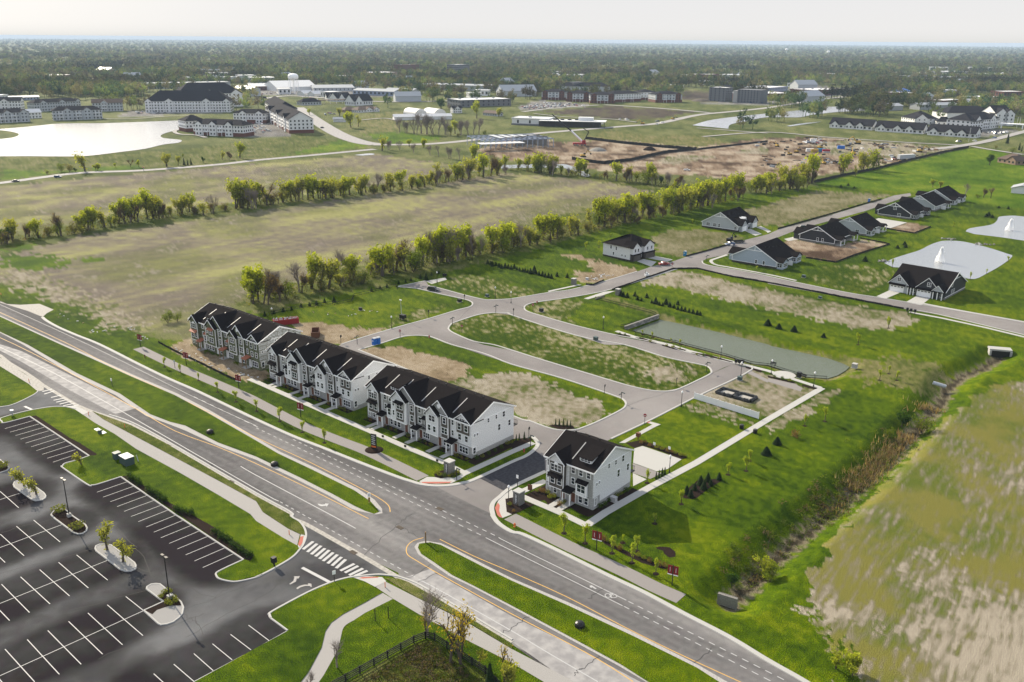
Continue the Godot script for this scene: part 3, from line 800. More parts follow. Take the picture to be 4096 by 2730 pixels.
	cracks("-42.8,-130.8 -36.6,-140.3 -33.9,-134.6 -40.4,-141.3 -29.6,-145.5 -36.5,-140 -26.9,-145 -22.4,-155.4 -22.4,-155.4 -19.8,-160.3 -22,-155.6 -17.3,-151.4 -16.2,-135.9 -13,-139.3 0.4,-123.4 -1.4,-122.5 -17.9,-137.5 -14.5,-142.1 -27.5,-172.5 -23.8,-170.1 0.4,-123.4 3,-126.8 10.7,-113.6 13.8,-116.9 9.5,-112.4 10.9,-113.9 13.3,-131.8 16.1,-135 28.2,-115.3 31.6,-119 -100.3,-208.4 -94.9,-214.2 -79.7,-209.5 -72.9,-213.9 -101.9,-232.7 -98.7,-236.1 -127.1,-237.2 -124.2,-240.8", .09, .041, road)
	for s in [Vector2(-79.59, -191.09), Vector2(-59.69, -173.31), Vector2(-43.85, -190.47), Vector2(-14.27, -162.39), Vector2(-28.94, -145.8), Vector2(-64.74, -207.09), Vector2(-21.44, -154.87)]:
		var m := MB.new()
		m.t = Transform3D(Basis(Vector3.UP, deg_to_rad(-40.7)), at3(s))
		m.box(Vector3(-.8, 0, -.45), Vector3(.8, .065, .45))
		for i in 6:
			m.box(Vector3(-.7 + i * .25, .065, -.38), Vector3(-.6 + i * .25, .085, .38))
		structure("drain_grate", m, mats.bark, road)
	ribbon("tarmac_path", smooth(V("-113.6,-260.1 -97.3,-245 -84.4,-234.1 -70.5,-222.1 -66.5,-218.3 -51.9,-203.9 -42.4,-196.1 -33.6,-189.4 -25.2,-181.7 -19,-175.7")), 3.4, .03, mats.asphalt_path)
	ribbon("tarmac_path", smooth(V("-0.1,-159.5 10.5,-149 19.8,-140.7 24.9,-135.7 29.1,-132.1")), 3.3, .03, mats.asphalt_path)
	flat("tarmac_path", V("-107.1,-208.4 -106,-210.9 -101,-206.2 -90.7,-197.4 -62.6,-173.9 -52,-164.9 -49.5,-160.5 -43,-154.2 -40.2,-152.1 -39.8,-148 -43,-150.6 -49.8,-156.8 -51.7,-159.5 -60.7,-167.6 -72,-177.3 -86.1,-189.1 -94.6,-197.4 -102,-203.7"), .03, mats.path_pale)
	flat("tarmac_path", V("-21.8,-136.5 -15.7,-131.7 -7.7,-125.7 0.4,-118.3 8.8,-111.6 13,-107.7 6.7,-107.6 5.1,-110.8 0.4,-115 -9.2,-122.3 -15.3,-127.4 -20,-131.6 -23.2,-134.8"), .03, mats.path_pale)
	ribbon("tarmac_path", smooth(V("-20.8,-132.2 -24.1,-128.5 -27.2,-125.6 -28.2,-123.5 -28.2,-120.7 -28.1,-116.9 -28.8,-112.6 -29.4,-110.2 -30.3,-106.7")), 3.0, .036, mats.path_pale)
	flat("pavement", V("-39.6,-147.7 -40,-152.1 -39.6,-153.5 -39,-151.7 -38.9,-148.9 -39.2,-147"), .05, mats.concrete)
	flat("tactile_strip", V("-39.7,-148.4 -39.9,-151.2 -39.3,-151.4 -39,-148.9 -39.2,-147.6"), .056, mats.brick_red)
	flat("pavement", V("-27.5,-137.6 -25.6,-138.1 -22.5,-137.8 -21.6,-136.5 -23.3,-134.8 -25.3,-136.4"), .05, mats.concrete)
	flat("tactile_strip", V("-26.6,-137.4 -25.9,-137.8 -23.1,-137.9 -23.2,-137.6 -25.8,-137.3"), .056, mats.brick_red)
	flat("pavement", V("-114,-213.9 -111.5,-214.5 -109.2,-213.1 -106.2,-210.7 -107.2,-208.4 -110.5,-211.7"), .04, mats.concrete)
	flat("pavement", V("-161.5,-258.9 -150.3,-250.3 -145.1,-245.3 -135.9,-236.6 -129.5,-230.8 -126.8,-228.8 -125,-224.8 -126.2,-224 -131.4,-229.5 -146.3,-242.9 -158.2,-253"), .04, mats.concrete_old)
	slab_of("corner_pavement", V("-19.6,-174.2 -18.1,-176.3 -12.2,-175.9 -10.7,-177.8 -14.8,-182.5 -14.6,-184.1 -9.1,-178.4 -10.9,-175.5 -12.6,-173.6 -15.8,-173.1 -19.1,-173.5"), .06, mats.concrete)
	flat("tactile_strip", V("-19.2,-173.9 -17.3,-174 -13.1,-174.1 -12.6,-174.3 -13.1,-173.5 -15.8,-173.2 -18.8,-173.3"), .068, mats.brick_red)
	slab_of("corner_pavement", V("0.2,-170.8 -1.4,-168.3 -2.6,-165.8 -3.1,-163 -2.4,-160.3 -2.2,-159.2 -1.6,-158.9 0.3,-160.4 0.7,-161.3 0.3,-164.9 0.9,-168.6"), .06, mats.concrete)
	flat("tactile_strip", V("-3.2,-163 -2.6,-165.1 -2.2,-163.9 -2.3,-161.7 -2,-160.3 -1.6,-158.9 -2.3,-159.3 -2.7,-160.2"), .068, mats.brick_red)
	ribbon("pavement", V("-72.8,-234.6 -70.3,-232.5 -47,-211.5 -34.3,-200.3 -23.8,-190.8 -14.7,-183.2"), 1.75, .06, mats.concrete, null, .02, -.05)
	ribbon("pavement", V("-10.5,-177.8 0.2,-189.3 5.2,-194.3"), 1.75, .064, mats.concrete, null, .02, -.05)
	ribbon("pavement", V("0.9,-168.6 7.5,-175"), 1.7, .064, mats.concrete, null, .02, -.05)
	ribbon("pavement", V("2.3,-167.9 10.5,-160.7 14.9,-156.2"), 1.75, .06, mats.concrete, null, .02, -.05)
	ribbon("pavement", V("14.9,-156.4 19,-161.4 29.5,-172.4 41.7,-184.4 64.2,-209 85,-231.2"), 1.9, .066, mats.concrete, null, .02, -.05)
	ribbon("pavement", V("34,-280.8 39.2,-274.7 49.1,-267.3 53.9,-261.7 64.4,-252.6 73.7,-244.5 84.7,-231.2"), 1.7, .062, mats.concrete, null, .02, -.05)
	slab_of("pavement", V("25.4,-194.5 26.8,-194.5 35.7,-204.4 36.9,-205.5 34.4,-207.4 33.5,-206.7 34.8,-205.4"), .06, mats.concrete)
	flat("tactile_strip", V("33.3,-206.9 34.2,-207.7 34.6,-206.9 33.7,-206.3"), .068, mats.brick_red)
	slab_of("parking_pad", V("28.6,-191.5 30.7,-192.9 38.6,-186 34.6,-181 32,-179.9 27.4,-184"), .05, mats.concrete)
	flat("gravel_drive", V("27.3,-183.9 32,-179.7 33.1,-179.1 30.6,-176.6 30.1,-176.2 26.7,-179"), .035, mats.asphalt_path)
	slab_of("pavement", V("26.7,-178.9 29.3,-176 26,-172.8"), .05, mats.concrete)
	flat("tarmac_apron", V("67.2,-242.6 68.8,-244.4 71.8,-237.4 72.2,-238.7 78.5,-234.2 79.6,-231 78.3,-228.5 71.4,-235.7 71.1,-234.9"), .03, mats.asphalt_path)
	for s in ["13.4,-329.7 25.1,-339.3 26.7,-339 17.1,-331.1 13.7,-328.2", "26.2,-319.5 34.6,-329.3 38.9,-330.5 34.7,-325.5 27.7,-318.6"]:
		slab_of("pavement", V(s), .05, mats.concrete)
	var st: Material = mats.road_v
	var main_st := sheet("street", V("-16.2,-172.2 -7.8,-175.2 0.2,-183.8 3.2,-186.7 5.3,-190.2 6.2,-193.5 6.2,-195 5.4,-197.4 11.8,-201.5 17.2,-202.9 28,-214.4 29.8,-218.3 40.3,-227.7 46.4,-230.4 56.3,-241.2 65.6,-250.6 69.5,-245.6 48.3,-223 34.9,-208.3 23.7,-196.7 7.6,-179.4 0.3,-171.9 -2.3,-167.5 -3.7,-163 -3.7,-160.4 -7.5,-163.8"), .030, 22, 1.3, st)
	flat("street_patch", V("-7.1,-176.3 0.2,-183.7 3.2,-186.7 5.3,-190.2 7.6,-186.3 7.6,-179.5 0.3,-172.1 -1,-169.8"), .044, mats.asphalt_new)
	sheet("street", V("11.8,-201.5 8.9,-202.9 0.2,-210.3 -28.2,-241 -46.7,-260.1 -56.5,-258.7 -22.7,-220.4 0.5,-196.3 5.4,-197.3"), .033, 22, 1.3, st)
	sheet("street", V("-60.1,-254.1 -52.8,-264.7 -46.7,-272.7 -37.3,-283.3 -27.8,-293.3 -19.2,-303.3 -15.2,-307.2 -14,-310.9 -10.5,-317 -0.2,-318.8 13.3,-327.1 21.7,-331.2 28.7,-337.8 36.1,-344.6 51,-360.9 58,-369.5 69.9,-380.7 75.9,-388.1 98.8,-411.6 109.8,-423.9 125.2,-438.4 134.9,-452.3 175.9,-494.5 222.1,-544.6 235.5,-560.1 249.8,-570.4 246.1,-559.8 235.8,-549.2 197.9,-505.4 143.9,-451.2 120.8,-421.9 103,-402 95.3,-393.6 84.3,-384.9 81.5,-380.1 81.3,-375.5 76.6,-366.9 70.4,-367.7 67.2,-364.7 56.5,-352.7 37,-332.1 26.5,-324.1 8.9,-314.1 5.7,-311.5 4.3,-307.7 5,-303.3 -0.1,-299.8 -5.9,-300.3 -11.4,-298 -16.7,-292.1 -20.1,-287.7 -20.9,-283.5 -24.6,-272 -27.5,-274.1 -32,-274.2 -35.6,-272.2 -40.9,-266.1 -46.7,-260.2"), .036, 22, 1.3, st)
	sheet("street", V("-14,-310.6 -15,-314.1 -18.1,-317.6 -26.9,-324 -36.1,-331.5 -43.4,-333.9 -33.9,-342.7 -32,-335.6 -27.1,-331.7 -18.4,-323.5 -10.6,-317.1 -8.9,-313.9"), .039, 22, 1.3, st)
	sheet("street", V("-24.6,-272 -23,-279 -20.9,-283.5 -20.5,-280.6 -18.3,-276.6 -12.1,-269 -8.9,-265.8 0,-260.7 9.7,-251.6 21.7,-240.9 31.5,-232.2 36.9,-228.6 40.3,-227.7 34.6,-222.1 29.9,-218.4 30,-219.7 29.3,-221.8 27.9,-223.7 20.9,-230.7 12.3,-238.5 0.1,-248.1 -18.3,-265.4 -21.6,-269"), .042, 22, 1.3, st)
	sheet("street", V("-0.1,-300 -5.9,-300.3 -0.1,-297.6 10.8,-286.4 20.9,-275.4 28.8,-266.8 35.2,-266.7 45.6,-255.8 54.3,-249.8 57,-247.6 57.4,-244.1 56.3,-241.2 61.6,-246.9 65.5,-250.3 53,-260.7 47.1,-267.2 47.4,-267.3 34.7,-274.6 32.8,-276.8 21.5,-285.8 9.3,-297.9 5,-303 4.3,-307.7 2.2,-304.5"), .045, 22, 1.3, st)
	sheet("street", V("81.5,-380.1 81.3,-375.5 84.3,-371 94,-363.8 103,-355.1 111.3,-345.8 126.3,-331 135.3,-324.4 147.6,-315.3 173.8,-294.2 182,-286.2 174.1,-272.4 166.4,-280.3 149.4,-301.8 139.3,-309.5 123.6,-323.3 99.8,-343 100.3,-344.7 87.4,-354.5 76.6,-366.9 70.4,-367.7"), .039, 22, 1.3, st)
	cracks("30,-217.5 43.3,-228.1 -0.9,-312.7 3.7,-307.3 -19.8,-283.7 -15.1,-305.4 -24.9,-272.2 -32.2,-275.3", .07, .048, main_st)
	for s in ["-46.7,-260.1 -40.9,-266.1 -35.6,-272.4 -32,-274.3 -27.5,-274.2 -24.6,-272.1 -18.6,-265.6 -8.3,-257.5 0,-248.2 12.3,-238.6 20.9,-230.8 27.9,-223.8 29.4,-221.9 29.9,-219.7 29.6,-217.5 28,-214.5 21.8,-207.4 17.2,-203 15,-201.7 11.8,-201.6 8.9,-203.1 4.5,-207.1 0.2,-210.4 -28.2,-241.4 -46.7,-260.1",
			"-20.1,-287.8 -20.8,-283.7 -20.5,-280.7 -18.3,-276.7 -12.1,-269.2 -5.7,-265.9 -0,-260.8 9.7,-251.7 21.7,-241 31.5,-232.3 37,-228.7 40.3,-227.8 43.3,-228.1 46.4,-230.5 51.6,-236 56.3,-241.3 57.4,-244.1 57,-247.7 54.3,-249.9 45.6,-255.9 35.2,-266.8 20.9,-275.5 -0.1,-297.8 -0.1,-300.1 -5.9,-300.5 -11.4,-298.1 -16.7,-292.2 -20.1,-287.8",
			"-52.9,-265 -46.7,-272.8 -37.3,-283.4 -27.8,-293.4 -19.2,-303.4 -15.2,-307.3 -14.2,-310.9 -14.9,-314.3 -18.1,-317.8 -26.9,-324.2 -36.2,-331.6 -43.5,-334.1 -40.1,-337.7 -33.9,-343.2",
			"-32,-336.2 -31.5,-335.3 -27.1,-331.9 -18.4,-323.7 -10.6,-317.3 -7,-316.7 -0.2,-318.6 13.3,-327.2 21.7,-331.4 28.8,-338 36.1,-344.8 51,-361.1",
			"70.5,-367.9 67.3,-364.9 56.5,-352.8 37,-332.3 26.5,-324.3 17.8,-319 8.9,-314.3 5.7,-311.5 4.3,-307.9 5,-303.1 9.3,-298 21.6,-285.9 32.9,-276.9 38.1,-273.8 47.4,-267.3 53,-260.6 65.5,-250.3",
			"65.3,-250.5 69.5,-245.7 48.3,-223.1 34.9,-208.4 23.7,-196.8",
			"81.6,-380.7 81.3,-375.7 84.3,-371.2 94,-364 103.1,-355.2 111.4,-346 126.3,-331.1 135.3,-324.6 147.6,-315.5 173.9,-294.3 182,-286.2",
			"142.9,-307.9 149.5,-301.9 166.4,-280.4 174.1,-272.4"]:
		kerb(V(s), .6, .13)
	ribbon("pavement", V("148.7,-317.1 155,-311 164.9,-302.5 174.1,-294.8 182.9,-287.7"), 1.5, .05, mats.concrete, null, 0.0, -.05)
	ribbon("pavement", V("139.6,-305.5 147.9,-298.4 157.7,-287.9 165.3,-278.2 173.2,-270.8"), 1.5, .05, mats.concrete, null, 0.0, -.05)
	ribbon("pavement", smooth(V("95.1,-393 89.4,-386.5 85.5,-381.3 85.9,-374.3 90.8,-369.7 103.8,-358.1 112.5,-348.4")), 1.4, .05, mats.concrete, null, 0.0, -.05)
	for s in ["135.8,-325.8 144.2,-334.7 147.4,-331.9 138,-322.6", "143.6,-318.1 152.1,-327.8 155.6,-324.6 147.5,-314.2", "53.3,-379.1 56.7,-383.3 61.6,-378.4 58,-369.5", "58.4,-385.4 62.3,-389.7 69.3,-382.7 66.3,-378.6", "115.5,-447.9 119.9,-452.2 122.4,-438.9 118.2,-434.8", "123.7,-456.5 127.1,-458.9 128.5,-451.2 128.8,-445.7 126,-441.6 126.4,-445.6", "130.2,-427.7 139.8,-435.7 138.1,-428 130.8,-422.8"]:
		slab_of("driveway", V(s), .055, mats.concrete)
	slab_of("slab_footing", V("191.4,-478.4 196.8,-483.3 207.1,-471.6 192.4,-456 190.4,-458.7"), .12, mats.concrete)
	slab_of("pavement", V("-33.9,-342.7 -26.7,-348.6 -25.8,-345.2 -28.7,-341.7 -31.2,-338.4"), .05, mats.concrete)
	slab_of("turnout", V("-182.1,-309.4 -178.1,-306.1 -173.4,-305.3 -167,-306.9 -158.6,-299.9 -158.8,-295.4 -158.1,-291.2 -166.7,-298.1 -181.5,-308.1"), .045, mats.concrete_old)
	var lot := sheet("car_park", V("-139.1,-214 -131,-214.5 -127.8,-215.3 -126.2,-221.5 -126,-224 -126.7,-228.6 -111.9,-214.7 -113.9,-213.6 -117.2,-213.6 -121.2,-211.7 -124.3,-209.2 -126.9,-206.8 -127.2,-204.5 -124.8,-203.1 -123.7,-203.2 -119.8,-207.2 -95.1,-185.3 -97.2,-182.8 -98.7,-181.5 -98.8,-180.1 -98,-179.1 -89.5,-171.6 -88.4,-171.2 -87.3,-171.7 -83.9,-175.2 -66.5,-159.2 -48.4,-143.1 -50.7,-140.4 -51.8,-138.8 -51.8,-138.1 -51,-137 -49.4,-136.3 -47.5,-136.1 -44.6,-137.4 -43.7,-138.4 -41.6,-140.9 -39.7,-143.7 -39,-146.5 -38.9,-150.3 -39.8,-155.1 -40.3,-156.1 -36.2,-152.7 -29.3,-146.6 -19.6,-137.7 -21.8,-138.3 -23.7,-138.4 -26.5,-138 -28.4,-137.6 -31,-136.1 -34.5,-133.1 -39.2,-127.6 -39.4,-126.6 -39,-125.7 -35.5,-122.5 -39.3,-118.1 -46.4,-110.2 -52.7,-103 -79.2,-92.5 -137.8,-175.1"), .024, 21, 1.0, mats.lot_v)
	lines("-122,-199.8 -117.6,-204.9 -119.7,-197.8 -115.3,-202.7 -117.4,-195.9 -113,-200.8 -115.2,-193.9 -110.9,-198.8 -112.9,-191.8 -108.6,-196.8 -110.6,-189.8 -106.4,-194.9 -108.4,-187.8 -104.2,-192.9 -106.1,-185.9 -101.9,-190.8 -104,-183.9 -99.8,-188.5 -101.8,-182 -98.4,-186 -86,-168.2 -81.7,-172.9 -83.8,-166.1 -79.5,-170.9 -81.5,-164.2 -77.3,-168.9 -79.3,-162.2 -75.1,-167 -77.1,-160.3 -72.8,-165 -74.9,-158.3 -70.6,-163 -72.7,-156.3 -68.5,-161.1 -70.4,-154.3 -66.3,-159 -68.2,-152.4 -64,-157.2 -66.1,-150.4 -61.8,-155.2 -63.8,-148.4 -59.5,-153.2 -61.6,-146.5 -57.3,-151.2 -59.4,-144.5 -55.1,-149.1 -57.1,-142.5 -52.9,-147.1 -54.9,-140.4 -50.7,-145.1", .13, .034, lot)
	lines("-87.8,-134.7 -78.9,-126.7 -85.7,-137 -76.7,-129.1 -83.5,-139.3 -74.5,-131.4 -81.3,-141.7 -72.4,-133.8 -79.2,-144.2 -70.1,-136.2 -89.9,-132.4 -81,-124.5 -96.9,-151.2 -88.6,-143.8 -95.4,-154.2 -86.4,-146.2 -93.3,-156.6 -84.3,-148.6 -98.3,-148.2 -90.8,-141.5 -77.9,-117.3 -69.6,-109.9 -75.7,-119.7 -66.8,-111.6 -73.6,-122 -64.6,-113.9 -71.4,-124.4 -62.4,-116.3 -69.3,-126.7 -60.3,-118.6 -67.1,-129 -58,-120.9 -65,-131.4 -60.5,-127.5 -80.5,-115.3 -72.1,-107.8 -52.9,-111.9 -48.4,-107.9 -50.7,-114.1 -46.4,-110.3 -48.5,-116.6 -44.3,-112.7 -46.4,-119 -42.2,-115.2 -44.3,-121.4 -40,-117.6 -42.1,-123.8 -37.8,-119.9 -106.1,-168.2 -98.7,-161.4", .13, .034, lot)
	lines("-88.4,-125.5 -72.8,-142.5 -98,-142.4 -87,-154.9 -78.3,-108 -60.5,-127.4 -107,-161.8 -101.4,-167.7", .13, .036, lot)
	lines("-39.3,-118 -35.5,-122.5", .13, .034, lot)
	lines("-46.4,-110.2 -39.3,-118", .13, .034, lot)
	cracks("-67.1,-140.6 -50.1,-131.2 -50.1,-131.2 -47.6,-135.8 -53.7,-127.8 -44.2,-136.1 -75.8,-154.1 -69.3,-146.8 -69.3,-146.8 -61.1,-135.6 -55.5,-122 -50.4,-126.9 -62.6,-115.2 -55.3,-122.3 -89.9,-138.2 -76.8,-146.3 -78.1,-124.2 -62.3,-133.3 -42.8,-131 -51.2,-120.6 -97.2,-151.8 -89.9,-157.2 -51.5,-126 -48.5,-120.7 -53.5,-126.6 -50,-123.7", .07, .036, lot)
	var g1 := V("-125,-204.2 -126,-205.2 -126.1,-206.2 -124,-208.6 -121.1,-211.3 -117.1,-213.3 -113.7,-213.3 -110.5,-211.7 -107.2,-208.6 -101.9,-203.5 -94.5,-197.2 -86.1,-189 -71.9,-177.2 -60.7,-167.5 -51.7,-159.5 -49.8,-156.8 -43,-150.6 -39.7,-147.9 -39.2,-147 -39.8,-143.9 -42.1,-140.5 -43.7,-138.5 -44.7,-137.7 -47.6,-136.3 -49.5,-136.5 -51,-137.2 -51.7,-138.1 -51.7,-138.7 -50.6,-140.3 -48.2,-143 -66.9,-160.4 -83.8,-175.4 -87.4,-171.9 -88.5,-171.4 -89.5,-171.7 -97.9,-179.2 -98.6,-180.1 -98.5,-181.3 -97.1,-182.6 -95,-185.3 -119.8,-207.5 -123.9,-203.5")
	sheet("lawn", g1, .11, 0, .9, mats.turf)
	sheet("lawn", V("-105.9,-210.9 -100,-207.1 -92.8,-202.5 -81.3,-193 -52.6,-167 -43.9,-159.6 -43.7,-158.8 -40.8,-156.6 -40,-154.7 -39.1,-151.7 -40.2,-152.1 -43,-154.2 -49.5,-160.5 -52,-164.9 -62.6,-173.9 -90.7,-197.4 -100.7,-205.7"), .09, 6, .9, mats.turf)
	sheet("lawn", V("-39.3,-118 -35.3,-122.5 -38.9,-125.8 -39.3,-126.6 -39.1,-127.4 -34.4,-132.9 -30.9,-136 -28.4,-137.4 -27.5,-137.5 -25.3,-136.3 -21.8,-133.1 -24.3,-130.2 -27.4,-126.9 -28.9,-124.6 -29.4,-122.3 -29.2,-118.2 -30,-112.4 -30.6,-110.4 -31.7,-106.1 -45.8,-104.8 -46.2,-110.2"), .11, 0, .8, mats.turf)
	sheet("lawn", V("-21.9,-137.4 -19.6,-137.4 -17.7,-136.3 -13.6,-132.7 0.4,-119.6 0.4,-118.3 -7.7,-125.9 -15.8,-131.8"), .09, 6, .8, mats.turf)
	sheet("lawn", V("-19.8,-131.3 -15.3,-127.3 -9.2,-122.2 0.4,-114.9 4.9,-110.8 4.7,-105.4 -32.2,-102.8 -28,-110.4 -27.6,-111.9 -26.5,-118.3 -26.6,-122.4 -25.9,-124.6 -23.9,-127.3"), .045, 0, .8, mats.turf)
	sheet("lawn", V("-158.1,-247.3 -145.6,-241.6 -138.8,-235.2 -131.4,-228.9 -126.5,-224.4 -126.2,-221.5 -127.8,-215.3 -130.2,-213.1 -137.4,-211.1"), .09, 0, .9, mats.turf)
	kerb(V("-137.4,-211.1 -130.3,-213.2 -127.8,-215.2 -126.1,-221.4 -126.2,-224.2"), .45, .13)
	kerb(V("-124.9,-204 -126.1,-205.2 -126.2,-206.3 -124.2,-208.9 -121.2,-211.5 -117.2,-213.6 -113.9,-213.6 -110.8,-212.3"), .45, .14)
	kerb(V("-124.9,-204 -123.8,-203.3 -119.8,-207.3"), .4, .14)
	kerb(V("-119.8,-207.3 -95.2,-185.3"), .4, .14, null, 1)
	kerb(V("-95.2,-185.3 -97.2,-182.9 -98.8,-181.5 -98.8,-180.2 -98.1,-179.1 -89.5,-171.6 -88.4,-171.3 -87.3,-171.8 -83.9,-175.2"), .4, .14)
	kerb(V("-83.9,-175.2 -66.5,-159.2 -48.4,-143.1"), .4, .14, null, 1)
	kerb(V("-48.4,-143.1 -50.7,-140.5 -51.9,-138.9 -51.8,-138.1 -51,-137 -49.4,-136.3 -47.5,-136.1 -44.6,-137.4 -43.7,-138.4"), .4, .14)
	kerb(V("-39,-125.7 -35.5,-122.5"), .4, .14, null, 1)
	var isl := ["-105,-171.4 -105.3,-172.4 -104.9,-173 -104,-173.2 -102.7,-172.8 -96.8,-167.7 -95.8,-166.5 -95.4,-165.5 -95.6,-164.7 -96.7,-164.3 -98,-165 -104.1,-170.1",
		"-90.9,-158.7 -91,-159.5 -90.9,-161.1 -89,-160.7 -86.6,-158.4 -82.4,-154.9 -81.6,-153.8 -81.2,-152.6 -81.5,-151.7 -82.3,-151.5 -83.3,-152 -89.4,-157.2",
		"-76.8,-146.5 -77,-147.3 -76.6,-147.8 -75.6,-147.9 -74.3,-147.6 -67.7,-141.8 -67,-140.8 -66.7,-139.7 -67.2,-139.1 -68.1,-139 -69.2,-139.5 -76.1,-145.5",
		"-62.3,-133.6 -62.5,-134.3 -62.1,-135 -61.4,-135.2 -60.6,-135.1 -59.7,-134.3 -57.1,-131.8 -55.2,-130 -54.2,-128.4 -53.8,-126.7 -54,-125.6 -54.5,-124.5 -55.3,-123.9 -56.2,-123.7 -56.7,-124 -60.4,-127.5 -58.1,-130",
		"-121.9,-188.4 -113.9,-182.8 -110.4,-179.5 -109.8,-178.7 -109.8,-177.7 -110.6,-176.7 -114.9,-176"]
	for i in isl.size():
		var l := V(isl[i])
		l.append(l[0])
		kerb(l, .38, .15, null, 1)
		flat("island_bed", V(isl[i]), .09, [mats.gravel, mats.mulch, mats.gravel, mats.gravel, mats.mulch][i])
	flat("island_bed", V("-60.3,-127.5 -58.2,-129.9 -59.6,-131.6 -58.8,-132.8 -57,-131.6 -55.3,-129.9 -54.7,-128.9 -56.6,-128.8 -58.3,-127.6 -58.6,-126.4"), .1, mats.mulch)
	var far := [["-346.4,-564 -328.3,-580.7 -300.8,-627 -262.1,-643 -219.2,-677 -198,-704 -163.2,-737 -118.4,-783", 8.5], ["-292.2,-1258 -225.7,-1058 -173.9,-912 -140.6,-840 -121.7,-819", 17.0], ["-124.2,-816 -84.3,-822 -56.5,-842 -20.7,-883 34.8,-941 123.5,-1019 165.5,-1059 232.5,-1182 287.5,-1243 361.2,-1327 469.8,-1488 569.3,-1616", 11.0], ["131.9,-1361 201.8,-1299 257.7,-1224", 9.0], ["11.7,-1213 57.4,-1287 123.3,-1353", 7.0],
		["366.2,-812 398,-835 452.2,-885 544.4,-989 655,-1111", 9.0], ["418.6,-841 422.8,-815 433.3,-780", 5.0], ["186.1,-909 263.6,-960 306.2,-917 339.8,-891 372.8,-869 414.7,-849", 5.0], ["198,-1002 212.8,-989 260.4,-948", 4.0], ["-388.2,-1407 -362.5,-1506 -281.2,-1447 -188.4,-1382 -94.3,-1418", 12.0], ["-473.4,-1057 -435.9,-1056 -406.7,-1098 -380.5,-1112", 3.0], ["-287.9,-862 -304,-883 -322,-890 -336.4,-916 -338.8,-934 -333.5,-938", 4.0], ["-175.6,-1063 -152.2,-1092 -132.9,-1060", 4.0], ["25.2,-1179 64,-1132 114.3,-1106 141.3,-1064", 4.0]]
	for i in far.size():
		ribbon("far_road", smooth(V(far[i][0])), far[i][1], .12 + .05 * i, mats.path_pale if i > 1 else mats.asphalt_south)
	line("-346.4,-564 -328.3,-580.7 -300.8,-627 -262.1,-643 -219.2,-677 -198,-704 -163.2,-737 -118.4,-783", .4, .17, get_node("far_road"), false)
	var wp := MB.new()
	wp.slab(pond, -1.05, -1.05)
	structure("pond_water", wp, mats.water_green)
	for q in [["lake_water", "-556.6,-871 -517,-931 -500.6,-963 -486.4,-995 -444.2,-1003 -400.5,-1028 -371.4,-1044 -360.6,-1018 -351.9,-969 -338.5,-944 -340.6,-915 -337.4,-883 -325.3,-857 -304,-842 -298.3,-819 -306.1,-804 -309.4,-771 -320.6,-747 -334,-722 -350.1,-716 -400,-714 -453.4,-691 -526.5,-807 -466.4,-837 -469.8,-876 -491.2,-903 -508.8,-916", .25, "water_lake"],
			["canal_water", "199.4,-1035 229.3,-1098 266.4,-1149 332.5,-1219 439.3,-1330 460.4,-1360 499.9,-1326 481,-1283 435.6,-1254 382.8,-1198 354.1,-1157 316.1,-1157 273.1,-1094 244.9,-1048 231.1,-997", .3, "water_lake"], ["canal_water", "305,-1037 335.7,-1075 362.7,-1096 343.4,-1071 306.3,-1030", .3, "water_lake"],
			["stream_water", "-9.2,-687 31.9,-695 41.6,-690 49.4,-661 53.5,-634 48.1,-632 43.1,-660 31.1,-676 -9,-668", .12, "water_blue"],
			["villa_pond_water", "159.4,-379.4 166.5,-387.8 176.5,-397 186,-405.7 194.3,-415.6 201.6,-423.1 207.4,-426.7 214.8,-424.8 219.8,-413.8 222.6,-399.7 222,-393.9 208.7,-377.2 195.6,-362.9 185.3,-352.8 180.8,-357.1 176.9,-363.2 166.2,-369.9 160.2,-372", .08, "water_blue"],
			["villa_pond_water", "227.4,-449.2 233.7,-457.7 249.1,-467.4 258.7,-479.8 265.4,-490.7 274.4,-494.3 279.3,-491.9 293.9,-481.3 257.6,-418 245.3,-428.2 238.4,-435.4 228.7,-442.8", .08, "water_blue"], ["ditch_pool_water", "-128.9,-741 -120.1,-752 -114.2,-751 -114,-744 -121.4,-738", .12, "water_lake"]]:
		flat(q[0], smooth(V(q[1]), 3), q[2], mats[q[3]])

func P2(a: Array) -> PackedVector2Array:
	var o := PackedVector2Array()
	for i in range(0, a.size(), 2):
		o.append(Vector2(a[i], a[i + 1]))
	return o

func bxm(a: Vector3, b: Vector3) -> MB:
	var m := MB.new()
	m.box(a, b)
	return m

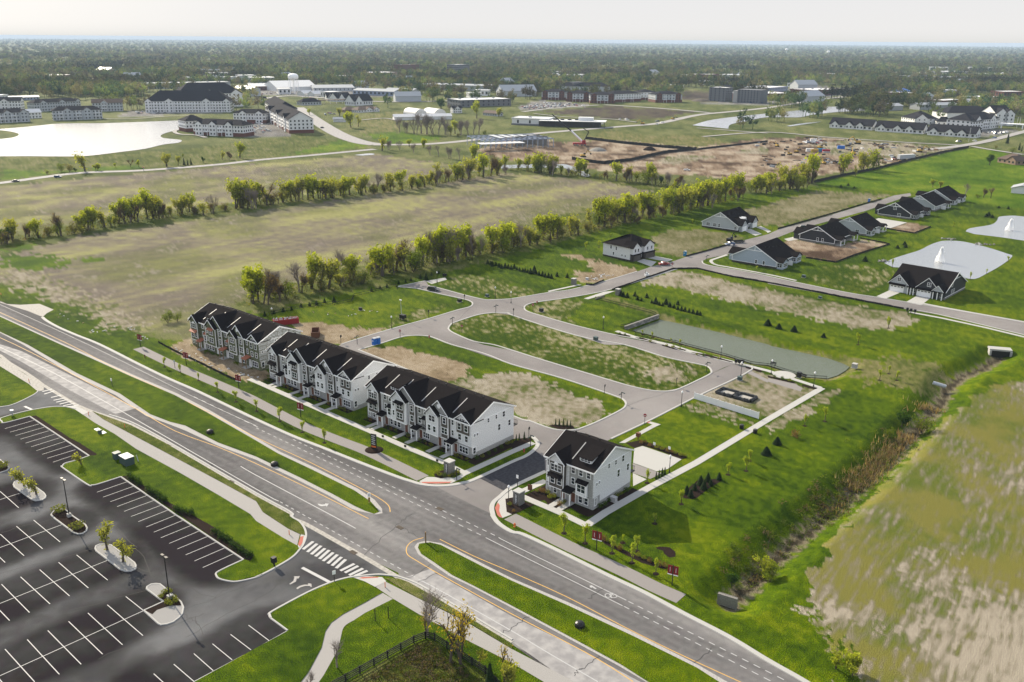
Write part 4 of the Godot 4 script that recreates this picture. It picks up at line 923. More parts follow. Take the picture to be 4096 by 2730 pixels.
func win(parent: Node, at: Vector3, yaw: float, w: float, h: float, nx := 1, ny := 2, called := "window", arch := false) -> MeshInstance3D:
	var key := "w%.2f_%.2f_%d_%d_%s" % [w, h, nx, ny, arch]
	if not meshes.has(key):
		var f := MB.new()
		var e := .11
		f.box(Vector3(-w / 2 - e, -h / 2 - e, 0), Vector3(-w / 2, h / 2 + e, .09))
		f.box(Vector3(w / 2, -h / 2 - e, 0), Vector3(w / 2 + e, h / 2 + e, .09))
		f.box(Vector3(-w / 2, h / 2, 0), Vector3(w / 2, h / 2 + e, .09))
		f.box(Vector3(-w / 2, -h / 2 - e, 0), Vector3(w / 2, -h / 2, .11))
		for i in range(1, nx):
			f.box(Vector3(-w / 2 + w * i / nx - .05, -h / 2, 0), Vector3(-w / 2 + w * i / nx + .05, h / 2, .07))
		for i in range(1, ny):
			f.box(Vector3(-w / 2, -h / 2 + h * i / ny - .03, 0), Vector3(w / 2, -h / 2 + h * i / ny + .03, .06))
		if arch:
			var q := PackedVector2Array()
			for i in 11:
				q.append(Vector2(cos(PI * i / 10.0), sin(PI * i / 10.0)) * w * .20 + Vector2(0, h / 2 + e))
			f.ext(q, 0.0, .10)
		var g := bxm(Vector3(-w / 2, -h / 2, -.02), Vector3(w / 2, h / 2, .035))
		meshes[key] = [f.mesh(), g.mesh()]
	var o := part(called, meshes[key][0], mats.trim_white, parent)
	o.position = at
	o.rotation.y = yaw
	part("pane", meshes[key][1], mats.glass, o)
	return o

func chevron(m: MB, x0: float, x1: float, ye: float, ya: float, z0: float, z1: float, th := .18, xa := -99.0) -> void:
	var a := (x0 + x1) / 2 if xa < -90 else xa
	m.ext(P2([x0, ye, a, ya, x1, ye, x1, ye + th * .8, a, ya + th, x0, ye + th * .8]), z0, z1)

func cross_gable(t: Node, u0: float, u1: float, ua: float, ye: float, ya: float, zf: float, zb: float, face: Material, roof: Material) -> void:
	var m := MB.new()
	m.ext(P2([u0 + .3, ye - .05, u1 - .3, ye - .05, ua, ya - .12]), zb, zf)
	part("gable", m, face, t)
	m = MB.new()
	chevron(m, u0, u1, ye, ya, zb, zf + .38, .17, ua)
	var r := part("gable_roof", m, roof, t)
	m = MB.new()
	m.ext(P2([u0 - .02, ye - .1, ua, ya - .13, u1 + .02, ye - .1, u1 + .02, ye + .12, ua, ya + .15, u0 - .02, ye + .12]), zf + .385, zf + .45)
	part("bargeboard", m, mats.trim_white, r)

func porch(t: Node, u: float, z: float, roof: Material, post: Material, y := 2.75) -> void:
	var m := MB.new()
	m.ext(P2([z - .1, y + .5, z + 1.9, y, z + 1.9, y + .14, z - .1, y + .66]), -1.15, 1.15)
	var r := part("porch_roof", m, roof, t)
	r.transform = Transform3D(Basis(Vector3(0, 0, -1), Vector3.UP, Vector3(1, 0, 0)), Vector3(u, 0, 0))
	r.transform = Transform3D(Basis(Vector3.UP, -PI / 2), Vector3(u, 0, 0))
	for s in [-1, 1]:
		part("porch_post", bxm(Vector3(u + s * .9 - .1, 0, z + 1.55), Vector3(u + s * .9 + .1, y + .05, z + 1.75)), post, t)
	part("porch_step", bxm(Vector3(u - 1.1, -.05, z), Vector3(u + 1.1, .18, z + 1.9)), mats.concrete, t)
	part("porch_beam", bxm(Vector3(u - 1.05, y - .2, z + 1.5), Vector3(u + 1.05, y + .02, z + 1.78)), post, t)

func lean(t: Node, called: String, u0: float, u1: float, y0: float, y1: float, z0: float, z1: float, mt: Material) -> void:
	var m := MB.new()
	for f in [0.0]:
		m.quad(Vector3(u0, y0, z1), Vector3(u1, y0, z1), Vector3(u1, y1, z0), Vector3(u0, y1, z0))
		m.quad(Vector3(u0, y0 - .12, z1), Vector3(u0, y1 - .12, z0), Vector3(u1, y1 - .12, z0), Vector3(u1, y0 - .12, z1))
		m.quad(Vector3(u0, y0 - .12, z1), Vector3(u1, y0 - .12, z1), Vector3(u1, y0, z1), Vector3(u0, y0, z1))
		m.quad(Vector3(u1, y0 - .12, z1), Vector3(u1, y1 - .12, z0), Vector3(u1, y1, z0), Vector3(u1, y0, z1))
		m.quad(Vector3(u0, y1 - .12, z0), Vector3(u0, y0 - .12, z1), Vector3(u0, y0, z1), Vector3(u0, y1, z0))
	part(called, m, mt, t)

func bay(t: Node, u0: float, u1: float, y0: float, y1: float, z: float, mt: Material) -> void:
	var b := part("bay", bxm(Vector3(u0, y0, -.1), Vector3(u1, y1, z)), mt, t)
	var m := MB.new()
	for u in [u0, u1]:
		m.box(Vector3(u - .09, y0 - .02, z - .09), Vector3(u + .09, y1, z + .03))
	m.box(Vector3(u0 + .09, y0 - .03, z - .02), Vector3(u1 - .09, y0 + .16, z + .025))
	part("corner_trim", m, mats.trim_white, b)

func door(t: Node, u: float, z: float, mt: Material, yaw := 0.0) -> void:
	var d := part("door", bxm(Vector3(-.5, .15, 0), Vector3(.5, 2.25, .06)), mt, t)
	d.position = Vector3(u, 0, z)
	d.rotation.y = yaw
	part("door_frame", bxm(Vector3(-.62, .13, -.02), Vector3(.62, 2.4, .035)), mats.trim_white, d)

func shell(t: Node, L: float, D: float, he: float, hr: float, zr: float, wall: Material, side: Material, roof: Material, lot: Array) -> void:
	var m := MB.new()
	m.box(Vector3(.02, 0, -D + .02), Vector3(L - .02, he + .1, -.02))
	part("wall", m, wall, t)
	for x in [0.0, L]:
		m = MB.new()
		m.t = Transform3D(Basis(Vector3(0, 0, -1), Vector3.UP, Vector3(1, 0, 0)), Vector3(x, 0, 0))
		m.ext(P2([0, 0, D, 0, D, he, zr, hr - .1, 0, he]), -.12 if x > 0 else 0.0, 0.0 if x > 0 else .12)
		part("end_wall", m, side, t)
	m = MB.new()
	m.t = Transform3D(Basis(Vector3(0, 0, -1), Vector3.UP, Vector3(1, 0, 0)), Vector3.ZERO)
	var o := .5
	var s1 := (hr - he) / zr; var s2 := (hr - he) / (D - zr)
	m.ext(P2([-o, he - o * s1, zr, hr, D + o, he - o * s2, D + o, he - o * s2 + .16, zr, hr + .2, -o, he - o * s1 + .16]), -.35, L + .35)
	var r := part("roof", m, roof, t)
	for x in [-.36, L + .36]:
		m = MB.new()
		m.t = Transform3D(Basis(Vector3(0, 0, -1), Vector3.UP, Vector3(1, 0, 0)), Vector3(x, 0, 0))
		m.ext(P2([-o - .02, he - o * s1 - .12, zr, hr - .12, D + o + .02, he - o * s2 - .12, D + o + .02, he - o * s2 + .18, zr, hr + .23, -o - .02, he - o * s1 + .18]), -.03, .03)
		part("bargeboard", m, mats.trim_white, r)
	m = MB.new()
	m.box(Vector3(-.35, he - o * s1 - .14, o + .005), Vector3(L + .35, he - o * s1 + .17, o + .09))
	part("gutter", m, mats.trim_white, r)
	for u in lot: # flashing of the party walls, and vents near the ridge
		m = MB.new()
		var za := -.9; var zb := -zr + 1.4
		var ya := he + .9 * s1 + .17; var yb := he + (zr - 1.4) * s1 + .17
		m.quad(Vector3(u - .07, ya + .1, za), Vector3(u + .1, ya + .1, za), Vector3(u + .1, yb + .1, zb), Vector3(u - .07, yb + .1, zb))
		m.quad(Vector3(u + .1, ya + .1, za), Vector3(u + .1, ya - .1, za), Vector3(u + .1, yb - .1, zb), Vector3(u + .1, yb + .1, zb))
		m.quad(Vector3(u - .1, ya - .1, za), Vector3(u - .1, ya + .1, za), Vector3(u - .1, yb + .1, zb), Vector3(u - .1, yb - .1, zb))
		part("party_wall_flashing", m, mats.galv, r)
	var n := int(L / 3.0)
	for i in n:
		var z := zr + 1.0 + .6 * (i % 2)
		m = MB.new()
		m.box(Vector3(1.5 + i * 3.0, hr - (z - zr) * s2 + .1, -z - .18), Vector3(1.8 + i * 3.0, hr - (z - zr) * s2 + .55, -z + .18))
		part("roof_vent", m, mats.metal_dark, r)

func side_windows(t: Node, x: float, rows: Array) -> void:
	for q in rows:
		win(t, Vector3(x, q[1], -q[0]), PI / 2, q[2], q[3])

func unit_a(t: Node, k: Dictionary, o: float) -> void:
	bay(t, o + 1.45, o + 5.1, 2.35, 8.2, .95, k.B)
	cross_gable(t, o + .85, o + 5.65, o + 3.25, 8.15, 10.35, .95, -4.2, k.W, k.R)
	win(t, Vector3(o + 3.25, 7.0, .95), 0, 2.6, 1.35, 3, 2, "arched_window", true)
	lean(t, "awning_roof", o + 1.5, o + 5.05, 5.15, 5.75, .95, 1.75, k.A)
	for u in [2.4, 4.15]:
		win(t, Vector3(o + u, 4.1, .95), 0, 1.0, 1.35, 1, 2)
	for y in [7.1, 4.3, 1.5]:
		win(t, Vector3(o + .72, y, 0), 0, .75, 1.35, 1, 2)
	win(t, Vector3(o + 2.5, 1.4, .06), 0, .75, 1.2, 1, 2)
	door(t, o + 4.5, .06, k.D)

func unit_b(t: Node, k: Dictionary, o: float, dx := 0.0) -> void:
	part("siding_panel", bxm(Vector3(o + .05, 2.7, -.05), Vector3(o + 5.85 - dx, 8.3, .07)), k.G, t)
	var m := MB.new()
	m.ext(P2([o + 1.5, 8.6, o + 4.5, 8.6, o + 4.5, 10.2, o + 1.5, 10.2]), -5.2, -1.3)
	var d := part("dormer", m, k.W, t)
	lean(d, "dormer_roof", o + 1.2, o + 4.8, 10.15, 11.35, -6.2, -.95, k.R)
	win(d, Vector3(o + 3.0, 9.65, -1.3), 0, 2.3, .7, 3, 2)
	for u in ([1.0, 2.9, 4.8] if dx < .1 else [.9, 2.7]):
		win(t, Vector3(o + u, 7.35, .07), 0, .85, 1.35, 1, 2)
	win(t, Vector3(o + 1.0, 4.9, .07), 0, .75, 1.3, 1, 2)
	bay(t, o + 2.25, o + 4.75, 2.5, 5.45, .75, k.W)
	lean(t, "awning_roof", o + 2.1, o + 4.9, 5.35, 5.95, 0, 1.0, k.A)
	win(t, Vector3(o + 3.5, 4.2, .75), 0, 1.9, 1.6, 2, 2)
	win(t, Vector3(o + 3.0, 1.4, .06), 0, .85, 1.4, 1, 2)
	win(t, Vector3(o + 4.4, 1.4, .06), 0, .85, 1.4, 1, 2)

func townhouse_row(a: Vector2, yaw: float, L: float, k: Dictionary, label: String) -> Node3D:
	var t := thing("townhouse_row", label, "townhouse row", a, yaw, "rows of three storey townhouses along the road")
	shell(t, L, 14.5, 8.45, 11.6, 7.1, k.W, k.S, k.R, [5.9, 10.9, 18.6, 28.9])
	part("base_course", bxm(Vector3(-.06, 0, -.1), Vector3(L + .06, 2.7, .055)), k.M, t)
	part("base_course", bxm(Vector3(L - .1, 0, -14.45), Vector3(L + .07, 1.1, -.12)), k.M, t)
	unit_a(t, k, 0.0)
	porch(t, 6.4, .06, k.A, k.P)
	unit_b(t, k, 5.9, 1.6)
	door(t, 7.1, .06, k.D)
	bay(t, 10.3, 15.4, 2.75, 8.4, 1.25, k.W)
	cross_gable(t, 10.0, 15.6, 12.5, 8.3, 10.75, 1.25, -5.0, k.W, k.R)
	cross_gable(t, 10.0, 18.2, 14.2, 8.4, 12.0, .35, -7.3, k.G, k.R)
	part("siding_panel", bxm(Vector3(12.0, 3.2, 1.2), Vector3(14.6, 7.9, 1.31)), k.B, t)
	lean(t, "awning_roof", 11.8, 14.8, 7.85, 8.35, 1.2, 2.0, k.A)
	for y in [7.0, 4.6]:
		win(t, Vector3(13.3, y, 1.31), 0, 1.9, 1.35, 2, 2)
		win(t, Vector3(11.1, y + .2, 1.25), 0, .6, 1.25, 1, 2)
	bay(t, 15.9, 17.8, 2.75, 8.3, .65, k.B)
	for y in [7.2, 4.7]:
		win(t, Vector3(16.85, y, .65), 0, .9, 1.4, 1, 2)
	for u in [11.6, 16.2]:
		win(t, Vector3(u, 1.4, .06), 0, 1.0, 1.4, 1, 2)
	door(t, 14.2, .06, k.D)
	porch(t, 18.5, .06, k.A, k.P)
	door(t, 19.2, .06, k.D)
	part("siding_panel", bxm(Vector3(17.85, 2.7, -.05), Vector3(22.3, 8.3, .07)), k.G, t)
	for u in [18.9, 20.9]:
		win(t, Vector3(u, 7.3, .07), 0, .9, 1.4, 1, 2)
	win(t, Vector3(18.9, 4.7, .07), 0, .9, 1.4, 1, 2)
	win(t, Vector3(21.1, 4.3, .07), 0, 1.0, 2.0, 2, 1, "balcony_door")
	lean(t, "awning_roof", 20.1, 22.1, 5.7, 6.2, .05, 1.0, k.A)
	var rail := MB.new()
	for i in 9:
		rail.box(Vector3(20.2 + i * .22, 3.2, .68), Vector3(20.24 + i * .22, 4.2, .72))
	rail.box(Vector3(20.15, 4.18, .66), Vector3(22.05, 4.26, .74))
	rail.box(Vector3(20.15, 3.1, .05), Vector3(22.05, 3.22, .75))
	part("balcony", rail, mats.metal_dark, t)
	win(t, Vector3(21.0, 1.4, .06), 0, 2.0, 1.4, 3, 2)
	bay(t, 22.3, 26.0, 2.8, 8.0, 1.25, k.W)
	cross_gable(t, 21.9, 26.4, 23.9, 7.9, 9.9, 1.25, -3.6, k.W, k.R)
	cross_gable(t, 22.0, 29.0, 25.6, 8.3, 11.6, .35, -7.2, k.G, k.R)
	win(t, Vector3(24.2, 7.0, 1.25), 0, 1.9, 1.4, 2, 2)
	for u in [23.3, 25.0]:
		win(t, Vector3(u, 4.5, 1.25), 0, .85, 1.4, 1, 2)
	var oval := MB.new()
	oval.t = Transform3D(Basis(Vector3(1, 0, 0), Vector3(0, 0, 1), Vector3(0, -1, 0)), Vector3(25.6, 10.1, .36))
	oval.lathe(P2([.0, .09, .42, .09, .55, .05, .55, 0]), Vector3.ZERO, 14)
	part("round_window", oval, mats.trim_white, t)
	bay(t, 26.5, 28.8, 2.75, 8.2, .65, k.B)
	win(t, Vector3(27.65, 7.2, .65), 0, .9, 1.4, 1, 2)
	win(t, Vector3(27.65, 4.7, .65), 0, 1.8, 1.4, 2, 2)
	win(t, Vector3(27.7, 1.4, .06), 0, 1.9, 1.4, 2, 2)
	door(t, 25.6, .06, k.D)
	porch(t, 30.1, .06, k.A, k.P)
	door(t, 30.7, .06, k.D)
	part("siding_panel", bxm(Vector3(31.0, 5.35, -.05), Vector3(34.9, 8.25, .12)), k.B, t)
	cross_gable(t, 30.3, L + .1, 32.9, 8.3, 10.3, .1, -4.0, k.W, k.R)
	win(t, Vector3(32.9, 8.75, .12), 0, 1.4, .5, 3, 1)
	for u in [31.9, 34.0]:
		win(t, Vector3(u, 6.9, .12), 0, 1.0, 1.5, 1, 2)
		win(t, Vector3(u, 4.3, .0), 0, .9, 1.4, 1, 2)
	for y in [7.2, 4.6]:
		win(t, Vector3(29.7, y, 0), 0, .6, 1.3, 1, 2)
	win(t, Vector3(33.2, 1.5, .06), 0, 2.6, 1.5, 3, 2)
	side_windows(t, L, [[10.9, 7.5, .8, 1.3], [8.3, 7.6, .6, .95], [5.6, 7.6, .6, .95], [12.9, 4.7, .8, 1.4], [9.3, 4.7, .8, 1.5], [1.0, 5.4, .55, .55], [1.9, 5.4, .55, .55], [.9, 1.6, .8, 1.6]])
	part("belt_trim", bxm(Vector3(L - .02, 8.35, -14.5), Vector3(L + .04, 8.5, 0)), mats.trim_white, t)
	rail = MB.new()
	rail.box(Vector3(L - 3.0, 3.2, -15.9), Vector3(L, 3.35, -14.5))
	rail.box(Vector3(L - 3.0, 4.3, -15.9), Vector3(L, 4.36, -15.84))
	for i in 10:
		rail.box(Vector3(L - 3.0 + i * .33, 3.3, -15.9), Vector3(L - 2.95 + i * .33, 4.3, -15.85))
	part("rear_balcony", rail, mats.metal_dark, t)
	return t

func build_townhouses() -> void:
	var kc := {"W": mats.siding_white, "S": mats.siding_white, "G": mats.siding_grey, "B": mats.siding_brown, "R": mats.roof_dark, "A": mats.roof_dark, "D": mats.door_brown, "M": mats.brick_white, "P": mats.trim_white}
	townhouse_row(Vector2(-35.84, -208.75), deg_to_rad(-40.74), 35.53, kc, "finished white townhouse row beside the stone entrance pillar and black sign board")
	townhouse_row(Vector2(-67.2, -235.56), deg_to_rad(-40.5), 35.5, kc, "finished white townhouse row in the middle, between the unclad row and the corner row")
	var ka := {"W": mats.sheathing, "S": mats.house_wrap, "G": mats.sheathing, "B": mats.sheathing, "R": mats.roof_dark, "A": mats.copper, "D": mats.siding_white, "M": mats.sheathing, "P": mats.wood}
	var ra := townhouse_row(Vector2(-98.33, -264.05), deg_to_rad(-40.4), 35.5, ka, "unclad townhouse row with green sheathing and bare wrapped end wall")
	var lw := MB.new()
	lw.box(Vector3(35.4, .0, -14.5), Vector3(35.56, 3.2, -4.5))
	part("bare_foundation_wall", lw, mats.wood, ra)
	var t := thing("townhouse_pair", "detached white three storey townhouse pair standing alone right of the entrance street", "townhouse", Vector2(7.35, -170.05), deg_to_rad(-39.8))
	var L := 11.98
	shell(t, L, 13.7, 8.5, 11.6, 6.9, kc.W, kc.S, kc.R, [5.9])
	part("base_course", bxm(Vector3(-.06, 0, -2.3), Vector3(L + .06, 2.6, .055)), kc.M, t)
	part("base_course", bxm(Vector3(L - .1, 0, -13.65), Vector3(L + .05, 1.1, -2.3)), kc.M, t)
	unit_a(t, kc, 0.0)
	porch(t, 6.5, .06, kc.A, kc.P)
	door(t, 7.1, .06, kc.D)
	unit_b(t, kc, 5.95)
	side_windows(t, L, [[10.4, 7.7, .8, 1.35], [7.7, 7.8, .6, 1.0], [5.2, 7.9, .6, 1.0], [12.4, 5.0, .8, 1.5], [8.9, 4.9, .8, 1.6], [1.0, 5.4, .55, .55], [1.9, 5.5, .55, .55], [.85, 1.6, .8, 1.6]])
	part("belt_trim", bxm(Vector3(L - .02, 8.4, -13.7), Vector3(L + .04, 8.55, 0)), mats.trim_white, t)
	var rail := MB.new()
	rail.box(Vector3(L - 2.6, 3.2, -14.9), Vector3(L + .3, 3.35, -13.7))
	rail.box(Vector3(L - 2.6, 4.3, -14.9), Vector3(L + .3, 4.36, -14.84))
	for i in 10:
		rail.box(Vector3(L - 2.6 + i * .3, 3.3, -14.9), Vector3(L - 2.55 + i * .3, 4.3, -14.85))
	part("rear_balcony", rail, mats.metal_dark, t)
	for q in [[Vector2(-35.84, -208.75), deg_to_rad(-40.74), "corner"], [Vector2(-67.2, -235.56), deg_to_rad(-40.5), "middle"]]:
		var n := 0
		var fr := Transform3D(Basis(Vector3.UP, q[1]), at3(q[0]))
		for u in [4.6, 6.5, 14.2, 18.5, 25.6, 30.1]:
			var m := MB.new()
			m.t = fr
			m.box(Vector3(u - .65, -.05, .1), Vector3(u + .65, .075, 4.3 if u != 6.5 else 4.4))
			structure("front_path", m, mats.concrete)
		for u in [[.2, 3.8], [5.3, 5.8], [7.3, 13.4], [15.0, 17.7], [19.3, 24.8], [26.4, 29.3], [31.0, 35.6]]:
			var m := MB.new()
			m.t = fr
			m.box(Vector3(u[0], -.05, .05), Vector3(u[1], .05, 1.9))
			structure("mulch_bed", m, mats.mulch)
			for i in int((u[1] - u[0]) / 0.9):
				var c: Vector3 = fr * Vector3(u[0] + .5 + i * .9, 0, 1.2 + .4 * (i % 2))
				n += 1
				shrub(Vector2(c.x, c.z), rng.randf_range(.55, .95), rng.randi() % 3, "%s low shrub from the left before the %s white townhouse row" % [ordinal(n), q[2]], "foundation shrubs along the townhouse rows")
	var fd := Transform3D(Basis(Vector3.UP, deg_to_rad(-39.8)), at3(Vector2(7.35, -170.05)))
	for u in [[3.9, 5.2], [6.0, 7.4]]:
		var m := MB.new()
		m.t = fd
		m.box(Vector3(u[0], -.05, .1), Vector3(u[1], .075, 4.6))
		structure("front_path", m, mats.concrete)
	flat("mulch_bed", V("2.9,-168.4 7.4,-173.1 7.5,-169.7 10.5,-166.9 9,-164.3 7.6,-164.5 7,-166.4 5.4,-165.9"), .03, mats.mulch)
	flat("mulch_bed", V("8.8,-163.4 10.3,-166 11.5,-164.8 9.9,-162.3"), .03, mats.mulch)
	flat("mulch_bed", V("10.5,-161.7 12.7,-165.1 16.6,-162.2 25.8,-171.9 27.5,-170.7 18.4,-161.6 15.4,-159.6 14.6,-160.2 13.4,-161.5 12.2,-163.3"), .03, mats.mulch)
	flat("mulch_bed", V("-8.9,-185.6 0.5,-196.3 0.3,-191.8 -8,-182.2 -9.7,-183.7"), .03, mats.mulch)
	flat("mulch_bed", V("0.2,-195.2 1.7,-195.5 3,-198 5.1,-196.2 4.5,-195 0.2,-189.8"), .03, mats.mulch)
	flat("mulch_bed", V("-16.7,-177.5 -15.8,-179.1 -14,-179.9 -11.8,-179.4 -11,-178.4 -12.8,-176.5 -15.1,-175.6 -16.4,-176.2"), .072, mats.mulch)
	flat("mulch_bed", V("-1.1,-166.7 1.2,-167.7 2.7,-165.8 4.8,-164.3 1.6,-161.3 0.3,-160.3 -0.8,-161.3"), .072, mats.mulch)
	flat("mulch_bed", V("9.2,-204.2 10.3,-204.9 15.1,-204.4 15.5,-202.6 11.8,-201.9"), .05, mats.mulch)
	flat("mulch_bed", V("26.9,-194.5 30.6,-196.1 34.1,-193.7 40,-188 40,-186.9 38.6,-186 33.7,-191.1 30.7,-193.1 28.6,-191.8"), .04, mats.mulch)
	flat("mulch_bed", V("35.3,-169 36.9,-171.1 40.6,-176.2 44.9,-176.5 45.5,-175.7 41.6,-171.7 38.6,-167.8 37.4,-167.3 35.9,-167.7"), .04, mats.mulch)
	flat("mulch_bed", V("27.2,-148.4 28.2,-148.7 29.8,-148.5 30.6,-147 30.4,-145.3 29.2,-144.9 28.4,-146.2 28.4,-147.3 27.4,-147.8"), .03, mats.mulch)
	flat("mulch_bed", V("16.9,-151.4 17.9,-151.8 18.7,-149.8 22.4,-146.3 28.5,-141.5 27.6,-141.1 24,-143 20.4,-146.6 17.7,-149.6"), .03, mats.mulch)
	for s in ["46.7,-267.2 50.4,-265 53.5,-262.2 52.6,-261.2 49.5,-263.1 46.6,-266.2", "54.6,-260.2 59.2,-258.3 65.5,-251.7 64.7,-250.9 58.6,-255.4 54.3,-258.7", "68.2,-248 72,-244.6 71.3,-243.1 67.8,-246.6", "72.6,-240.5 75.6,-238 79,-235.5 78.3,-234.6 74.8,-237.1 72.3,-239.2", "80.5,-233.8 83.7,-230.9 82.9,-230.1 79.8,-232.6", "33.3,-278 36.4,-277.1 38.1,-275.7 36.8,-274.7 33.4,-275.9", "39.2,-274.2 41.5,-273.9 45.7,-269.1 44.9,-268.2 41.2,-271.2"]:
		flat("mulch_bed", V(s), .074, mats.mulch)

func villa(called: String, label: String, a: Vector2, b: Vector2, D: float, wall: Material, base: Material, k: Dictionary) -> Node3D:
	var d := b - a
	var L := d.length()
	var t := thing(called, label, "house", a, -d.angle(), "single storey villas of the new streets")
	var he: float = k.get("he", 3.0)
	var hr: float = k.get("hr", he + L * .27)
	var roof: Material = mats.roof_dark
	var m := MB.new()
	m.ext(P2([0, 0, L, 0, L, he, L / 2, hr - .1, 0, he]), -D, 0)
	part("wall", m, wall, t)
	part("base_course", bxm(Vector3(-.06, 0, -D + .02), Vector3(L + .06, k.get("bh", .8), .06)), base, t)
	m = MB.new()
	var s := (hr - he) / (L / 2)
	var o := .6
	var e: float = k.get("hip", 0.0)
	m.ext(P2([-o, he - o * s, L / 2, hr, L + o, he - o * s, L + o, he - o * s + .18, L / 2, hr + .22, -o, he - o * s + .18]), -D - .4, .4)
	var r := part("roof", m, roof, t)
	m = MB.new()
	m.ext(P2([-o - .03, he - o * s - .12, L / 2, hr - .14, L + o + .03, he - o * s - .12, L + o + .03, he - o * s + .2, L / 2, hr + .25, -o - .03, he - o * s + .2]), .405, .5)
	part("bargeboard", m, mats.trim_white, r)
	for x in [-o, L + o]:
		part("gutter", bxm(Vector3(x - .06, he - o * s - .1, -D - .4), Vector3(x + .06, he - o * s + .16, .4)), mats.trim_white, r)
	m = MB.new()
	var yb := he + (hr - he) * .62
	var hw := L / 2 * .38
	m.box(Vector3(L / 2 - hw, yb - .14, 0), Vector3(L / 2 + hw, yb + .12, .08))
	m.box(Vector3(L / 2 - .12, yb + .12, 0), Vector3(L / 2 + .12, hr - .5, .08))
	part("gable_trim", m, mats.trim_white, t)
	m = MB.new()
	m.box(Vector3(-.05, .8, -.05), Vector3(.16, he, .09))
	m.box(Vector3(L - .16, .8, -.05), Vector3(L + .05, he, .09))
	m.box(Vector3(-.05, .8, .06), Vector3(L + .05, .98, .1))
	part("corner_trim", m, mats.trim_white, t)
	for q in k.get("front", []):
		win(t, Vector3(q[0] * L, q[1], .0), 0, q[2], q[3], q[4], 2)
	for q in k.get("rooms", []):
		var z0: float = -q[0] * D; var w: float = q[1]; var dep: float = q[2]
		m = MB.new()
		m.box(Vector3(L - .3, 0, z0 - w), Vector3(L + dep, he - .2, z0))
		var room := part("garden_room", m, wall, t)
		m = MB.new()
		m.t = Transform3D(Basis(Vector3(0, 0, -1), Vector3.UP, Vector3(1, 0, 0)), Vector3(0, 0, z0))
		chevron(m, -.35, w + .35, he - .3, he + w * .26, L - 4.0, L + dep + .35)
		part("garden_room_roof", m, roof, room)
		m = MB.new()
		m.t = Transform3D(Basis(Vector3(0, 0, -1), Vector3.UP, Vector3(1, 0, 0)), Vector3(0, 0, z0))
		m.ext(P2([0, he - .22, w, he - .22, w / 2, he + w * .25]), L, L + dep)
		part("garden_room_gable", m, wall, room)
		win(room, Vector3(L + dep / 2, 1.55, z0), 0, dep * .72, 1.5, 2, 2)
		win(room, Vector3(L + dep, 1.55, z0 - w / 2), PI / 2, w * .72, 1.5, 3, 2)
	for q in k.get("porches", []):
		var z0: float = -q[0] * D; var w: float = q[1]; var dep: float = q[2]
		var pr := MB.new()
		pr.t = Transform3D(Basis(Vector3(0, 0, -1), Vector3.UP, Vector3(1, 0, 0)), Vector3(0, 0, z0))
		chevron(pr, -.3, w + .3, he - .35, he + w * .24, L - 4.0, L + dep + .35)
		var pp := part("porch_roof", pr, roof, t)
		for z in [z0 - .15, z0 - w + .15]:
			part("porch_post", bxm(Vector3(L + dep - .35, 0, z - .15), Vector3(L + dep - .05, he - .3, z + .15)), mats.trim_white, pp)
		part("porch_floor", bxm(Vector3(L, 0, z0 - w), Vector3(L + dep, .15, z0)), mats.concrete, pp)
		part("porch_beam", bxm(Vector3(L, he - .6, z0 - .3), Vector3(L + dep, he - .3, z0)), mats.trim_white, pp)
	for q in k.get("side", []):
		win(t, Vector3(L, q[1], -q[0] * D), PI / 2, q[2], q[3], q[4], 2)
	for q in k.get("screens", []):
		part("privacy_screen", bxm(Vector3(L, 0, -q * D - .06), Vector3(L + 2.6, 2.0, -q * D + .06)), mats.white_vinyl, t)
	for q in k.get("wings", []):
		var z0: float = -q[0] * D; var w: float = q[1]; var dep: float = q[2]
		m = MB.new()
		m.t = Transform3D(Basis(Vector3(0, 0, -1), Vector3.UP, Vector3(1, 0, 0)), Vector3(0, 0, z0))
		m.ext(P2([0, 0, w, 0, w, he, w / 2, he + w * .3, 0, he]), -dep, 3.0)
		var wg := part("garage_wing", m, wall, t)
		m = MB.new()
		m.t = Transform3D(Basis(Vector3(0, 0, -1), Vector3.UP, Vector3(1, 0, 0)), Vector3(0, 0, z0))
		chevron(m, -.4, w + .4, he - .15, he + w * .32, -dep - .4, L * .3)
		part("garage_wing_roof", m, roof, wg)
		part("garage_door", bxm(Vector3(-dep - .06, .1, z0 - w + .6), Vector3(-dep + .02, 2.4, z0 - .6)), mats.trim_white, wg)
	for i in 5:
		part("roof_vent", bxm(Vector3(L * .62 + i * .5, hr - (L * .12 + i * .5) * s + .15, -D * (.2 + .13 * i) - .12), Vector3(L * .62 + i * .5 + .25, hr - (L * .12 + i * .5) * s + .5, -D * (.2 + .13 * i) + .12)), mats.metal_dark, r)
	return t

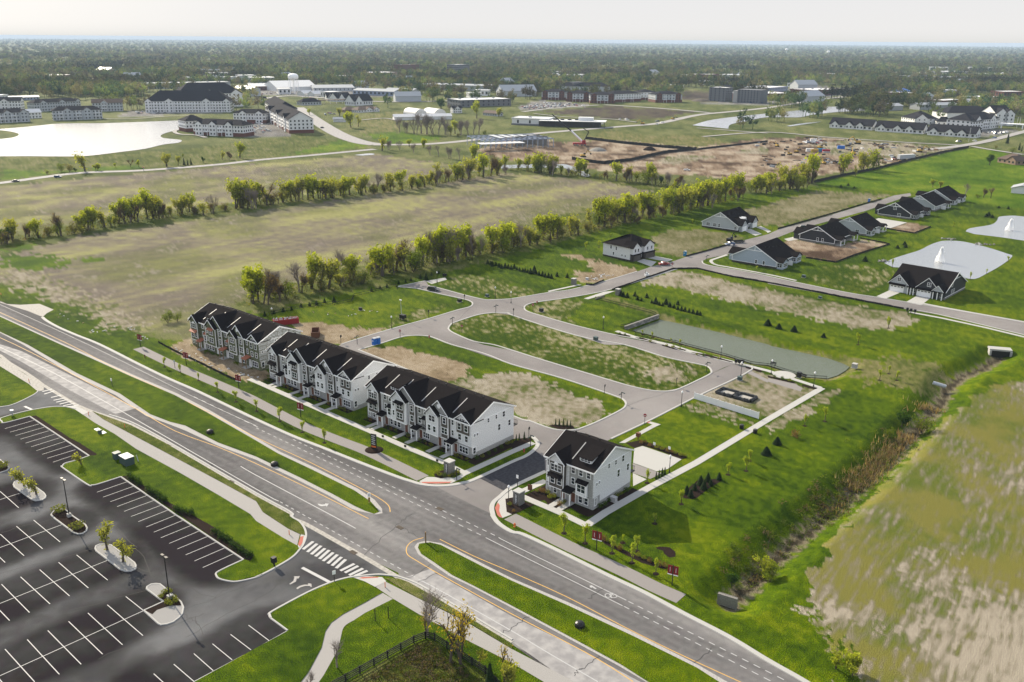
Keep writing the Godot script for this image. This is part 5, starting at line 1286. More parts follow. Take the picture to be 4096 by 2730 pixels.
func build_villas() -> void:
	villa("villa", "blue grey single storey villa with dark roof on the street corner", Vector2(94.21, -380.15), Vector2(109.69, -367.29), 21.0, mats.siding_blue, mats.brick_dark, {"front": [[.55, 1.6, .9, 1.7, 1], [.72, 1.6, .9, 1.7, 1]], "rooms": [[.02, 5.0, 2.6], [.72, 5.2, 2.2]], "screens": [.5], "side": [[.35, 1.6, 1.6, 1.5, 2], [.6, 1.3, 1.0, 2.0, 1]], "wings": [[.15, 6.5, 3.0]]})
	villa("villa", "charcoal villa with white porch posts on a bare earth lot", Vector2(136.8, -425.47), Vector2(149.55, -413.96), 20.5, mats.siding_dark, mats.stone_grey, {"front": [[.52, 1.6, .8, 1.7, 1], [.66, 1.6, .8, 1.7, 1]], "porches": [[.02, 4.6, 3.0], [.78, 4.2, 2.8]], "side": [[.4, 1.6, 1.8, 1.5, 2], [.55, 1.6, 1.8, 1.5, 2]], "wings": [[.1, 6.5, 4.0], [.55, 6.5, 3.0]]})
	villa("villa", "pale grey villa directly behind the charcoal villa on bare earth", Vector2(172.68, -436.95) - Vector2(13, 12.1), Vector2(172.68, -436.95), 19.0, mats.siding_pale, mats.stone_grey, {"front": [[.75, 1.6, 1.6, 1.5, 2]], "rooms": [[.02, 4.6, 2.4]], "porches": [[.75, 4.2, 2.8]], "screens": [.55], "side": [[.4, 1.6, 1.4, 1.5, 2]], "wings": [[.15, 6.5, 3.0]]})
	villa("villa", "charcoal villa with a white gable window beside the far end of the street", Vector2(199.84, -492.93), Vector2(212.59, -480.56), 22.0, mats.siding_dark, mats.stone_grey, {"front": [[.5, 5.0, 1.6, 1.5, 2], [.65, 1.6, 1.6, 1.6, 2]], "rooms": [[.02, 5.0, 2.6], [.75, 5.0, 2.4]], "screens": [.5], "side": [[.35, 1.6, 1.5, 1.4, 2], [.6, 1.3, 1.0, 2.0, 1]], "wings": [[.15, 6.5, 3.0]]})
	villa("villa", "white sided villa between the charcoal villa and the farthest villa", Vector2(236.48, -505.78) - Vector2(13, 12.1), Vector2(236.48, -505.78), 21.0, mats.siding_pale, mats.stone_grey, {"side": [[.2, 1.6, 1.4, 1.4, 2], [.4, 1.6, 1.4, 1.4, 2], [.65, 1.6, 1.4, 1.4, 2]], "porches": [[.75, 4.0, 2.4]], "screens": [.5], "wings": [[.15, 6.5, 3.0]]})
	villa("villa", "farthest pale villa with dark roof at the end of the new street", Vector2(255.2, -528.09) - Vector2(13, 12.1), Vector2(255.2, -528.09), 21.0, mats.siding_pale, mats.stone_grey, {"rooms": [[.04, 5.0, 2.6], [.7, 5.0, 2.6]], "screens": [.5], "wings": [[.15, 6.5, 3.0]]})
	var t := villa("villa", "pale grey villa with two dormers over its garages, beside the hedgerow", Vector2(96.26, -455.69), Vector2(111.49, -443.44), 20.5, mats.siding_pale, mats.brick_dark, {"hr": 8.6, "front": [[.17, 2.0, 1.8, 1.6, 3], [.36, 2.0, 1.8, 1.6, 3], [.48, 2.0, .8, 1.7, 1], [.93, 1.8, 1.0, 1.6, 2]]})
	var L := (Vector2(111.49, -443.44) - Vector2(96.26, -455.69)).length()
	for z in [[-1.5, 6.0], [-13.5, 6.0]]:
		var m := MB.new()
		m.t = Transform3D(Basis(Vector3(0, 0, -1), Vector3.UP, Vector3(1, 0, 0)), Vector3(0, 0, z[0]))
		m.ext(P2([0, 0, z[1], 0, z[1], 3.0, z[1] / 2, 5.6, 0, 3.0]), L - 1, L + 1.4)
		var w := part("garage_wing", m, mats.siding_pale, t)
		m = MB.new()
		m.t = Transform3D(Basis(Vector3(0, 0, -1), Vector3.UP, Vector3(1, 0, 0)), Vector3(0, 0, z[0]))
		chevron(m, -.4, z[1] + .4, 2.8, 5.8, L - 6, L + 1.8)
		part("garage_wing_roof", m, mats.roof_dark, w)
		part("garage_door", bxm(Vector3(L + 1.38, .05, z[0] - z[1] + .6), Vector3(L + 1.46, 2.4, z[0] - .6)), mats.trim_white, w)
		win(w, Vector3(L + 1.4, 3.9, z[0] - z[1] / 2), PI / 2, .8, 1.0, 2, 2)
	for z in [-9.0, -11.2]:
		var m := MB.new()
		m.t = Transform3D(Basis(Vector3(0, 0, -1), Vector3.UP, Vector3(1, 0, 0)), Vector3(0, 0, z))
		m.ext(P2([0, 3.4, 1.5, 3.4, 1.5, 5.0, .75, 5.7, 0, 5.0]), L - 4.5, L - 1.6)
		var w := part("dormer", m, mats.siding_white, t)
		win(w, Vector3(L - 1.6, 4.5, z - .75), PI / 2, .7, .9, 1, 2)
	part("porch_post", bxm(Vector3(L + .9, 0, -9.0), Vector3(L + 1.2, 2.8, -8.7)), mats.trim_white, t)
	var a := Vector2(144.33, -335.61)
	var b := Vector2(159.13, -321.58)
	L = (b - a).length()
	t = thing("double_villa", "dark grey double villa with two white garage doors in front of the fountain pond", "house", a, -(b - a).angle(), "single storey villas of the new streets")
	var D := 22.0
	var he := 3.1; var hr := 8.3
	var m := MB.new()
	m.t = Transform3D(Basis(Vector3(0, 0, -1), Vector3.UP, Vector3(1, 0, 0)), Vector3.ZERO)
	m.ext(P2([0, 0, D, 0, D, he, D / 2, hr - .1, 0, he]), 0, L)
	part("wall", m, mats.siding_dark, t)
	m = MB.new()
	m.t = Transform3D(Basis(Vector3(0, 0, -1), Vector3.UP, Vector3(1, 0, 0)), Vector3.ZERO)
	chevron(m, -.6, D + .6, he - .3, hr, -.4, L + .4, .22)
	var r := part("roof", m, mats.roof_dark, t)
	m = MB.new()
	m.t = Transform3D(Basis(Vector3(0, 0, -1), Vector3.UP, Vector3(1, 0, 0)), Vector3.ZERO)
	m.ext(P2([-.63, he - .42, D / 2, hr - .14, D + .63, he - .42, D + .63, he - .1, D / 2, hr + .25, -.63, he - .1]), L + .405, L + .5)
	part("bargeboard", m, mats.trim_white, r)
	part("base_course", bxm(Vector3(-.05, 0, -D + .1), Vector3(L + .06, .7, .06)), mats.stone_grey, t)
	part("corner_trim", bxm(Vector3(L + .05, .7, -D), Vector3(L + .1, .9, .0)), mats.trim_white, t)
	m = MB.new()
	m.box(Vector3(L, 6.2, -D / 2 - 4), Vector3(L + .08, 6.45, -D / 2 + 4))
	m.box(Vector3(L, 6.45, -D / 2 - .12), Vector3(L + .08, 7.9, -D / 2 + .12))
	part("gable_trim", m, mats.trim_white, t)
	for q in [[.3, 4.6, 1.2, 1.5], [.32, 1.7, .8, 1.7], [.42, 1.7, .8, 1.7]]:
		win(t, Vector3(L, q[1], -q[0] * D), PI / 2, q[2], q[3], 1, 2)
	for q in [[.0, 7.3, 1.0, 7.4, mats.siding_pale, 0], [10.2, 18.6, 1.0, 8.0, mats.siding_dark, 1]]:
		m = MB.new()
		m.box(Vector3(q[0] + .2, 0, -.5), Vector3(q[1] - .2, he, q[2]))
		part("garage_wing", m, q[4], t)
		cross_gable(t, q[0] - .2, q[1] + .2, (q[0] + q[1]) / 2, he, q[3] - .6, q[2], -9.0, q[4], mats.roof_dark)
		var gu: float = q[0] + (.6 if q[5] == 0 else .4)
		var gd := part("garage_door", bxm(Vector3(gu, .05, q[2]), Vector3(gu + 5.2, 2.4, q[2] + .07)), mats.trim_white, t)
		for i in 4:
			part("door_pane", bxm(Vector3(gu + .3 + i * 1.25, 1.85, q[2] + .065), Vector3(gu + 1.15 + i * 1.25, 2.2, q[2] + .09)), mats.glass, gd)
		lean(t, "awning_roof", gu - .4, gu + 5.8, he - .35, he + .25, q[2], q[2] + .9, mats.roof_dark)
		win(t, Vector3((q[0] + q[1]) / 2 + (.0 if q[5] == 0 else .3), 4.9, q[2]), 0, 1.2, 1.3, 2, 2)
	for u in [[7.2, 9.8], [16.4, 20.1]]:
		for x in [u[0] + .3, (u[0] + u[1]) / 2, u[1] - .2]:
			part("porch_post", bxm(Vector3(x - .14, 0, 1.5), Vector3(x + .14, he - .2, 1.8)), mats.trim_white, t)
		lean(t, "porch_roof", u[0] - .2, u[1] + .3, he - .2, he + 1.1, -2.0, 2.1, mats.roof_dark)
		win(t, Vector3((u[0] + u[1]) / 2 + .5, 1.6, .02), 0, 1.5, 1.5, 2, 2)
	cross_gable(t, 16.2, 20.4, 18.3, he, 5.3, 1.7, -3.0, mats.siding_pale, mats.roof_dark)
	a = Vector2(39.67, -389.74)
	b = Vector2(50.07, -378.81)
	L = (b - a).length()
	t = thing("duplex_house", "white two storey duplex with dark hipped roof and brick garages", "house", a, -(b - a).angle())
	D = 16.5
	part("wall", bxm(Vector3(0, .5, -D), Vector3(L, 5.9, 0)), mats.siding_white, t)
	part("base_course", bxm(Vector3(-.05, 0, -D - .04), Vector3(L + .05, .6, .05)), mats.brick_dark, t)
	m = MB.new()
	var e := .6
	var p0 := Vector3(-e, 5.8, e); var p1 := Vector3(L + e, 5.8, e); var p2 := Vector3(L + e, 5.8, -D - e); var p3 := Vector3(-e, 5.8, -D - e)
	var r0 := Vector3(L * .48, 9.6, -D * .42); var r1 := Vector3(L * .52, 9.6, -D * .58)
	m.quad(p0, p1, r1, r0); m.tri(p1, p2, r1); m.quad(p2, p3, r0, r1); m.tri(p3, p0, r0)
	m.quad(p0, p3, p2, p1)
	part("roof", m, mats.roof_dark, t)
	for q in [[.3, 4.6, .8, 1.5], [.5, 4.5, .8, 1.5], [.4, 2.0, .8, 1.2], [.72, 2.0, .6, .8], [.84, 1.9, .6, .8]]:
		win(t, Vector3(q[0] * L, q[1], 0), 0, q[2], q[3], 1, 2)
	var q2 := [[0.6, 5.0, mats.siding_white], [8.4, 6.6, mats.siding_white]]
	for i in 2:
		var z0: float = -q2[i][0]; var w: float = q2[i][1]
		var g := part("front_bay", bxm(Vector3(L - .2, 2.9, z0 - w), Vector3(L + 1.2, 5.7, z0)), mats.siding_white, t)
		m = MB.new()
		m.t = Transform3D(Basis(Vector3(0, 0, -1), Vector3.UP, Vector3(1, 0, 0)), Vector3(0, 0, z0))
		m.ext(P2([0, 5.7, w, 5.7, w / 2, 7.8]), L - 3, L + 1.2)
		part("gable", m, mats.siding_white, g)
		m = MB.new()
		m.t = Transform3D(Basis(Vector3(0, 0, -1), Vector3.UP, Vector3(1, 0, 0)), Vector3(0, 0, z0))
		chevron(m, -.4, w + .4, 5.5, 8.0, L - 4.5, L + 1.6)
		part("gable_roof", m, mats.roof_dark, g)
		for f in [.3, .72]:
			win(g, Vector3(L + 1.2, 4.5, z0 - w * f), PI / 2, 1.0, 1.4, 1, 2)
		var lowr := part("garage_wing", bxm(Vector3(L - .1, 0, z0 - w - .4), Vector3(L + 1.5, 2.7, z0 + .2)), mats.brick_dark, t)
		part("garage_door", bxm(Vector3(L + 1.49, .05, z0 - w + .3), Vector3(L + 1.56, 2.3, z0 - .6)), mats.siding_brown, lowr)
		part("awning_roof", bxm(Vector3(L - .1, 2.7, z0 - w - .6), Vector3(L + 1.9, 2.95, z0 + .4)), mats.roof_dark, lowr)

var protos := {}

func leafy(m: MB, c: Vector3, r: Vector3, count: int, size: float, tones: Array) -> void:
	for i in count:
		var d := Vector3(rng.randfn(), rng.randfn(), rng.randfn()).normalized() * pow(rng.randf(), .45)
		var p := c + d * r
		var a := Vector3(rng.randfn(), rng.randfn(), rng.randfn()).normalized()
		var b := a.cross(Vector3(rng.randfn(), rng.randfn(), rng.randfn())).normalized()
		var s := size * rng.randf_range(.6, 1.3)
		m.col = tones[rng.randi() % tones.size()] * rng.randf_range(.85, 1.15)
		m.tri(p - a * s, p + b * s * .8, p + a * s)

func limbs(w: MB, tips: Array, p: Vector3, d: Vector3, l: float, r: float, depth: int, spread: float) -> void:
	var e := p + d * l
	w.tube(p, e, r, r * .68, 5 if depth > 2 else 3)
	if depth == 0:
		tips.append(e)
		return
	if depth < 4:
		tips.append(e)
		tips.append(p.lerp(e, .5))
	var n := 2 + (rng.randi() % 2)
	for i in n:
		var side := Vector3(rng.randfn(), rng.randfn() * .4, rng.randfn()).normalized()
		limbs(w, tips, p.lerp(e, rng.randf_range(.45, 1.0)), (d + side * spread + Vector3.UP * .18).normalized(), l * rng.randf_range(.62, .82), r * .62, depth - 1, spread)

func tree_proto(kind: int, v: int) -> Array:
	var key := kind * 10 + v
	if protos.has(key):
		return protos[key]
	rng.seed = 1000 + key
	var w := MB.new()
	var f := MB.new()
	var tips := []
	if kind == 7:
		w.tube(Vector3.ZERO, Vector3(0, 9, 0), .2, .03, 5)
		for i in 800:
			var y := pow(rng.randf(), 1.4) * 10.6 + .3
			var r := (11.2 - y) * .235
			var g := rng.randf() * TAU
			var p := Vector3(cos(g) * r, y, sin(g) * r) * Vector3(rng.randf_range(.6, 1.05), 1, rng.randf_range(.6, 1.05))
			f.col = [Color(.022, .045, .016), Color(.032, .06, .02), Color(.05, .08, .028)][rng.randi() % 3]
			var out := Vector3(cos(g), -.5, sin(g))
			var sd := Vector3(-sin(g), 0, cos(g))
			f.tri(p - sd * .45, p + out * .75, p + sd * .45)
		leafy(f, Vector3(0, 11, 0), Vector3(.2, .8, .2), 30, .3, [Color(.04, .07, .02)])
	elif kind == 5:
		for i in 9:
			var g := rng.randf() * TAU
			w.tube(Vector3.ZERO, Vector3(cos(g) * 3.0, rng.randf_range(5, 10), sin(g) * 3.0), .12, .03, 3)
		for i in 11:
			var g := rng.randf() * TAU
			leafy(f, Vector3(cos(g) * rng.randf() * 4.0, rng.randf_range(3, 9), sin(g) * rng.randf() * 4.0), Vector3(2.4, 2.6, 2.4), 55, .5, [Color(.13, .15, .03), Color(.19, .19, .05), Color(.16, .125, .06)] if v % 2 else [Color(.15, .20, .02), Color(.11, .15, .02)])
	else:
		var stems := 1 if kind in [4, 6] else 1 + v % 3
		for s in stems:
			var lean_by := Vector3(rng.randfn() * .16, 1, rng.randfn() * .16).normalized() if stems > 1 else Vector3(rng.randfn() * .04, 1, rng.randfn() * .04).normalized()
			limbs(w, tips, Vector3(rng.randfn() * .25 * (stems - 1), 0, rng.randfn() * .25 * (stems - 1)), lean_by, rng.randf_range(1.9, 2.8) if kind != 6 else 3.4, .26 if stems == 1 else .18, 4 if kind in [2, 3] else 3, .62 if kind != 6 else .4)
		if kind in [2, 3]:
			for p in tips.duplicate():
				for i in 2:
					w.tube(p, p + Vector3(rng.randfn() * .6, rng.randf_range(.3, 1.2), rng.randfn() * .6), .03, .012, 3)
		var tones: Array = [[Color(.33, .37, .035), Color(.40, .43, .05), Color(.20, .25, .02), Color(.27, .28, .05)], [Color(.32, .32, .07), Color(.26, .27, .05), Color(.36, .37, .08)], [], [Color(.17, .11, .06), Color(.22, .15, .07)], [Color(.035, .075, .015), Color(.05, .10, .02), Color(.07, .13, .02)], [], [Color(.36, .42, .05), Color(.27, .34, .04)], [], [Color(.42, .30, .04), Color(.34, .27, .05)]][kind]
		var per: int = [13, 8, 0, 6, 22, 0, 14, 0, 5][kind]
		if per:
			var top := 0.0
			for p in tips:
				top = maxf(top, p.y)
			var cols := [tones[0], tones[0]]
			for p in tips:
				var q: Vector3 = p
				if kind in [0, 1, 6] and q.y < top * (.34 if kind == 6 else rng.randf_range(.12, .4)):
					continue
				var tone: Color = tones[rng.randi() % tones.size()]
				leafy(f, q, Vector3(.85, 1.0, .85) * (1.25 if kind == 4 else 1.0), per, .36 if not kind in [3, 8] else .17, [tone, tone.lerp(tones[0], .5)])
	rng.seed = 77 + key
	var hi := 0.1
	for q in [w.v, f.v]:
		for p in q:
			hi = maxf(hi, p.y)
	for b in [w, f]:
		for i in b.v.size():
			b.v[i] = b.v[i] * 12.0 / hi
	protos[key] = [w.mesh(), f.mesh()]
	return protos[key]

func plant(called: String, kind: int, v: int, p: Vector2, h: float, label: String, cat: String, group := "", wide := 1.0) -> Node3D:
	var pr := tree_proto(kind, v)
	var t := thing(called, label, cat, p, rng.randf() * TAU, group)
	t.scale = Vector3(wide, 1, wide) * h / 12.0
	t.position.y = lie(p) - .05
	if pr[0].get_surface_count():
		part("stem" if kind == 5 else "trunk", pr[0], mats.bark_pale if kind == 2 else mats.bark, t)
	if pr[1].get_surface_count():
		part("foliage" if kind in [5, 7] else "crown", pr[1], mats.leaf, t, true)
	return t

func shrub(p: Vector2, h: float, v: int, label: String, group: String) -> Node3D:
	var key := "shrub%d" % v
	if not meshes.has(key):
		var f := MB.new()
		var tones: Array = [[Color(.05, .09, .02), Color(.08, .12, .025)], [Color(.20, .21, .04), Color(.13, .15, .03)], [Color(.22, .13, .05), Color(.15, .11, .05)], [Color(.035, .07, .015), Color(.05, .09, .02)]][v]
		leafy(f, Vector3(0, .5, 0), Vector3(.62, .5, .62), 110, .15, tones)
		meshes[key] = f.mesh()
	var o := part("shrub", meshes[key], mats.leaf)
	o.name = "shrub_bush"
	o.position = at3(p)
	o.scale = Vector3.ONE * h
	tag(o, label, "shrub", group)
	return o

func ordinal(n: int) -> String:
	var a := ["first", "second", "third", "fourth", "fifth", "sixth", "seventh", "eighth", "ninth", "tenth", "eleventh", "twelfth", "thirteenth", "fourteenth", "fifteenth", "sixteenth", "seventeenth", "eighteenth", "nineteenth"]
	return a[n - 1] if n < 20 else ["twentieth", "thirtieth", "fortieth"][n / 10 - 2] if n % 10 == 0 else ["twenty-", "thirty-", "forty-"][n / 10 - 2] + a[n % 10 - 1]

func left_to_right(s: String, fill := false) -> Array:
	var o := []
	for q in s.split(" ", false):
		var e := q.split(",")
		o.append(e)
		if fill:
			for j in 1 + rng.randi() % 2:
				o.append(PackedStringArray([str([1, 3, 3, 2, 5, 1][rng.randi() % 6]), str(float(e[1]) + rng.randfn() * 3.5), str(float(e[2]) + rng.randfn() * 2.5), str(float(e[3]) * rng.randf_range(.4, .8))]))
	o.sort_custom(func(a, b): return atan2(float(a[1]), -float(a[2])) < atan2(float(b[1]), -float(b[2])))
	return o

func plants() -> void:
	var word := ["lime green leafy tree", "thin olive budding tree", "bare leafless tree", "russet brown budding tree", "dark round tree", "low tangled bush", "slim young tree", "dark conifer", "golden budding tree"]
	var sets := [
		["in the middle hedgerow behind the townhouses", "trees of the middle hedgerow", "0,-92.2,-311.4,13.5 3,-87.5,-308.8,12.8 2,-87.3,-320.3,10.2 5,-81.9,-316,7.3 2,-79.2,-325,11.6 0,-75.7,-331.3,12.8 5,-71.4,-326.8,5.8 1,-68.8,-330,12.1 2,-68.7,-344.7,11.3 1,-65.6,-334.8,5.1 5,-62.6,-336.6,6.4 0,-62.1,-344.9,9.8 5,-57.4,-338.3,6.0 0,-56.9,-351.9,4.9 1,-54.9,-355.6,9.4 0,-51.9,-350.4,12.8 1,-49.6,-355.7,10.7 1,-47.4,-359.4,10.8 3,-43.9,-359.6,12.6 5,-40.7,-363.4,5.5 0,-37.5,-367.2,12.6 0,-34.4,-375.1,12.6 2,-32.1,-373.2,13.5 0,-29.8,-375.2,14.9 2,-27.7,-375.3,14.0 0,-26,-377.4,14.8 2,-23.9,-381.5,12.8 0,-20.4,-385.7,13.9 2,-17.6,-387.9,11.6 5,-14.4,-390.1,7.5 0,-9.2,-392.5,12.2 5,-6.3,-396.9,5.9 0,-3.5,-401.4,12.7 0,-0.8,-406,11.0"],
		["in the middle hedgerow beyond the duplex house", "trees of the middle hedgerow", "1,0.6,-406.1,9.0 2,3.6,-406.2,10.5 1,8.1,-408.7,9.1 5,11.2,-411.1,7.1 0,14.5,-420.8,11.9 0,19.9,-425.9,12.5 5,23.6,-428.6,7.4 1,28,-431.3,9.5 1,31.8,-434,9.8 5,37,-439.4,7.0 0,43.6,-453.2,15.1 0,46.3,-453.4,14.3 1,50.2,-459.2,12.3 0,54,-468.1,13.0 0,58.2,-465.3,14.4 1,62.3,-471.4,13.1 5,62.7,-465.5,6.2 0,68.9,-477.8,13.9 0,72.4,-477.9,13.6 1,75.2,-481.1,12.2 0,80.9,-484.5,14.0 0,86.1,-491.2,14.5 1,90.3,-494.6,14.3 0,94.5,-501.4,14.2 1,99.4,-505,13.3 0,103.8,-512.1,14.1 0,108.8,-515.9,14.8 1,112.1,-519.6,13.7 0,116.8,-527.1,13.5 0,120.8,-531,12.7 0,125.1,-533.1,13.4 0,132.5,-543,14.2 0,136.7,-547.2,15.0 0,153.5,-566.4,11.8 1,157.2,-562.4,11.7 0,162.4,-573.2,11.5 1,167.9,-573.5,8.8 0,173.4,-578.1,9.9 0,180.4,-578.5,10.3 0,186.7,-583.2,8.3"],
		["in the upper hedgerow between the fields", "trees of the upper hedgerow", "5,-231.5,-402,6.9 4,-232.3,-406.6,7.2 1,-231.5,-411.3,10.0 3,-226.6,-413.9,7.1 0,-222.1,-416.5,8.9 5,-219.9,-421.5,6.2 3,-213.9,-421.8,11.0 5,-210.1,-427,6.2 0,-209.3,-432.2,7.9 0,-206.7,-437.6,11.7 1,-202.5,-443.1,9.7 5,-200.4,-446,7.0 1,-199.2,-451.6,6.6 0,-198,-454.5,12.9 1,-195.3,-457.5,9.4 0,-194.3,-460.5,12.0 0,-190.5,-466.6,14.9 1,-187.1,-469.8,11.0 5,-183.2,-469.9,5.7 1,-180.4,-473.1,5.7 1,-177.4,-479.5,9.8 0,-175,-486,10.2 5,-169.4,-479.9,4.1 1,-164.4,-476.9,8.1 2,-161.8,-483.4,9.9 5,-157.4,-490.1,5.3 0,-152.9,-497,15.5 1,-150.3,-500.5,14.4 1,-147.7,-504.1,15.1 0,-145.3,-507.7,13.4"],
		["in the upper hedgerow near its far end", "trees of the upper hedgerow", "0,-145.1,-511.2,11.3 3,-138.8,-508,12.5 5,-136,-511.6,8.0 1,-132.5,-519,12.7 0,-128.8,-522.9,11.9 1,-124.4,-523.1,12.5 0,-119.6,-527.1,14.5 0,-116.6,-531,13.6 1,-110.3,-531.3,13.0 1,-107.2,-535.3,12.2 0,-102.2,-543.4,11.7 0,-98.7,-545.6,10.7 1,-92.5,-547.9,11.1 0,-89.8,-552.1,10.9 2,-83.8,-556.5,11.3 5,-79.2,-556.8,6.7 1,-75.8,-561.1,11.4 0,-70.2,-565.7,12.4 1,-63.9,-570.3,9.5 5,-60.1,-572.7,7.2 1,-56.6,-579.1,9.6 1,-53.2,-588.4,9.1 1,-50.8,-593.2,13.3 3,-44.8,-598.2,9.9 0,-38.9,-608,11.5 1,-34,-611,11.9 1,-29.8,-614,14.5 0,-20.6,-624,15.8 3,-15.5,-630,14.1 3,-10.3,-635,11.2 0,-31.3,-718,12.6 0,-6,-663,10.1"],
		["in the tree line before the building site", "trees of the site tree line", "0,3.7,-664,7.8 0,10.7,-656,11.6 0,16,-648,13.7 0,19.9,-648,14.1 1,25.1,-643,13.6 5,28.2,-643,6.8 0,33.2,-635,7.1 2,38.5,-635,5.6 0,46.7,-639,12.0 4,51.2,-634,5.2 5,55.5,-621,4.8 3,61.7,-616,6.9 0,69.3,-612,12.3 1,76.2,-614,10.9 0,81.6,-605,7.2 0,89.3,-601,13.1 1,93.3,-596.2,9.9 4,96.9,-596.4,6.4 2,101.6,-594.3,8.8 3,106.9,-587.7,7.7 0,102.5,-574.1,5.5 0,165.1,-586.2,9.7 1,173,-586.6,14.9 1,177.4,-582.4,15.1 1,183,-587.1,13.2 1,195.9,-611,12.9 0,200,-609,19.3 0,234,-647,15.5 1,257.3,-670,14.1 0,267.6,-680,14.6"],
		["in the bare grove beside the silver barns", "trees of the bare grove", "2,-115.2,-934,14.4 2,-108.1,-929,11.7 2,-99.3,-919,15.8 2,-91.8,-919,25.2 2,-86,-914,25.6 2,-80.6,-915,17.3 2,-73.8,-910,14.6 2,-67.4,-910,17.7 0,-58.5,-922,12.7 1,-61.4,-900,10.3 2,-52.2,-906,15.1 2,-44.7,-907,15.1 2,-39.6,-913,13.6 2,-34.3,-913,16.2 5,-53.4,-891,4.1 5,-28.6,-903,6.2 2,-95,-908,13.5 2,-64.9,-905,12.0"],
		["standing in the pasture near the silver barns", "trees of the far pastures", "0,-171.9,-976,16.2 1,-166,-989,11.9 1,-110.2,-771,13.4 2,-105.8,-779,8.1 2,-96.6,-779,8.1 0,-91.1,-804,6.5 0,-78,-797,8.3 0,-44,-1106,25.0 4,-98.6,-1259,15.6 2,-83,-1203,10.9 1,-18.5,-1124,11.5 2,-82.3,-757,7.9 2,-67.6,-743,8.7 2,-60.1,-737,8.6 2,-50.4,-723,9.3 2,-42.3,-717,9.2 0,-249.3,-1134,7.7 1,-209.9,-1121,10.2"],
		["beside the far road below the lake", "trees along the far road", "1,-298.5,-635,13.7 5,-314.7,-634,6.7 5,-308.8,-634,6.7 4,-303.9,-632,3.3 5,-319.2,-623,3.3 3,-276.3,-659,5.8 0,-270.5,-659,5.4 1,-252,-663,9.7 1,-246.5,-672,7.1 7,-242.6,-673,5.4 7,-239.9,-673,4.3 7,-238.5,-676,4.8 4,-232.8,-686,5.2 1,-224.7,-706,6.6 3,-218.9,-706,6.6 0,-213.9,-716,11.7 5,-259.9,-720,2.9 0,-292.7,-641,5.3 0,-287,-658,3.1"],
		["standing near the villas on the right", "trees near the villas", "4,369.4,-710,9.5 0,274.5,-594.5,5.3 1,279.9,-594.8,4.2 2,282.9,-566.6,7.0 3,288.2,-554.6,5.9 3,291.7,-552.7,6.5 5,283.5,-552.3,2.9 7,466.7,-872,10.0 7,448.8,-817,7.0 5,429.7,-792,5.9 7,444.6,-805,5.1 5,432.2,-825,3.8"],
	]
	for s in sets:
		var i := 0
		var seen := {}
		for e in left_to_right(s[2], sets.find(s) < 5):
			var kind := int(e[0])
			seen[kind] = seen.get(kind, 0) + 1
			var h := clampf(float(e[3]) * (1.1 if kind < 4 else 1.0), 2.0, 22.0)
			plant("bush" if kind == 5 else "conifer" if kind == 7 else "tree", kind, (i * 7 + 3) % (4 if kind < 4 else 2), Vector2(float(e[1]), float(e[2])), h, "%s %s from the left %s" % [ordinal(seen[kind]), word[kind], s[0]], "bush" if kind == 5 else "tree", s[1], rng.randf_range(.7, 1.0) * (1.4 if kind == 5 else 1.0))
			i += 1
	var under := MB.new()
	for l in [V("-91,-308.7 -87,-315.9 -78.2,-320.5 -67.1,-325.4 -61.2,-338.2 -46.8,-357.6 -38.7,-365.3 -17.1,-385.8 -0.4,-401.5"), V("-0.3,-403.8 14.9,-417.2 31.1,-431.4 43.1,-447.7 62.7,-465.5 81,-481.4 92.7,-494.7 120,-527.3 136.3,-545.2"), V("-234.4,-397.3 -233.2,-404.2 -223.4,-414 -211.9,-421.8 -201.5,-445.9 -189.9,-465.1 -168.9,-478.3 -143.9,-504.2"), V("-144.8,-507.7 -129.1,-519.2 -106.8,-533.4 -80.9,-554.6 -59.6,-574.9 -53.5,-583.8 -34,-611 -8.8,-635"), V("-1,-664 22,-643 51.6,-628 79,-607 104,-583")]:
		for i in l.size() - 1:
			var n := int(l[i].distance_to(l[i + 1]) / 1.3)
			for j in n:
				var p: Vector2 = l[i].lerp(l[i + 1], float(j) / n) + Vector2(rng.randfn(), rng.randfn()) * 1.7
				var tone: Color = [Color(.13, .14, .03), Color(.19, .15, .07), Color(.11, .14, .025), Color(.23, .23, .06)][rng.randi() % 4]
				var hh := rng.randf_range(1.0, 3.6)
				leafy(under, at3(p, hh * .8), Vector3(1.4, hh, 1.4), 26, .38, [tone, tone * .8])
	part("undergrowth", under, mats.leaf, null, true)
	var reeds := MB.new()
	for i in 3200:
		var a := ditch[5].lerp(ditch[13], rng.randf())
		var j := rng.randi_range(5, 12)
		a = ditch[j].lerp(ditch[j + 1], rng.randf())
		var p := a + Vector2(rng.randfn(), rng.randfn()) * 1.5 + (ditch[j + 1] - ditch[j]).orthogonal().normalized() * -1.2
		if nB.get_noise_2d(p.x, p.y) < -.12:
			continue
		reeds.col = [Color(.26, .19, .13), Color(.20, .13, .09), Color(.33, .27, .20)][rng.randi() % 3]
		var b := at3(p, lie(p))
		var up := Vector3(rng.randfn() * .35, rng.randf_range(.8, 1.7), rng.randfn() * .35)
		var s := Vector3(rng.randfn(), 0, rng.randfn()).normalized() * .11
		reeds.tri(b - s, b + s, b + up)
	part("reeds", reeds, mats.leaf, null, true)
	var bram := MB.new()
	for i in 420:
		var j := rng.randi_range(8, 15)
		var p := ditch[j].lerp(ditch[j + 1], rng.randf()) + Vector2(rng.randfn(), rng.randfn()) * 2.2 + (ditch[j + 1] - ditch[j]).orthogonal().normalized() * -1.5
		var tone: Color = [Color(.10, .13, .03), Color(.16, .12, .08), Color(.07, .10, .02), Color(.13, .17, .03)][rng.randi() % 4]
		leafy(bram, at3(p, lie(p) + .4), Vector3(.9, .7, .9), 26, .22, [tone, tone * .8])
	part("brambles_undergrowth", bram, mats.leaf, null, true)
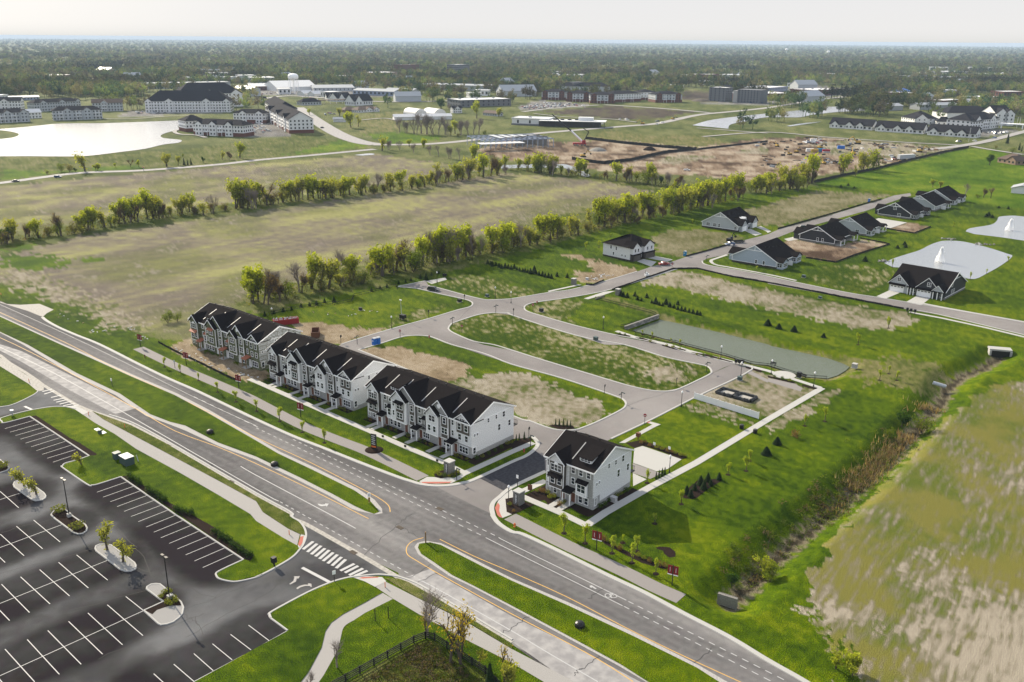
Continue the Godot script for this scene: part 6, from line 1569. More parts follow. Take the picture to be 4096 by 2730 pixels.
	plant("bush", 4, 1, Vector2(98.04, -209.03), 4.6, "dark ivy covered bush on the left bank of the ditch", "bush", "", 1.1)
	plant("bush", 5, 0, Vector2(102.09, -206.42), 5.2, "bright yellow green willow bush leaning over the ditch", "bush", "", 1.4)
	plant("bush", 5, 2, Vector2(91.6, -201.65), 3.2, "small yellow green bush on the reedy ditch bank", "bush", "", 1.1)
	plant("bush", 4, 0, Vector2(39.36, -138.68), 3.4, "dark shaggy bush left of the culvert mouth", "bush", "", 1.1)
	plant("bush", 0, 1, Vector2(45.88, -141.55), 4.6, "tall lime green bush right of the ditch near the culvert", "bush", "", 1.1)
	plant("bush", 5, 0, Vector2(46.55, -140.16), 3.6, "low lime green bush beside the ditch and the crop field", "bush", "", 1.0)
	plant("bush", 0, 3, Vector2(49.39, -114.34), 3.4, "olive bush in the roadside verge beside the crop field, left one of two", "bush", "", 1.2)
	plant("bush", 0, 2, Vector2(51.44, -113.37), 3.6, "olive bush in the roadside verge beside the crop field, right one of two", "bush", "", 1.2)
	plant("bush", 5, 2, Vector2(-114.08, -285.98), 4.6, "pale yellow willow bush left of the unclad townhouses", "bush", "", 1.2)
	plant("bush", 5, 0, Vector2(-111.3, -287.27), 3.6, "small lime green bush beside the pale willow bush", "bush", "", 1.2)
	for q in [[Vector2(-102.41, -170.69), 5.0, "young leafing tree on the gravel island, left of its pair"], [Vector2(-97.92, -166.94), 4.6, "young leafing tree on the gravel island, right of its pair"], [Vector2(-74.28, -145.86), 6.0, "larger leafing tree on the middle gravel island of the car park"], [Vector2(-69.75, -141.91), 5.4, "smaller leafing tree on the middle gravel island of the car park"], [Vector2(-95.01, -180.93), 3.6, "young leafing tree at the grass corner of the car park"]]:
		plant("island_tree", 1, 0 if q[1] > 5.2 else 3, q[0], q[1], q[2], "tree", "", .95)
	for q in [[Vector2(-89.86, -160.05), 1.6, "clipped yellow green bush left of the lamp post on the car park island"], [Vector2(-83.34, -153.61), 1.7, "clipped yellow green bush right of the lamp post on the car park island"], [Vector2(-111.5, -179.18), 1.5, "clipped yellow green bush on the car park island at the picture edge"]]:
		var o := shrub(q[0], q[1] * 1.6, 1, q[2], "")
		o.scale = Vector3(2.6, 1.5, 2.6)
	for q in V("-58.9,-131.1 -58.8,-132.4 -58.4,-132.8 -57.9,-132.5 -57.3,-129.9 -56.5,-130.7 -55.9,-129.9 -56.5,-129 -57.1,-129.3"):
		shrub(q, .9, 1, "small golden shrub round the lamp post on the large car park island", "golden shrubs of the large car park island")
	var hn := 0
	for l in [V("-82.1,-174.8 -78.3,-171.6"), V("-75.9,-169 -70.3,-164.2"), V("-67,-160.6 -64.1,-159.2 -63.2,-159"), V("-56.3,-152.2 -52.3,-148.5"), V("-51.6,-147.4 -47.3,-143.8")]:
		var n := int(l[0].distance_to(l[l.size() - 1]) / .8)
		for j in n + 1:
			hn += 1
			var o := shrub(l[0].lerp(l[l.size() - 1], float(j) / maxi(n, 1)) + Vector2(rng.randfn(), rng.randfn()) * .15, 1.35, 3, "%s dark hedge bush from the far end beside the parking bays" % ordinal(hn), "hedge bushes beside the parking bays")
	flat("mulch_bed", V("-119.7,-207.3 -118.4,-207.7 -104,-194.7 -100.8,-192.3 -93.8,-186.1 -93.7,-185.4 -95.1,-185.3"), .13, mats.mulch)
	flat("mulch_bed", V("-83.8,-175.2 -82.5,-175.8 -69.2,-163.7 -66.8,-162 -56.4,-153.6 -46.8,-144.5 -47,-142.5 -48.3,-143.1 -66.8,-160.2"), .135, mats.mulch)
	var ring := MB.new()
	ring.lathe(P2([.72, 0, .55, .06, .05, .1]), Vector3.ZERO, 12)
	meshes.ring = ring.mesh()
	var verge := "0,-99.6,-243.6,3.1 0,-93.7,-239.7,2.6 0,-86.3,-233,2.5 0,-78.5,-224.7,3.2 0,-71.6,-218,3.5 0,-64.6,-211.9,3.5 0,-57.2,-205.6,4.0 0,-50.2,-199.2,3.2 0,-43.7,-193.3,3.9"
	var k := 0
	for q in verge.split(" ", false):
		var e: PackedStringArray = q.split(",")
		var p := Vector2(float(e[1]), float(e[2]))
		var t := plant("street_tree", 6, k % 3, p, float(e[3]), "%s young street tree from the left between dark cycle path and road" % ordinal(k + 1), "tree", "young trees along the cycle path", .9)
		var r := part("mulch_ring", meshes.ring, mats.mulch, t)
		r.scale = Vector3.ONE * 12.0 / float(e[3])
		k += 1
	var lawn := "0,47.5,-178.6,3.0 0,51.9,-180.5,3.7 0,53.9,-185.7,3.1 0,34.9,-165.2,3.6 0,29.2,-174.4,3.4 0,10.3,-153.3,4.3 0,14.1,-149.7,4.5 0,18.8,-146.3,3.9 0,22.1,-143.1,4.3 0,23.5,-147.1,3.5 0,25.9,-139.6,3.3 0,28.3,-157.2,2.5 0,21.2,-150,1.8 0,72.4,-205.4,3.3 0,78.3,-208.3,4.2 0,103.2,-237.6,3.4 0,107.9,-242.9,2.8 0,108,-237.6,3.0 0,108.4,-268.8,4.0 0,124.8,-286.4,4.1 0,194.7,-362,2.2 0,183.6,-352.8,3.3 0,160,-372,3.9 0,214.8,-383.7,2.8 0,227.4,-462.2,2.8 0,92.9,-463.8,2.8 0,103.9,-479.3,2.6 0,100.4,-362.5,2.7 0,42,-277.3,1.8 0,44.8,-274.6,2.0 0,50,-269.8,1.6 0,52.4,-267.7,2.1 0,33,-400.5,4.0 0,39.3,-405.3,3.5 0,47.2,-429.5,1.9"
	k = 0
	var ord := {}
	for e in left_to_right(lawn):
		var p := Vector2(float(e[1]), float(e[2]))
		var where := "on the lawn round the detached townhouse pair" if p.length() < 212.0 else "on the mown slope between pond and ditch" if p.length() < 280.0 and p.x > 60.0 else "on the open grass near the villas and ponds"
		ord[where] = ord.get(where, 0) + 1
		var t := plant("lawn_tree", 6, k % 3, p, clampf(float(e[3]), 1.5, 5.0), "%s slim young tree from the left %s" % [ordinal(ord[where]), where], "tree", "newly planted trees", .9)
		var r := part("mulch_ring", meshes.ring, mats.mulch, t)
		r.scale = Vector3.ONE * 12.0 / clampf(float(e[3]), 1.5, 5.0) * Vector3(1.0 / .9, 1, 1.0 / .9)
		k += 1
	var ever := [["clipped columnar evergreen in the corner bed behind the townhouses", "7,10.9,-204.6,1.9 7,11.8,-204.5,2.0 7,12.8,-204.3,2.1 7,13.7,-204,2.0 7,14.5,-203.7,1.9", .34], ["columnar evergreen beside the rear corner of the corner townhouse row", "7,1.2,-195.5,1.8 7,1.9,-195.8,1.9 7,3.1,-196.3,2.1", .36], ["columnar evergreen beside the gravel drive of the detached pair", "7,31.4,-176.3,1.9 7,32.1,-176.8,2.1 7,32.9,-177.6,2.2 7,33.6,-178.4,2.0", .36],
		["small dark conifer in the long row behind the pond", "7,40.4,-324.1,2.1 7,41,-322.6,2.1 7,42.3,-321.2,2.1 7,45.4,-323.5,1.9 7,45.7,-318.4,1.8 7,46.9,-317,1.4 7,49.5,-321.4,1.9 7,50.3,-314.2,1.4 7,51.6,-313.5,2.6 7,52.6,-311.5,1.6 7,53.7,-310.8,1.4 7,55.2,-312.9,2.4 7,56,-309.5,2.0 7,57.3,-308.1,1.6 7,59.4,-312.4,1.8 7,58.3,-306.1,1.6 7,59.4,-304.8,1.8 7,60.5,-304.2,1.8 7,61.7,-302.9,1.6 7,62.8,-301.6,1.8 7,64,-300.3,1.8 7,64.9,-299.4,1.6", .95],
		["small dark conifer in the row beyond the patchy lot", "7,0.7,-364.7,2.1 7,1.8,-362,1.6 7,2.9,-360.2,1.8 7,4.2,-359.3,1.8 7,5.1,-358.5,2.0 7,6.2,-357.6,1.8 7,7.2,-355.8,2.5 7,8.8,-356.8,3.4 7,9.7,-355,1.6 7,10.6,-353.3,2.0 7,12,-352.4,2.2 7,13,-350.7,2.0 7,14.3,-349.9,2.2 7,15.4,-348.6,2.1 7,17.8,-351.8,2.0 7,21.8,-350.1,2.0 7,-10.5,-372,2.1 7,-9.1,-370.1,2.1 7,-8.4,-368.2,2.3 7,-7,-369.2,1.9 7,-5.6,-366.4,2.1 7,-4.5,-364.6,2.1 7,-3.1,-365.6,2.3 7,-1.8,-364.7,2.1 7,-0.6,-362.8,2.1", .9],
		["small dark conifer beside the park fence below the middle hedgerow", "7,-84.1,-294.3,1.9 7,-81.6,-296.9,1.7 7,-79.1,-299.6,1.9 7,-76.7,-301.6,1.6 7,-74.3,-305.7,1.6 7,-71.7,-307.2,1.6 7,-69.5,-308.6,1.8 7,-67.2,-311.5,1.8 7,-64,-312.3,2.4 7,-52.8,-327.4,1.7 7,-50.1,-331.3,1.5 7,-47.7,-333,1.7 7,-43.9,-338,1.7 7,-41.5,-340.5,1.5 7,-39.7,-343.1,1.5 7,-36.4,-346.5,2.0 7,-33.9,-344.1,3.1 7,-32.4,-351.9,1.6 7,-29.7,-354.6,1.8", .8],
		["dark rounded conifer on the grass beside the villas", "7,152.4,-382.6,2.4 7,177.1,-409.2,1.8 7,183.3,-416.4,2.0 7,181.6,-411,1.9 7,257.8,-489.7,2.2 7,260.7,-493,2.5 7,260,-487.6,2.0 7,279.2,-518.4,1.5 7,282.9,-515.1,1.8 7,85.3,-288.4,2.4 7,88,-284.8,2.0 7,92.2,-282,2.2 7,99.9,-276,1.6 7,212.9,-590,2.1 7,220.6,-598.6,2.0 7,220.6,-587.2,1.7", 1.3],
		["upright conifer in the leaf shaped mulch bed on the mown slope", "7,36.8,-169.7,2.1 7,37.4,-168.3,2.0 7,38.8,-171.4,1.8 7,40.5,-173.7,2.4 7,40.8,-171.7,2.3 7,42.4,-175.4,2.2 7,42.6,-173.4,1.7 7,45,-176.2,1.9", .8],
		["dark globe conifer on the mown slope", "7,62.6,-194.6,2.1 7,59,-188.9,1.6 7,58.5,-188.9,2.2", 1.2]]
	for s in ever:
		var n := 0
		for e in left_to_right(s[1]):
			n += 1
			plant("conifer", 7, 0, Vector2(float(e[1]), float(e[2])), clampf(float(e[3]), 1.0, 3.5), "%s from the left, %s" % [ordinal(n), s[0]], "conifer", s[0], s[2] * 1.9)
	var rb := shrub(Vector2(68.06, -198.35), 2.0, 2, "russet brown globe shrub on the mown slope", "")
	for q in [[Vector2(-25.94, -113.66), 5.6, 2, 0, "small bare tree beside the bend of the pale path"], [Vector2(-13.07, -121.55), 9.0, 2, 1, "tall bare birch inside the corner of the black fence"], [Vector2(-13.06, -121.42), 5.0, 8, 1, "golden budding bush below the tall bare birch"], [Vector2(-8.12, -115.39), 11.0, 8, 2, "tall bare tree with orange buds inside the black fence"], [Vector2(-29.02, -108.59), 3.4, 2, 3, "small bare tree beside the pale path at the picture edge"], [Vector2(-4.59, -114.17), 3.6, 1, 0, "budding sapling before the black fence"], [Vector2(-2.85, -110.31), 4.0, 7, 0, "bright green conifer at the picture edge inside the fence"], [Vector2(-0.61, -110.33), 6.5, 8, 3, "golden budding tree at the picture edge right of the conifer"], [Vector2(0.1, -108.47), 5.5, 1, 1, "olive tree at the picture edge beside the near path"]]:
		plant("near_tree", q[2], q[3], q[0], q[1], q[4], "tree", "", .8)
	var beds := [["round golden shrub in the mulch bed along the parking pad", 1, "30.7,-194.3 31.7,-194.6 32.4,-192.8 33.8,-191.6 34.9,-190.8 36.2,-189.9 37,-189.4 37.6,-188.8 38.7,-187.7 39.6,-187.4"], ["low shrub round the stone entrance pillar on the left corner", 0, "-16.1,-177.7 -15.4,-176.7 -14.4,-176.3 -13.3,-176.5 -12.4,-177 -11.6,-178.1"], ["low shrub in the bed before the detached townhouse pair", 1, "5.5,-169.9 6.3,-169.9 7,-169.4 7.7,-169 8.5,-168 8.9,-167.3 8.1,-167.1 10,-164.1 10.7,-164.8 11.1,-165.5 -0.2,-164 1.6,-164 0.7,-161.3"], ["low shrub along the shaded end wall of the detached pair", 0, "18.1,-163.4 19.1,-164.3 20.2,-166.1 21.1,-166.6 21.9,-168 22.9,-169 24.2,-170.4"], ["low shrub along the end wall of the corner townhouse row", 0, "-7.8,-185.3 -6.5,-186.1 -5.1,-187.7 -3.7,-189.3 -2.3,-191 -0.9,-193.1 0,-193.8"], ["leafy lime shrub in the long bed beside the second banner", 1, "17.8,-150.8 18.4,-150.2 19.4,-148.7 20.3,-147.9 20.5,-147.4 23.5,-145.2 24.4,-144.3 25.4,-143.4 27,-142.3 27.9,-141.8"], ["low plant in the mulch strips of the pond walk", 0, "47.9,-265.7 49.6,-264.2 51.4,-262.7 55.8,-257.7 57.5,-256.8 59.5,-255.4 61.5,-254 74,-238.9 75.8,-237.5 77.4,-235.9 34.6,-277.1 36.2,-276 40.7,-272.8 43.4,-269.6"]]
	for s in beds:
		for p in V(s[2]):
			shrub(p, rng.randf_range(.7, 1.1), (s[1] + rng.randi() % 2) % 3, s[0], s[0])

func woods() -> void:
	var groves := [V("-1241,-2095 -1125,-2059 -1065,-2082 -937,-1907 -842,-1853 -841,-1950 -782,-1911 -645,-1575 -597.2,-1518 -565.6,-1436 -644,-1374 -739,-1469 -865,-1452"), V("-390.8,-2267 -347.1,-2344 -276.1,-1859 -199.9,-1872 -161.9,-1563 -84.6,-1543 -53.5,-1695 -3.5,-1601 -4.3,-1904 -94.8,-2200 -255.1,-2056"), V("-5,-2217 68.9,-2294 119.9,-1880 55,-1748 39.8,-1545 -3.3,-1539"), V("173.2,-2381 348.2,-2034 291.7,-1784 232.7,-1775 146.9,-1863"), V("759,-2826 869,-2762 1009,-2627 784,-2034 642,-2110 538.2,-1993"), V("865,-2260 969,-2279 812,-1904 713,-1848"), V("1044,-2323 1298,-2401 1226,-2107 1062,-1822 983,-1810 901,-1836 925,-2033"), V("596.8,-1652 655,-1693 568.1,-1400 755,-1706 898,-1876 754,-1551 641,-1445 523.2,-1287 442.4,-1169"), V("543.6,-1289 620,-1318 651,-1364 835,-1534 869,-1485 673,-1143 633,-1155 638,-1260 557.7,-1198"), V("412.6,-1256 440.7,-1278 476.6,-1263 531.6,-1308 477.9,-1173 442.4,-1169"), V("240,-1006 267.5,-1021 303,-1108 355.1,-1161 418.7,-1256 420.9,-1219 334,-1082 295.1,-1078 273.2,-996 248.9,-970")]
	var tones := [Color(.07, .11, .045), Color(.10, .135, .05), Color(.16, .175, .06), Color(.20, .18, .085), Color(.045, .08, .04), Color(.18, .22, .055), Color(.13, .115, .075)]
	var ok := MB.new()
	rng.seed = 99
	ok.tube(Vector3.ZERO, Vector3(0, 7, 0), .35, .2, 4)
	for i in 13:
		var d := Vector3(rng.randfn(), rng.randfn() * .7, rng.randfn()).normalized()
		var tone := Color(1, 1, 1) * rng.randf_range(.6, 1.4)
		leafy(ok, Vector3(0, 9.3, 0) + d * Vector3(3.4, 3.8, 3.4), Vector3(2.2, 1.9, 2.2), 15, 1.0, [tone])
	var spots: Array[Vector3] = []
	for gp in groves:
		var g: PackedVector2Array = gp
		var box := Rect2(g[0], Vector2.ZERO)
		for p in g:
			box = box.expand(p)
		var n := int(box.get_area() / 150.0)
		for i in mini(int(n * 1.5), 9000):
			var p := Vector2(rng.randf_range(box.position.x, box.end.x), rng.randf_range(box.position.y, box.end.y))
			if nA.get_noise_2d(p.x * .8, p.y * .8) > -.12 and Geometry2D.is_point_in_polygon(p, g) and clear(p, 16.0):
				spots.append(Vector3(p.x, p.y, rng.randf_range(.85, 1.55)))
	var r := 1250.0
	while r < 26000.0:
		var gap := maxf(13.0, r * .0068)
		var az := deg_to_rad(-36.0)
		while az < deg_to_rad(36.0):
			az += gap / r * rng.randf_range(.6, 1.4)
			var q := r + rng.randf_range(-.5, .5) * gap * 2.5
			var p := Vector2(sin(az), -cos(az)) * q
			var dense := nA.get_noise_2d(p.x * .32, p.y * .32) + .5 * nA.get_noise_2d(p.x, p.y)
			var need := lerpf(.22, -.22, smoothstep(1500.0, 2300.0, q)) if q < 2300.0 else -.18 + .14 * sin(q / 420.0)
			if dense > need and clear(p, 20.0):
				spots.append(Vector3(p.x, p.y, minf(3.0, rng.randf_range(.85, 1.6) * clampf(gap / 14.0, 1.0, 3.0))))
		r += gap * clampf(r / 1600.0, 1.0, 3.5)
	var mm := MultiMesh.new()
	mm.transform_format = MultiMesh.TRANSFORM_3D
	mm.use_colors = true
	mm.mesh = ok.mesh()
	mm.instance_count = spots.size()
	for i in spots.size():
		var s := spots[i]
		var up := minf(s.z, 1.5) * rng.randf_range(.85, 1.15)
		mm.set_instance_transform(i, Transform3D(Basis(Vector3.UP, rng.randf() * TAU) * Basis.from_scale(Vector3(s.z, up, s.z)), Vector3(s.x, -.3, s.y)))
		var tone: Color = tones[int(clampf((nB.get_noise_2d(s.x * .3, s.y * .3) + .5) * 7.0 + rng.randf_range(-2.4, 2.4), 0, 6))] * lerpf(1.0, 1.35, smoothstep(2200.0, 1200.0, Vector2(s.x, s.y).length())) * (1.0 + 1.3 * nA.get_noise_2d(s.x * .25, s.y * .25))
		mm.set_instance_color(i, tone)
	var o := MultiMeshInstance3D.new()
	o.name = "woods"
	o.multimesh = mm
	o.material_override = mats.forest_leaf
	add_child(o)
	o.set_meta("kind", "stuff")
	print("woods ", spots.size())

var blocked: Array[Array] = []
var open_ground: Array[PackedVector2Array] = []

func clear(p: Vector2, d: float) -> bool:
	for b in blocked:
		var c: Vector2 = b[0]
		if absf(p.x - c.x) < b[1] + 62.0 and absf(p.y - c.y) < b[1] + 62.0:
			var l: Vector2 = (p - c).rotated(b[4])
			if absf(l.x) < b[2] + 4.0 and l.y > -b[3] - 5.0 and l.y < b[3] + 60.0:
				return false
	for g in open_ground:
		if Geometry2D.is_point_in_polygon(p, g):
			return false
	return true

func block(called: String, label: String, cat: String, a: Vector2, b: Vector2, D: float, h: float, roof: String, wall: Material, roofm: Material, storeys := 0, k := {}) -> Node3D:
	var d := b - a
	var L := d.length()
	var t := thing(called, label, cat, a, -d.angle(), k.get("group", ""))
	var n := Vector2(d.y, -d.x).normalized()
	var c := a + d * .5 + n * D * .5
	blocked.append([c, Vector2(L, D).length() * .5, L * .5, D * .5, -d.angle()])
	part("wall", bxm(Vector3(0, -.3, -D), Vector3(L, h, 0)), wall, t)
	if k.has("base"):
		part("base_course", bxm(Vector3(-.12, -.3, -D - .12), Vector3(L + .12, h / maxf(storeys, 1.0), .12)), k.base, t)
	var m := MB.new()
	var o := .7
	match roof:
		"flat":
			m.box(Vector3(-.3, h, -D - .3), Vector3(L + .3, h + .35, .3))
			part("roof", m, roofm, t)
			m = MB.new()
			m.box(Vector3(-.35, h - .1, .31), Vector3(L + .35, h + .75, .55))
			m.box(Vector3(-.35, h - .1, -D - .55), Vector3(L + .35, h + .75, -D - .31))
			m.box(Vector3(-.6, h - .1, -D - .55), Vector3(-.36, h + .75, .55))
			m.box(Vector3(L + .36, h - .1, -D - .55), Vector3(L + .6, h + .75, .55))
			part("parapet", m, wall, t)
			if not k.get("plain", false):
				for i in maxi(1, int(L / 22.0)):
					part("roof_unit", bxm(Vector3(L * (i + .4) / maxf(1, int(L / 22.0)) - 1.5, h + .35, -D * .6), Vector3(L * (i + .4) / maxf(1, int(L / 22.0)) + 1.5, h + 1.9, -D * .6 + 2.4)), mats.metal_grey, t)
		"gable": # ridge along the front
			var hr: float = h + D * k.get("pitch", .28)
			m.t = Transform3D(Basis(Vector3(0, 0, -1), Vector3.UP, Vector3(1, 0, 0)), Vector3.ZERO)
			chevron(m, -o, D + o, h - .2, hr, -o, L + o, .3)
			part("roof", m, roofm, t)
			m = MB.new()
			m.t = Transform3D(Basis(Vector3(0, 0, -1), Vector3.UP, Vector3(1, 0, 0)), Vector3.ZERO)
			m.ext(P2([0, h, D, h, D / 2, hr - .2]), .02, L - .02)
			part("gable", m, wall, t)
		"front": # ridge from front to back
			var hr: float = h + L * k.get("pitch", .28)
			chevron(m, -o, L + o, h - .2, hr, -D - o, o, .3)
			part("roof", m, roofm, t)
			m = MB.new()
			m.ext(P2([0, h, L, h, L / 2, hr - .2]), -D + .02, -.02)
			part("gable", m, wall, t)
		"hip":
			var hr: float = h + D * k.get("pitch", .26)
			var q := D * .45
			var p0 := Vector3(-o, h, o); var p1 := Vector3(L + o, h, o); var p2 := Vector3(L + o, h, -D - o); var p3 := Vector3(-o, h, -D - o)
			var r0 := Vector3(q, hr, -D / 2); var r1 := Vector3(L - q, hr, -D / 2)
			m.quad(p0, p1, r1, r0); m.tri(p1, p2, r1); m.quad(p2, p3, r0, r1); m.tri(p3, p0, r0); m.quad(p0, p3, p2, p1)
			part("roof", m, roofm, t)
		"barrel":
			var q := PackedVector2Array()
			for i in 13:
				q.append(Vector2(L / 2 - cos(PI * i / 12.0) * L / 2, h + sin(PI * i / 12.0) * L * .42))
			m.ext(q, -D, .05)
			part("roof", m, roofm, t)
	for g in k.get("gables", []): # [centre share, width, height over eaves]
		var u: float = g[0] * L
		m = MB.new()
		m.ext(P2([u - g[1] / 2, -.2, u + g[1] / 2, -.2, u + g[1] / 2, h, u, h + g[2] - .3, u - g[1] / 2, h]), -1.0, .9)
		var gb := part("front_bay", m, k.get("gable_wall", wall), t)
		m = MB.new()
		chevron(m, u - g[1] / 2 - .4, u + g[1] / 2 + .4, h - .1, h + g[2], -D * .45, 1.3, .25)
		part("gable_roof", m, roofm, gb)
		if storeys:
			m = MB.new()
			for s in storeys:
				for x in [-.22, .22]:
					m.box(Vector3(u + g[1] * x - .8, (s + .35) * h / storeys, .88), Vector3(u + g[1] * x + .8, (s + .8) * h / storeys, .97))
			part("bay_windows", m, mats.glass, gb, true)
	if storeys:
		m = MB.new()
		var sh := h / storeys
		var pitch: float = k.get("bay", 4.0)
		var ww: float = k.get("ww", 1.5)
		var cnt := int(L / pitch)
		for s in storeys:
			for i in cnt:
				var x := L * (i + .5) / cnt
				m.box(Vector3(x - ww / 2, s * sh + sh * .3, -.1), Vector3(x + ww / 2, s * sh + sh * .78, .1))
			var cd := int(D / pitch)
			for i in cd:
				var z := -D * (i + .5) / cd
				m.box(Vector3(L - .1, s * sh + sh * .3, z - ww / 2), Vector3(L + .1, s * sh + sh * .78, z + ww / 2))
				m.box(Vector3(-.1, s * sh + sh * .3, z - ww / 2), Vector3(.1, s * sh + sh * .78, z + ww / 2))
		part("window_panes", m, mats.glass, t, true)
	if k.has("balconies"):
		var bs: Array = k.balconies
		m = MB.new()
		var sh := h / maxi(storeys, 1)
		for u in bs:
			for s in range(1, storeys):
				m.box(Vector3(u * L - 2.2, s * sh - .15, .0), Vector3(u * L + 2.2, s * sh + .1, 2.0))
				m.box(Vector3(u * L - 2.2, s * sh + .9, 1.9), Vector3(u * L + 2.2, s * sh + 1.05, 2.0))
			for x in [-2.2, 2.2]:
				m.box(Vector3(u * L + x - .15, 0, 1.7), Vector3(u * L + x + .15, h, 2.0))
		part("balconies", m, mats.trim_white, t)
	return t

func far_town() -> void:
	var M := mats
	var ap := "white apartment houses round the lake"
	block("care_home", "long white four storey care home with dark hipped roof behind the lake", "building", Vector2(-456.19, -1153), Vector2(-356.02, -1169), 34, 13.5, "hip", M.siding_white, M.roof_slate, 4, {"bay": 3.4, "pitch": .36, "gables": [[.04, 9, 3.5], [.28, 11, 3.6], [.72, 11, 3.6], [.96, 9, 3.5]], "balconies": [.12, .2, .36, .44, .52, .6, .8, .88]})
	block("care_home", "rear wing of the white care home with a cupola over its dark roof", "building", Vector2(-443.13, -1231), Vector2(-369.75, -1274), 40, 17.5, "hip", M.siding_white, M.roof_slate, 4, {"bay": 3.6, "pitch": .34, "gables": [[.08, 16, 5], [.5, 16, 5], [.9, 14, 5]]})
	block("apartment_house", "white apartment house at the left picture edge behind the lake", "building", Vector2(-555.36, -989), Vector2(-529.92, -1016), 16, 10.5, "hip", M.siding_pale, M.roof_slate, 3, {"bay": 3.2, "group": ap, "balconies": [.25, .55], "gables": [[.4, 9, 3], [.85, 8, 3]]})
	block("apartment_house", "white apartment house with tall balcony columns behind the lake, left of the parking area", "building", Vector2(-511.86, -1031), Vector2(-467.75, -1056), 16, 10.5, "hip", M.siding_pale, M.roof_slate, 3, {"bay": 3.2, "group": ap, "balconies": [.16, .52, .9], "gables": [[.3, 9, 3], [.7, 8, 3]]})
	block("apartment_house", "white apartment house in the second row behind the lake with gabled dormers", "building", Vector2(-591.78, -1149), Vector2(-557.54, -1199), 16, 10.5, "hip", M.siding_pale, M.roof_slate, 3, {"bay": 3.2, "group": ap, "gables": [[.2, 8, 3], [.6, 8, 3], [.95, 7, 3]]})
	block("apartment_house", "grey brown apartment house between the balconied house and the care home", "building", Vector2(-526, -1162), Vector2(-493.12, -1174), 15, 10.5, "gable", M.siding_pale, M.roof_brown, 3, {"bay": 3.2, "group": ap, "balconies": [.4], "gables": [[.4, 8, 3]]})
	block("apartment_house", "white apartment house at the left picture edge in the second row", "building", Vector2(-666, -1181), Vector2(-629, -1189), 15, 10.5, "gable", M.siding_white, M.roof_slate, 3, {"bay": 3.2, "group": ap, "gables": [[.5, 8, 3]]})
	block("club_house", "small white two storey club house beside the lake apartments", "building", Vector2(-550.78, -1053), Vector2(-540.52, -1063), 12, 6.5, "gable", M.siding_white, M.roof_white, 2, {"bay": 3})
	block("sales_hall", "long low hall with a white roof at the left picture edge", "building", Vector2(-743, -1333), Vector2(-695, -1368), 14, 4.5, "gable", M.steel_blue, M.roof_white, 1, {"pitch": .12})
	block("apartment_house", "white and brick apartment house on the lake point with many gables", "building", Vector2(-308.06, -889), Vector2(-255.5, -873), 18, 10.5, "hip", M.siding_white, M.roof_slate, 3, {"base": M.brick_town, "bay": 3.2, "group": ap, "gables": [[.12, 8, 3], [.4, 8, 3.4], [.72, 9, 3.4]], "balconies": [.26, .55]})
	block("apartment_house", "white wing behind the lake point apartment house", "building", Vector2(-324.67, -916), Vector2(-308.45, -929), 20, 10.5, "hip", M.siding_white, M.roof_slate, 3, {"base": M.brick_town, "bay": 3.2, "group": ap})
	block("apartment_house", "white and brick apartment house beside the parking area right of the lake", "building", Vector2(-308.57, -1022), Vector2(-272.45, -1019), 16, 10.5, "hip", M.siding_white, M.roof_slate, 3, {"base": M.brick_town, "bay": 3.2, "group": ap, "gables": [[.3, 8, 3], [.8, 8, 3]]})
	block("apartment_house", "long white four storey apartment house with its brick based gable end beside the road", "building", Vector2(-283.69, -1064), Vector2(-220.74, -909), 24, 13.5, "gable", M.siding_white, M.roof_slate, 4, {"base": M.brick_town, "bay": 4.0, "pitch": .3, "gables": [[.2, 9, 4], [.55, 9, 4], [.85, 9, 4]], "balconies": [.1, .32, .44, .66, .75]})
	block("apartment_house", "rear half of the long white apartment house with brown brick corner", "building", Vector2(-314.76, -1179), Vector2(-269.28, -1054), 24, 13.0, "hip", M.siding_white, M.roof_slate, 4, {"base": M.brick_town, "bay": 4.0, "pitch": .3})
	var m: MB
	block("office", "brick school with white roofs among the trees, upper left", "building", Vector2(-995, -1963), Vector2(-971, -2077), 60, 8, "flat", M.brick_town, M.roof_white, 1, {"bay": 6})
	block("office", "wide brick and white school wing nearer the lake, upper left", "building", Vector2(-903, -1820), Vector2(-834, -1878), 50, 8, "flat", M.brick_town, M.roof_white, 1, {"bay": 6})
	block("warehouse", "grey glass fronted hall beyond the care home, left one", "building", Vector2(-773, -1889), Vector2(-734, -1919), 40, 9, "flat", M.steel_blue, M.roof_white, 1, {"bay": 5})
	block("warehouse", "very long pale grey warehouse beyond the care home", "building", Vector2(-681, -1666), Vector2(-533.42, -1766), 40, 9, "flat", M.metal_grey, M.metal_grey, 0)
	block("warehouse", "white box warehouse right of the long pale warehouse", "building", Vector2(-599.45, -1929), Vector2(-575.94, -1947), 40, 11, "flat", M.siding_pale, M.roof_white, 0)
	block("warehouse", "low white roofed hall at the foot of the wooded skyline, left centre", "building", Vector2(-596.83, -2047), Vector2(-566.17, -2064), 40, 10, "flat", M.siding_pale, M.roof_white, 0)
	block("warehouse", "pale industrial hall left of the water tower", "building", Vector2(-528.16, -1907), Vector2(-485.08, -1934), 60, 11, "flat", M.siding_pale, M.roof_white, 0)
	block("warehouse", "red banded shop hall with white roof left of the water tower", "building", Vector2(-467.94, -1659), Vector2(-428.86, -1675), 40, 7, "gable", M.brick_town, M.roof_white, 1, {"bay": 6, "pitch": .1})
	block("warehouse", "white gabled hall behind the legs of the water tower", "building", Vector2(-414.89, -1635), Vector2(-353.92, -1679), 60, 7, "gable", M.siding_white, M.roof_white, 0, {"pitch": .16})
	block("warehouse", "long low hall with grey roof right of the water tower", "building", Vector2(-351.42, -1644), Vector2(-283.91, -1668), 50, 6, "gable", M.siding_pale, M.metal_grey, 1, {"bay": 7, "pitch": .08})
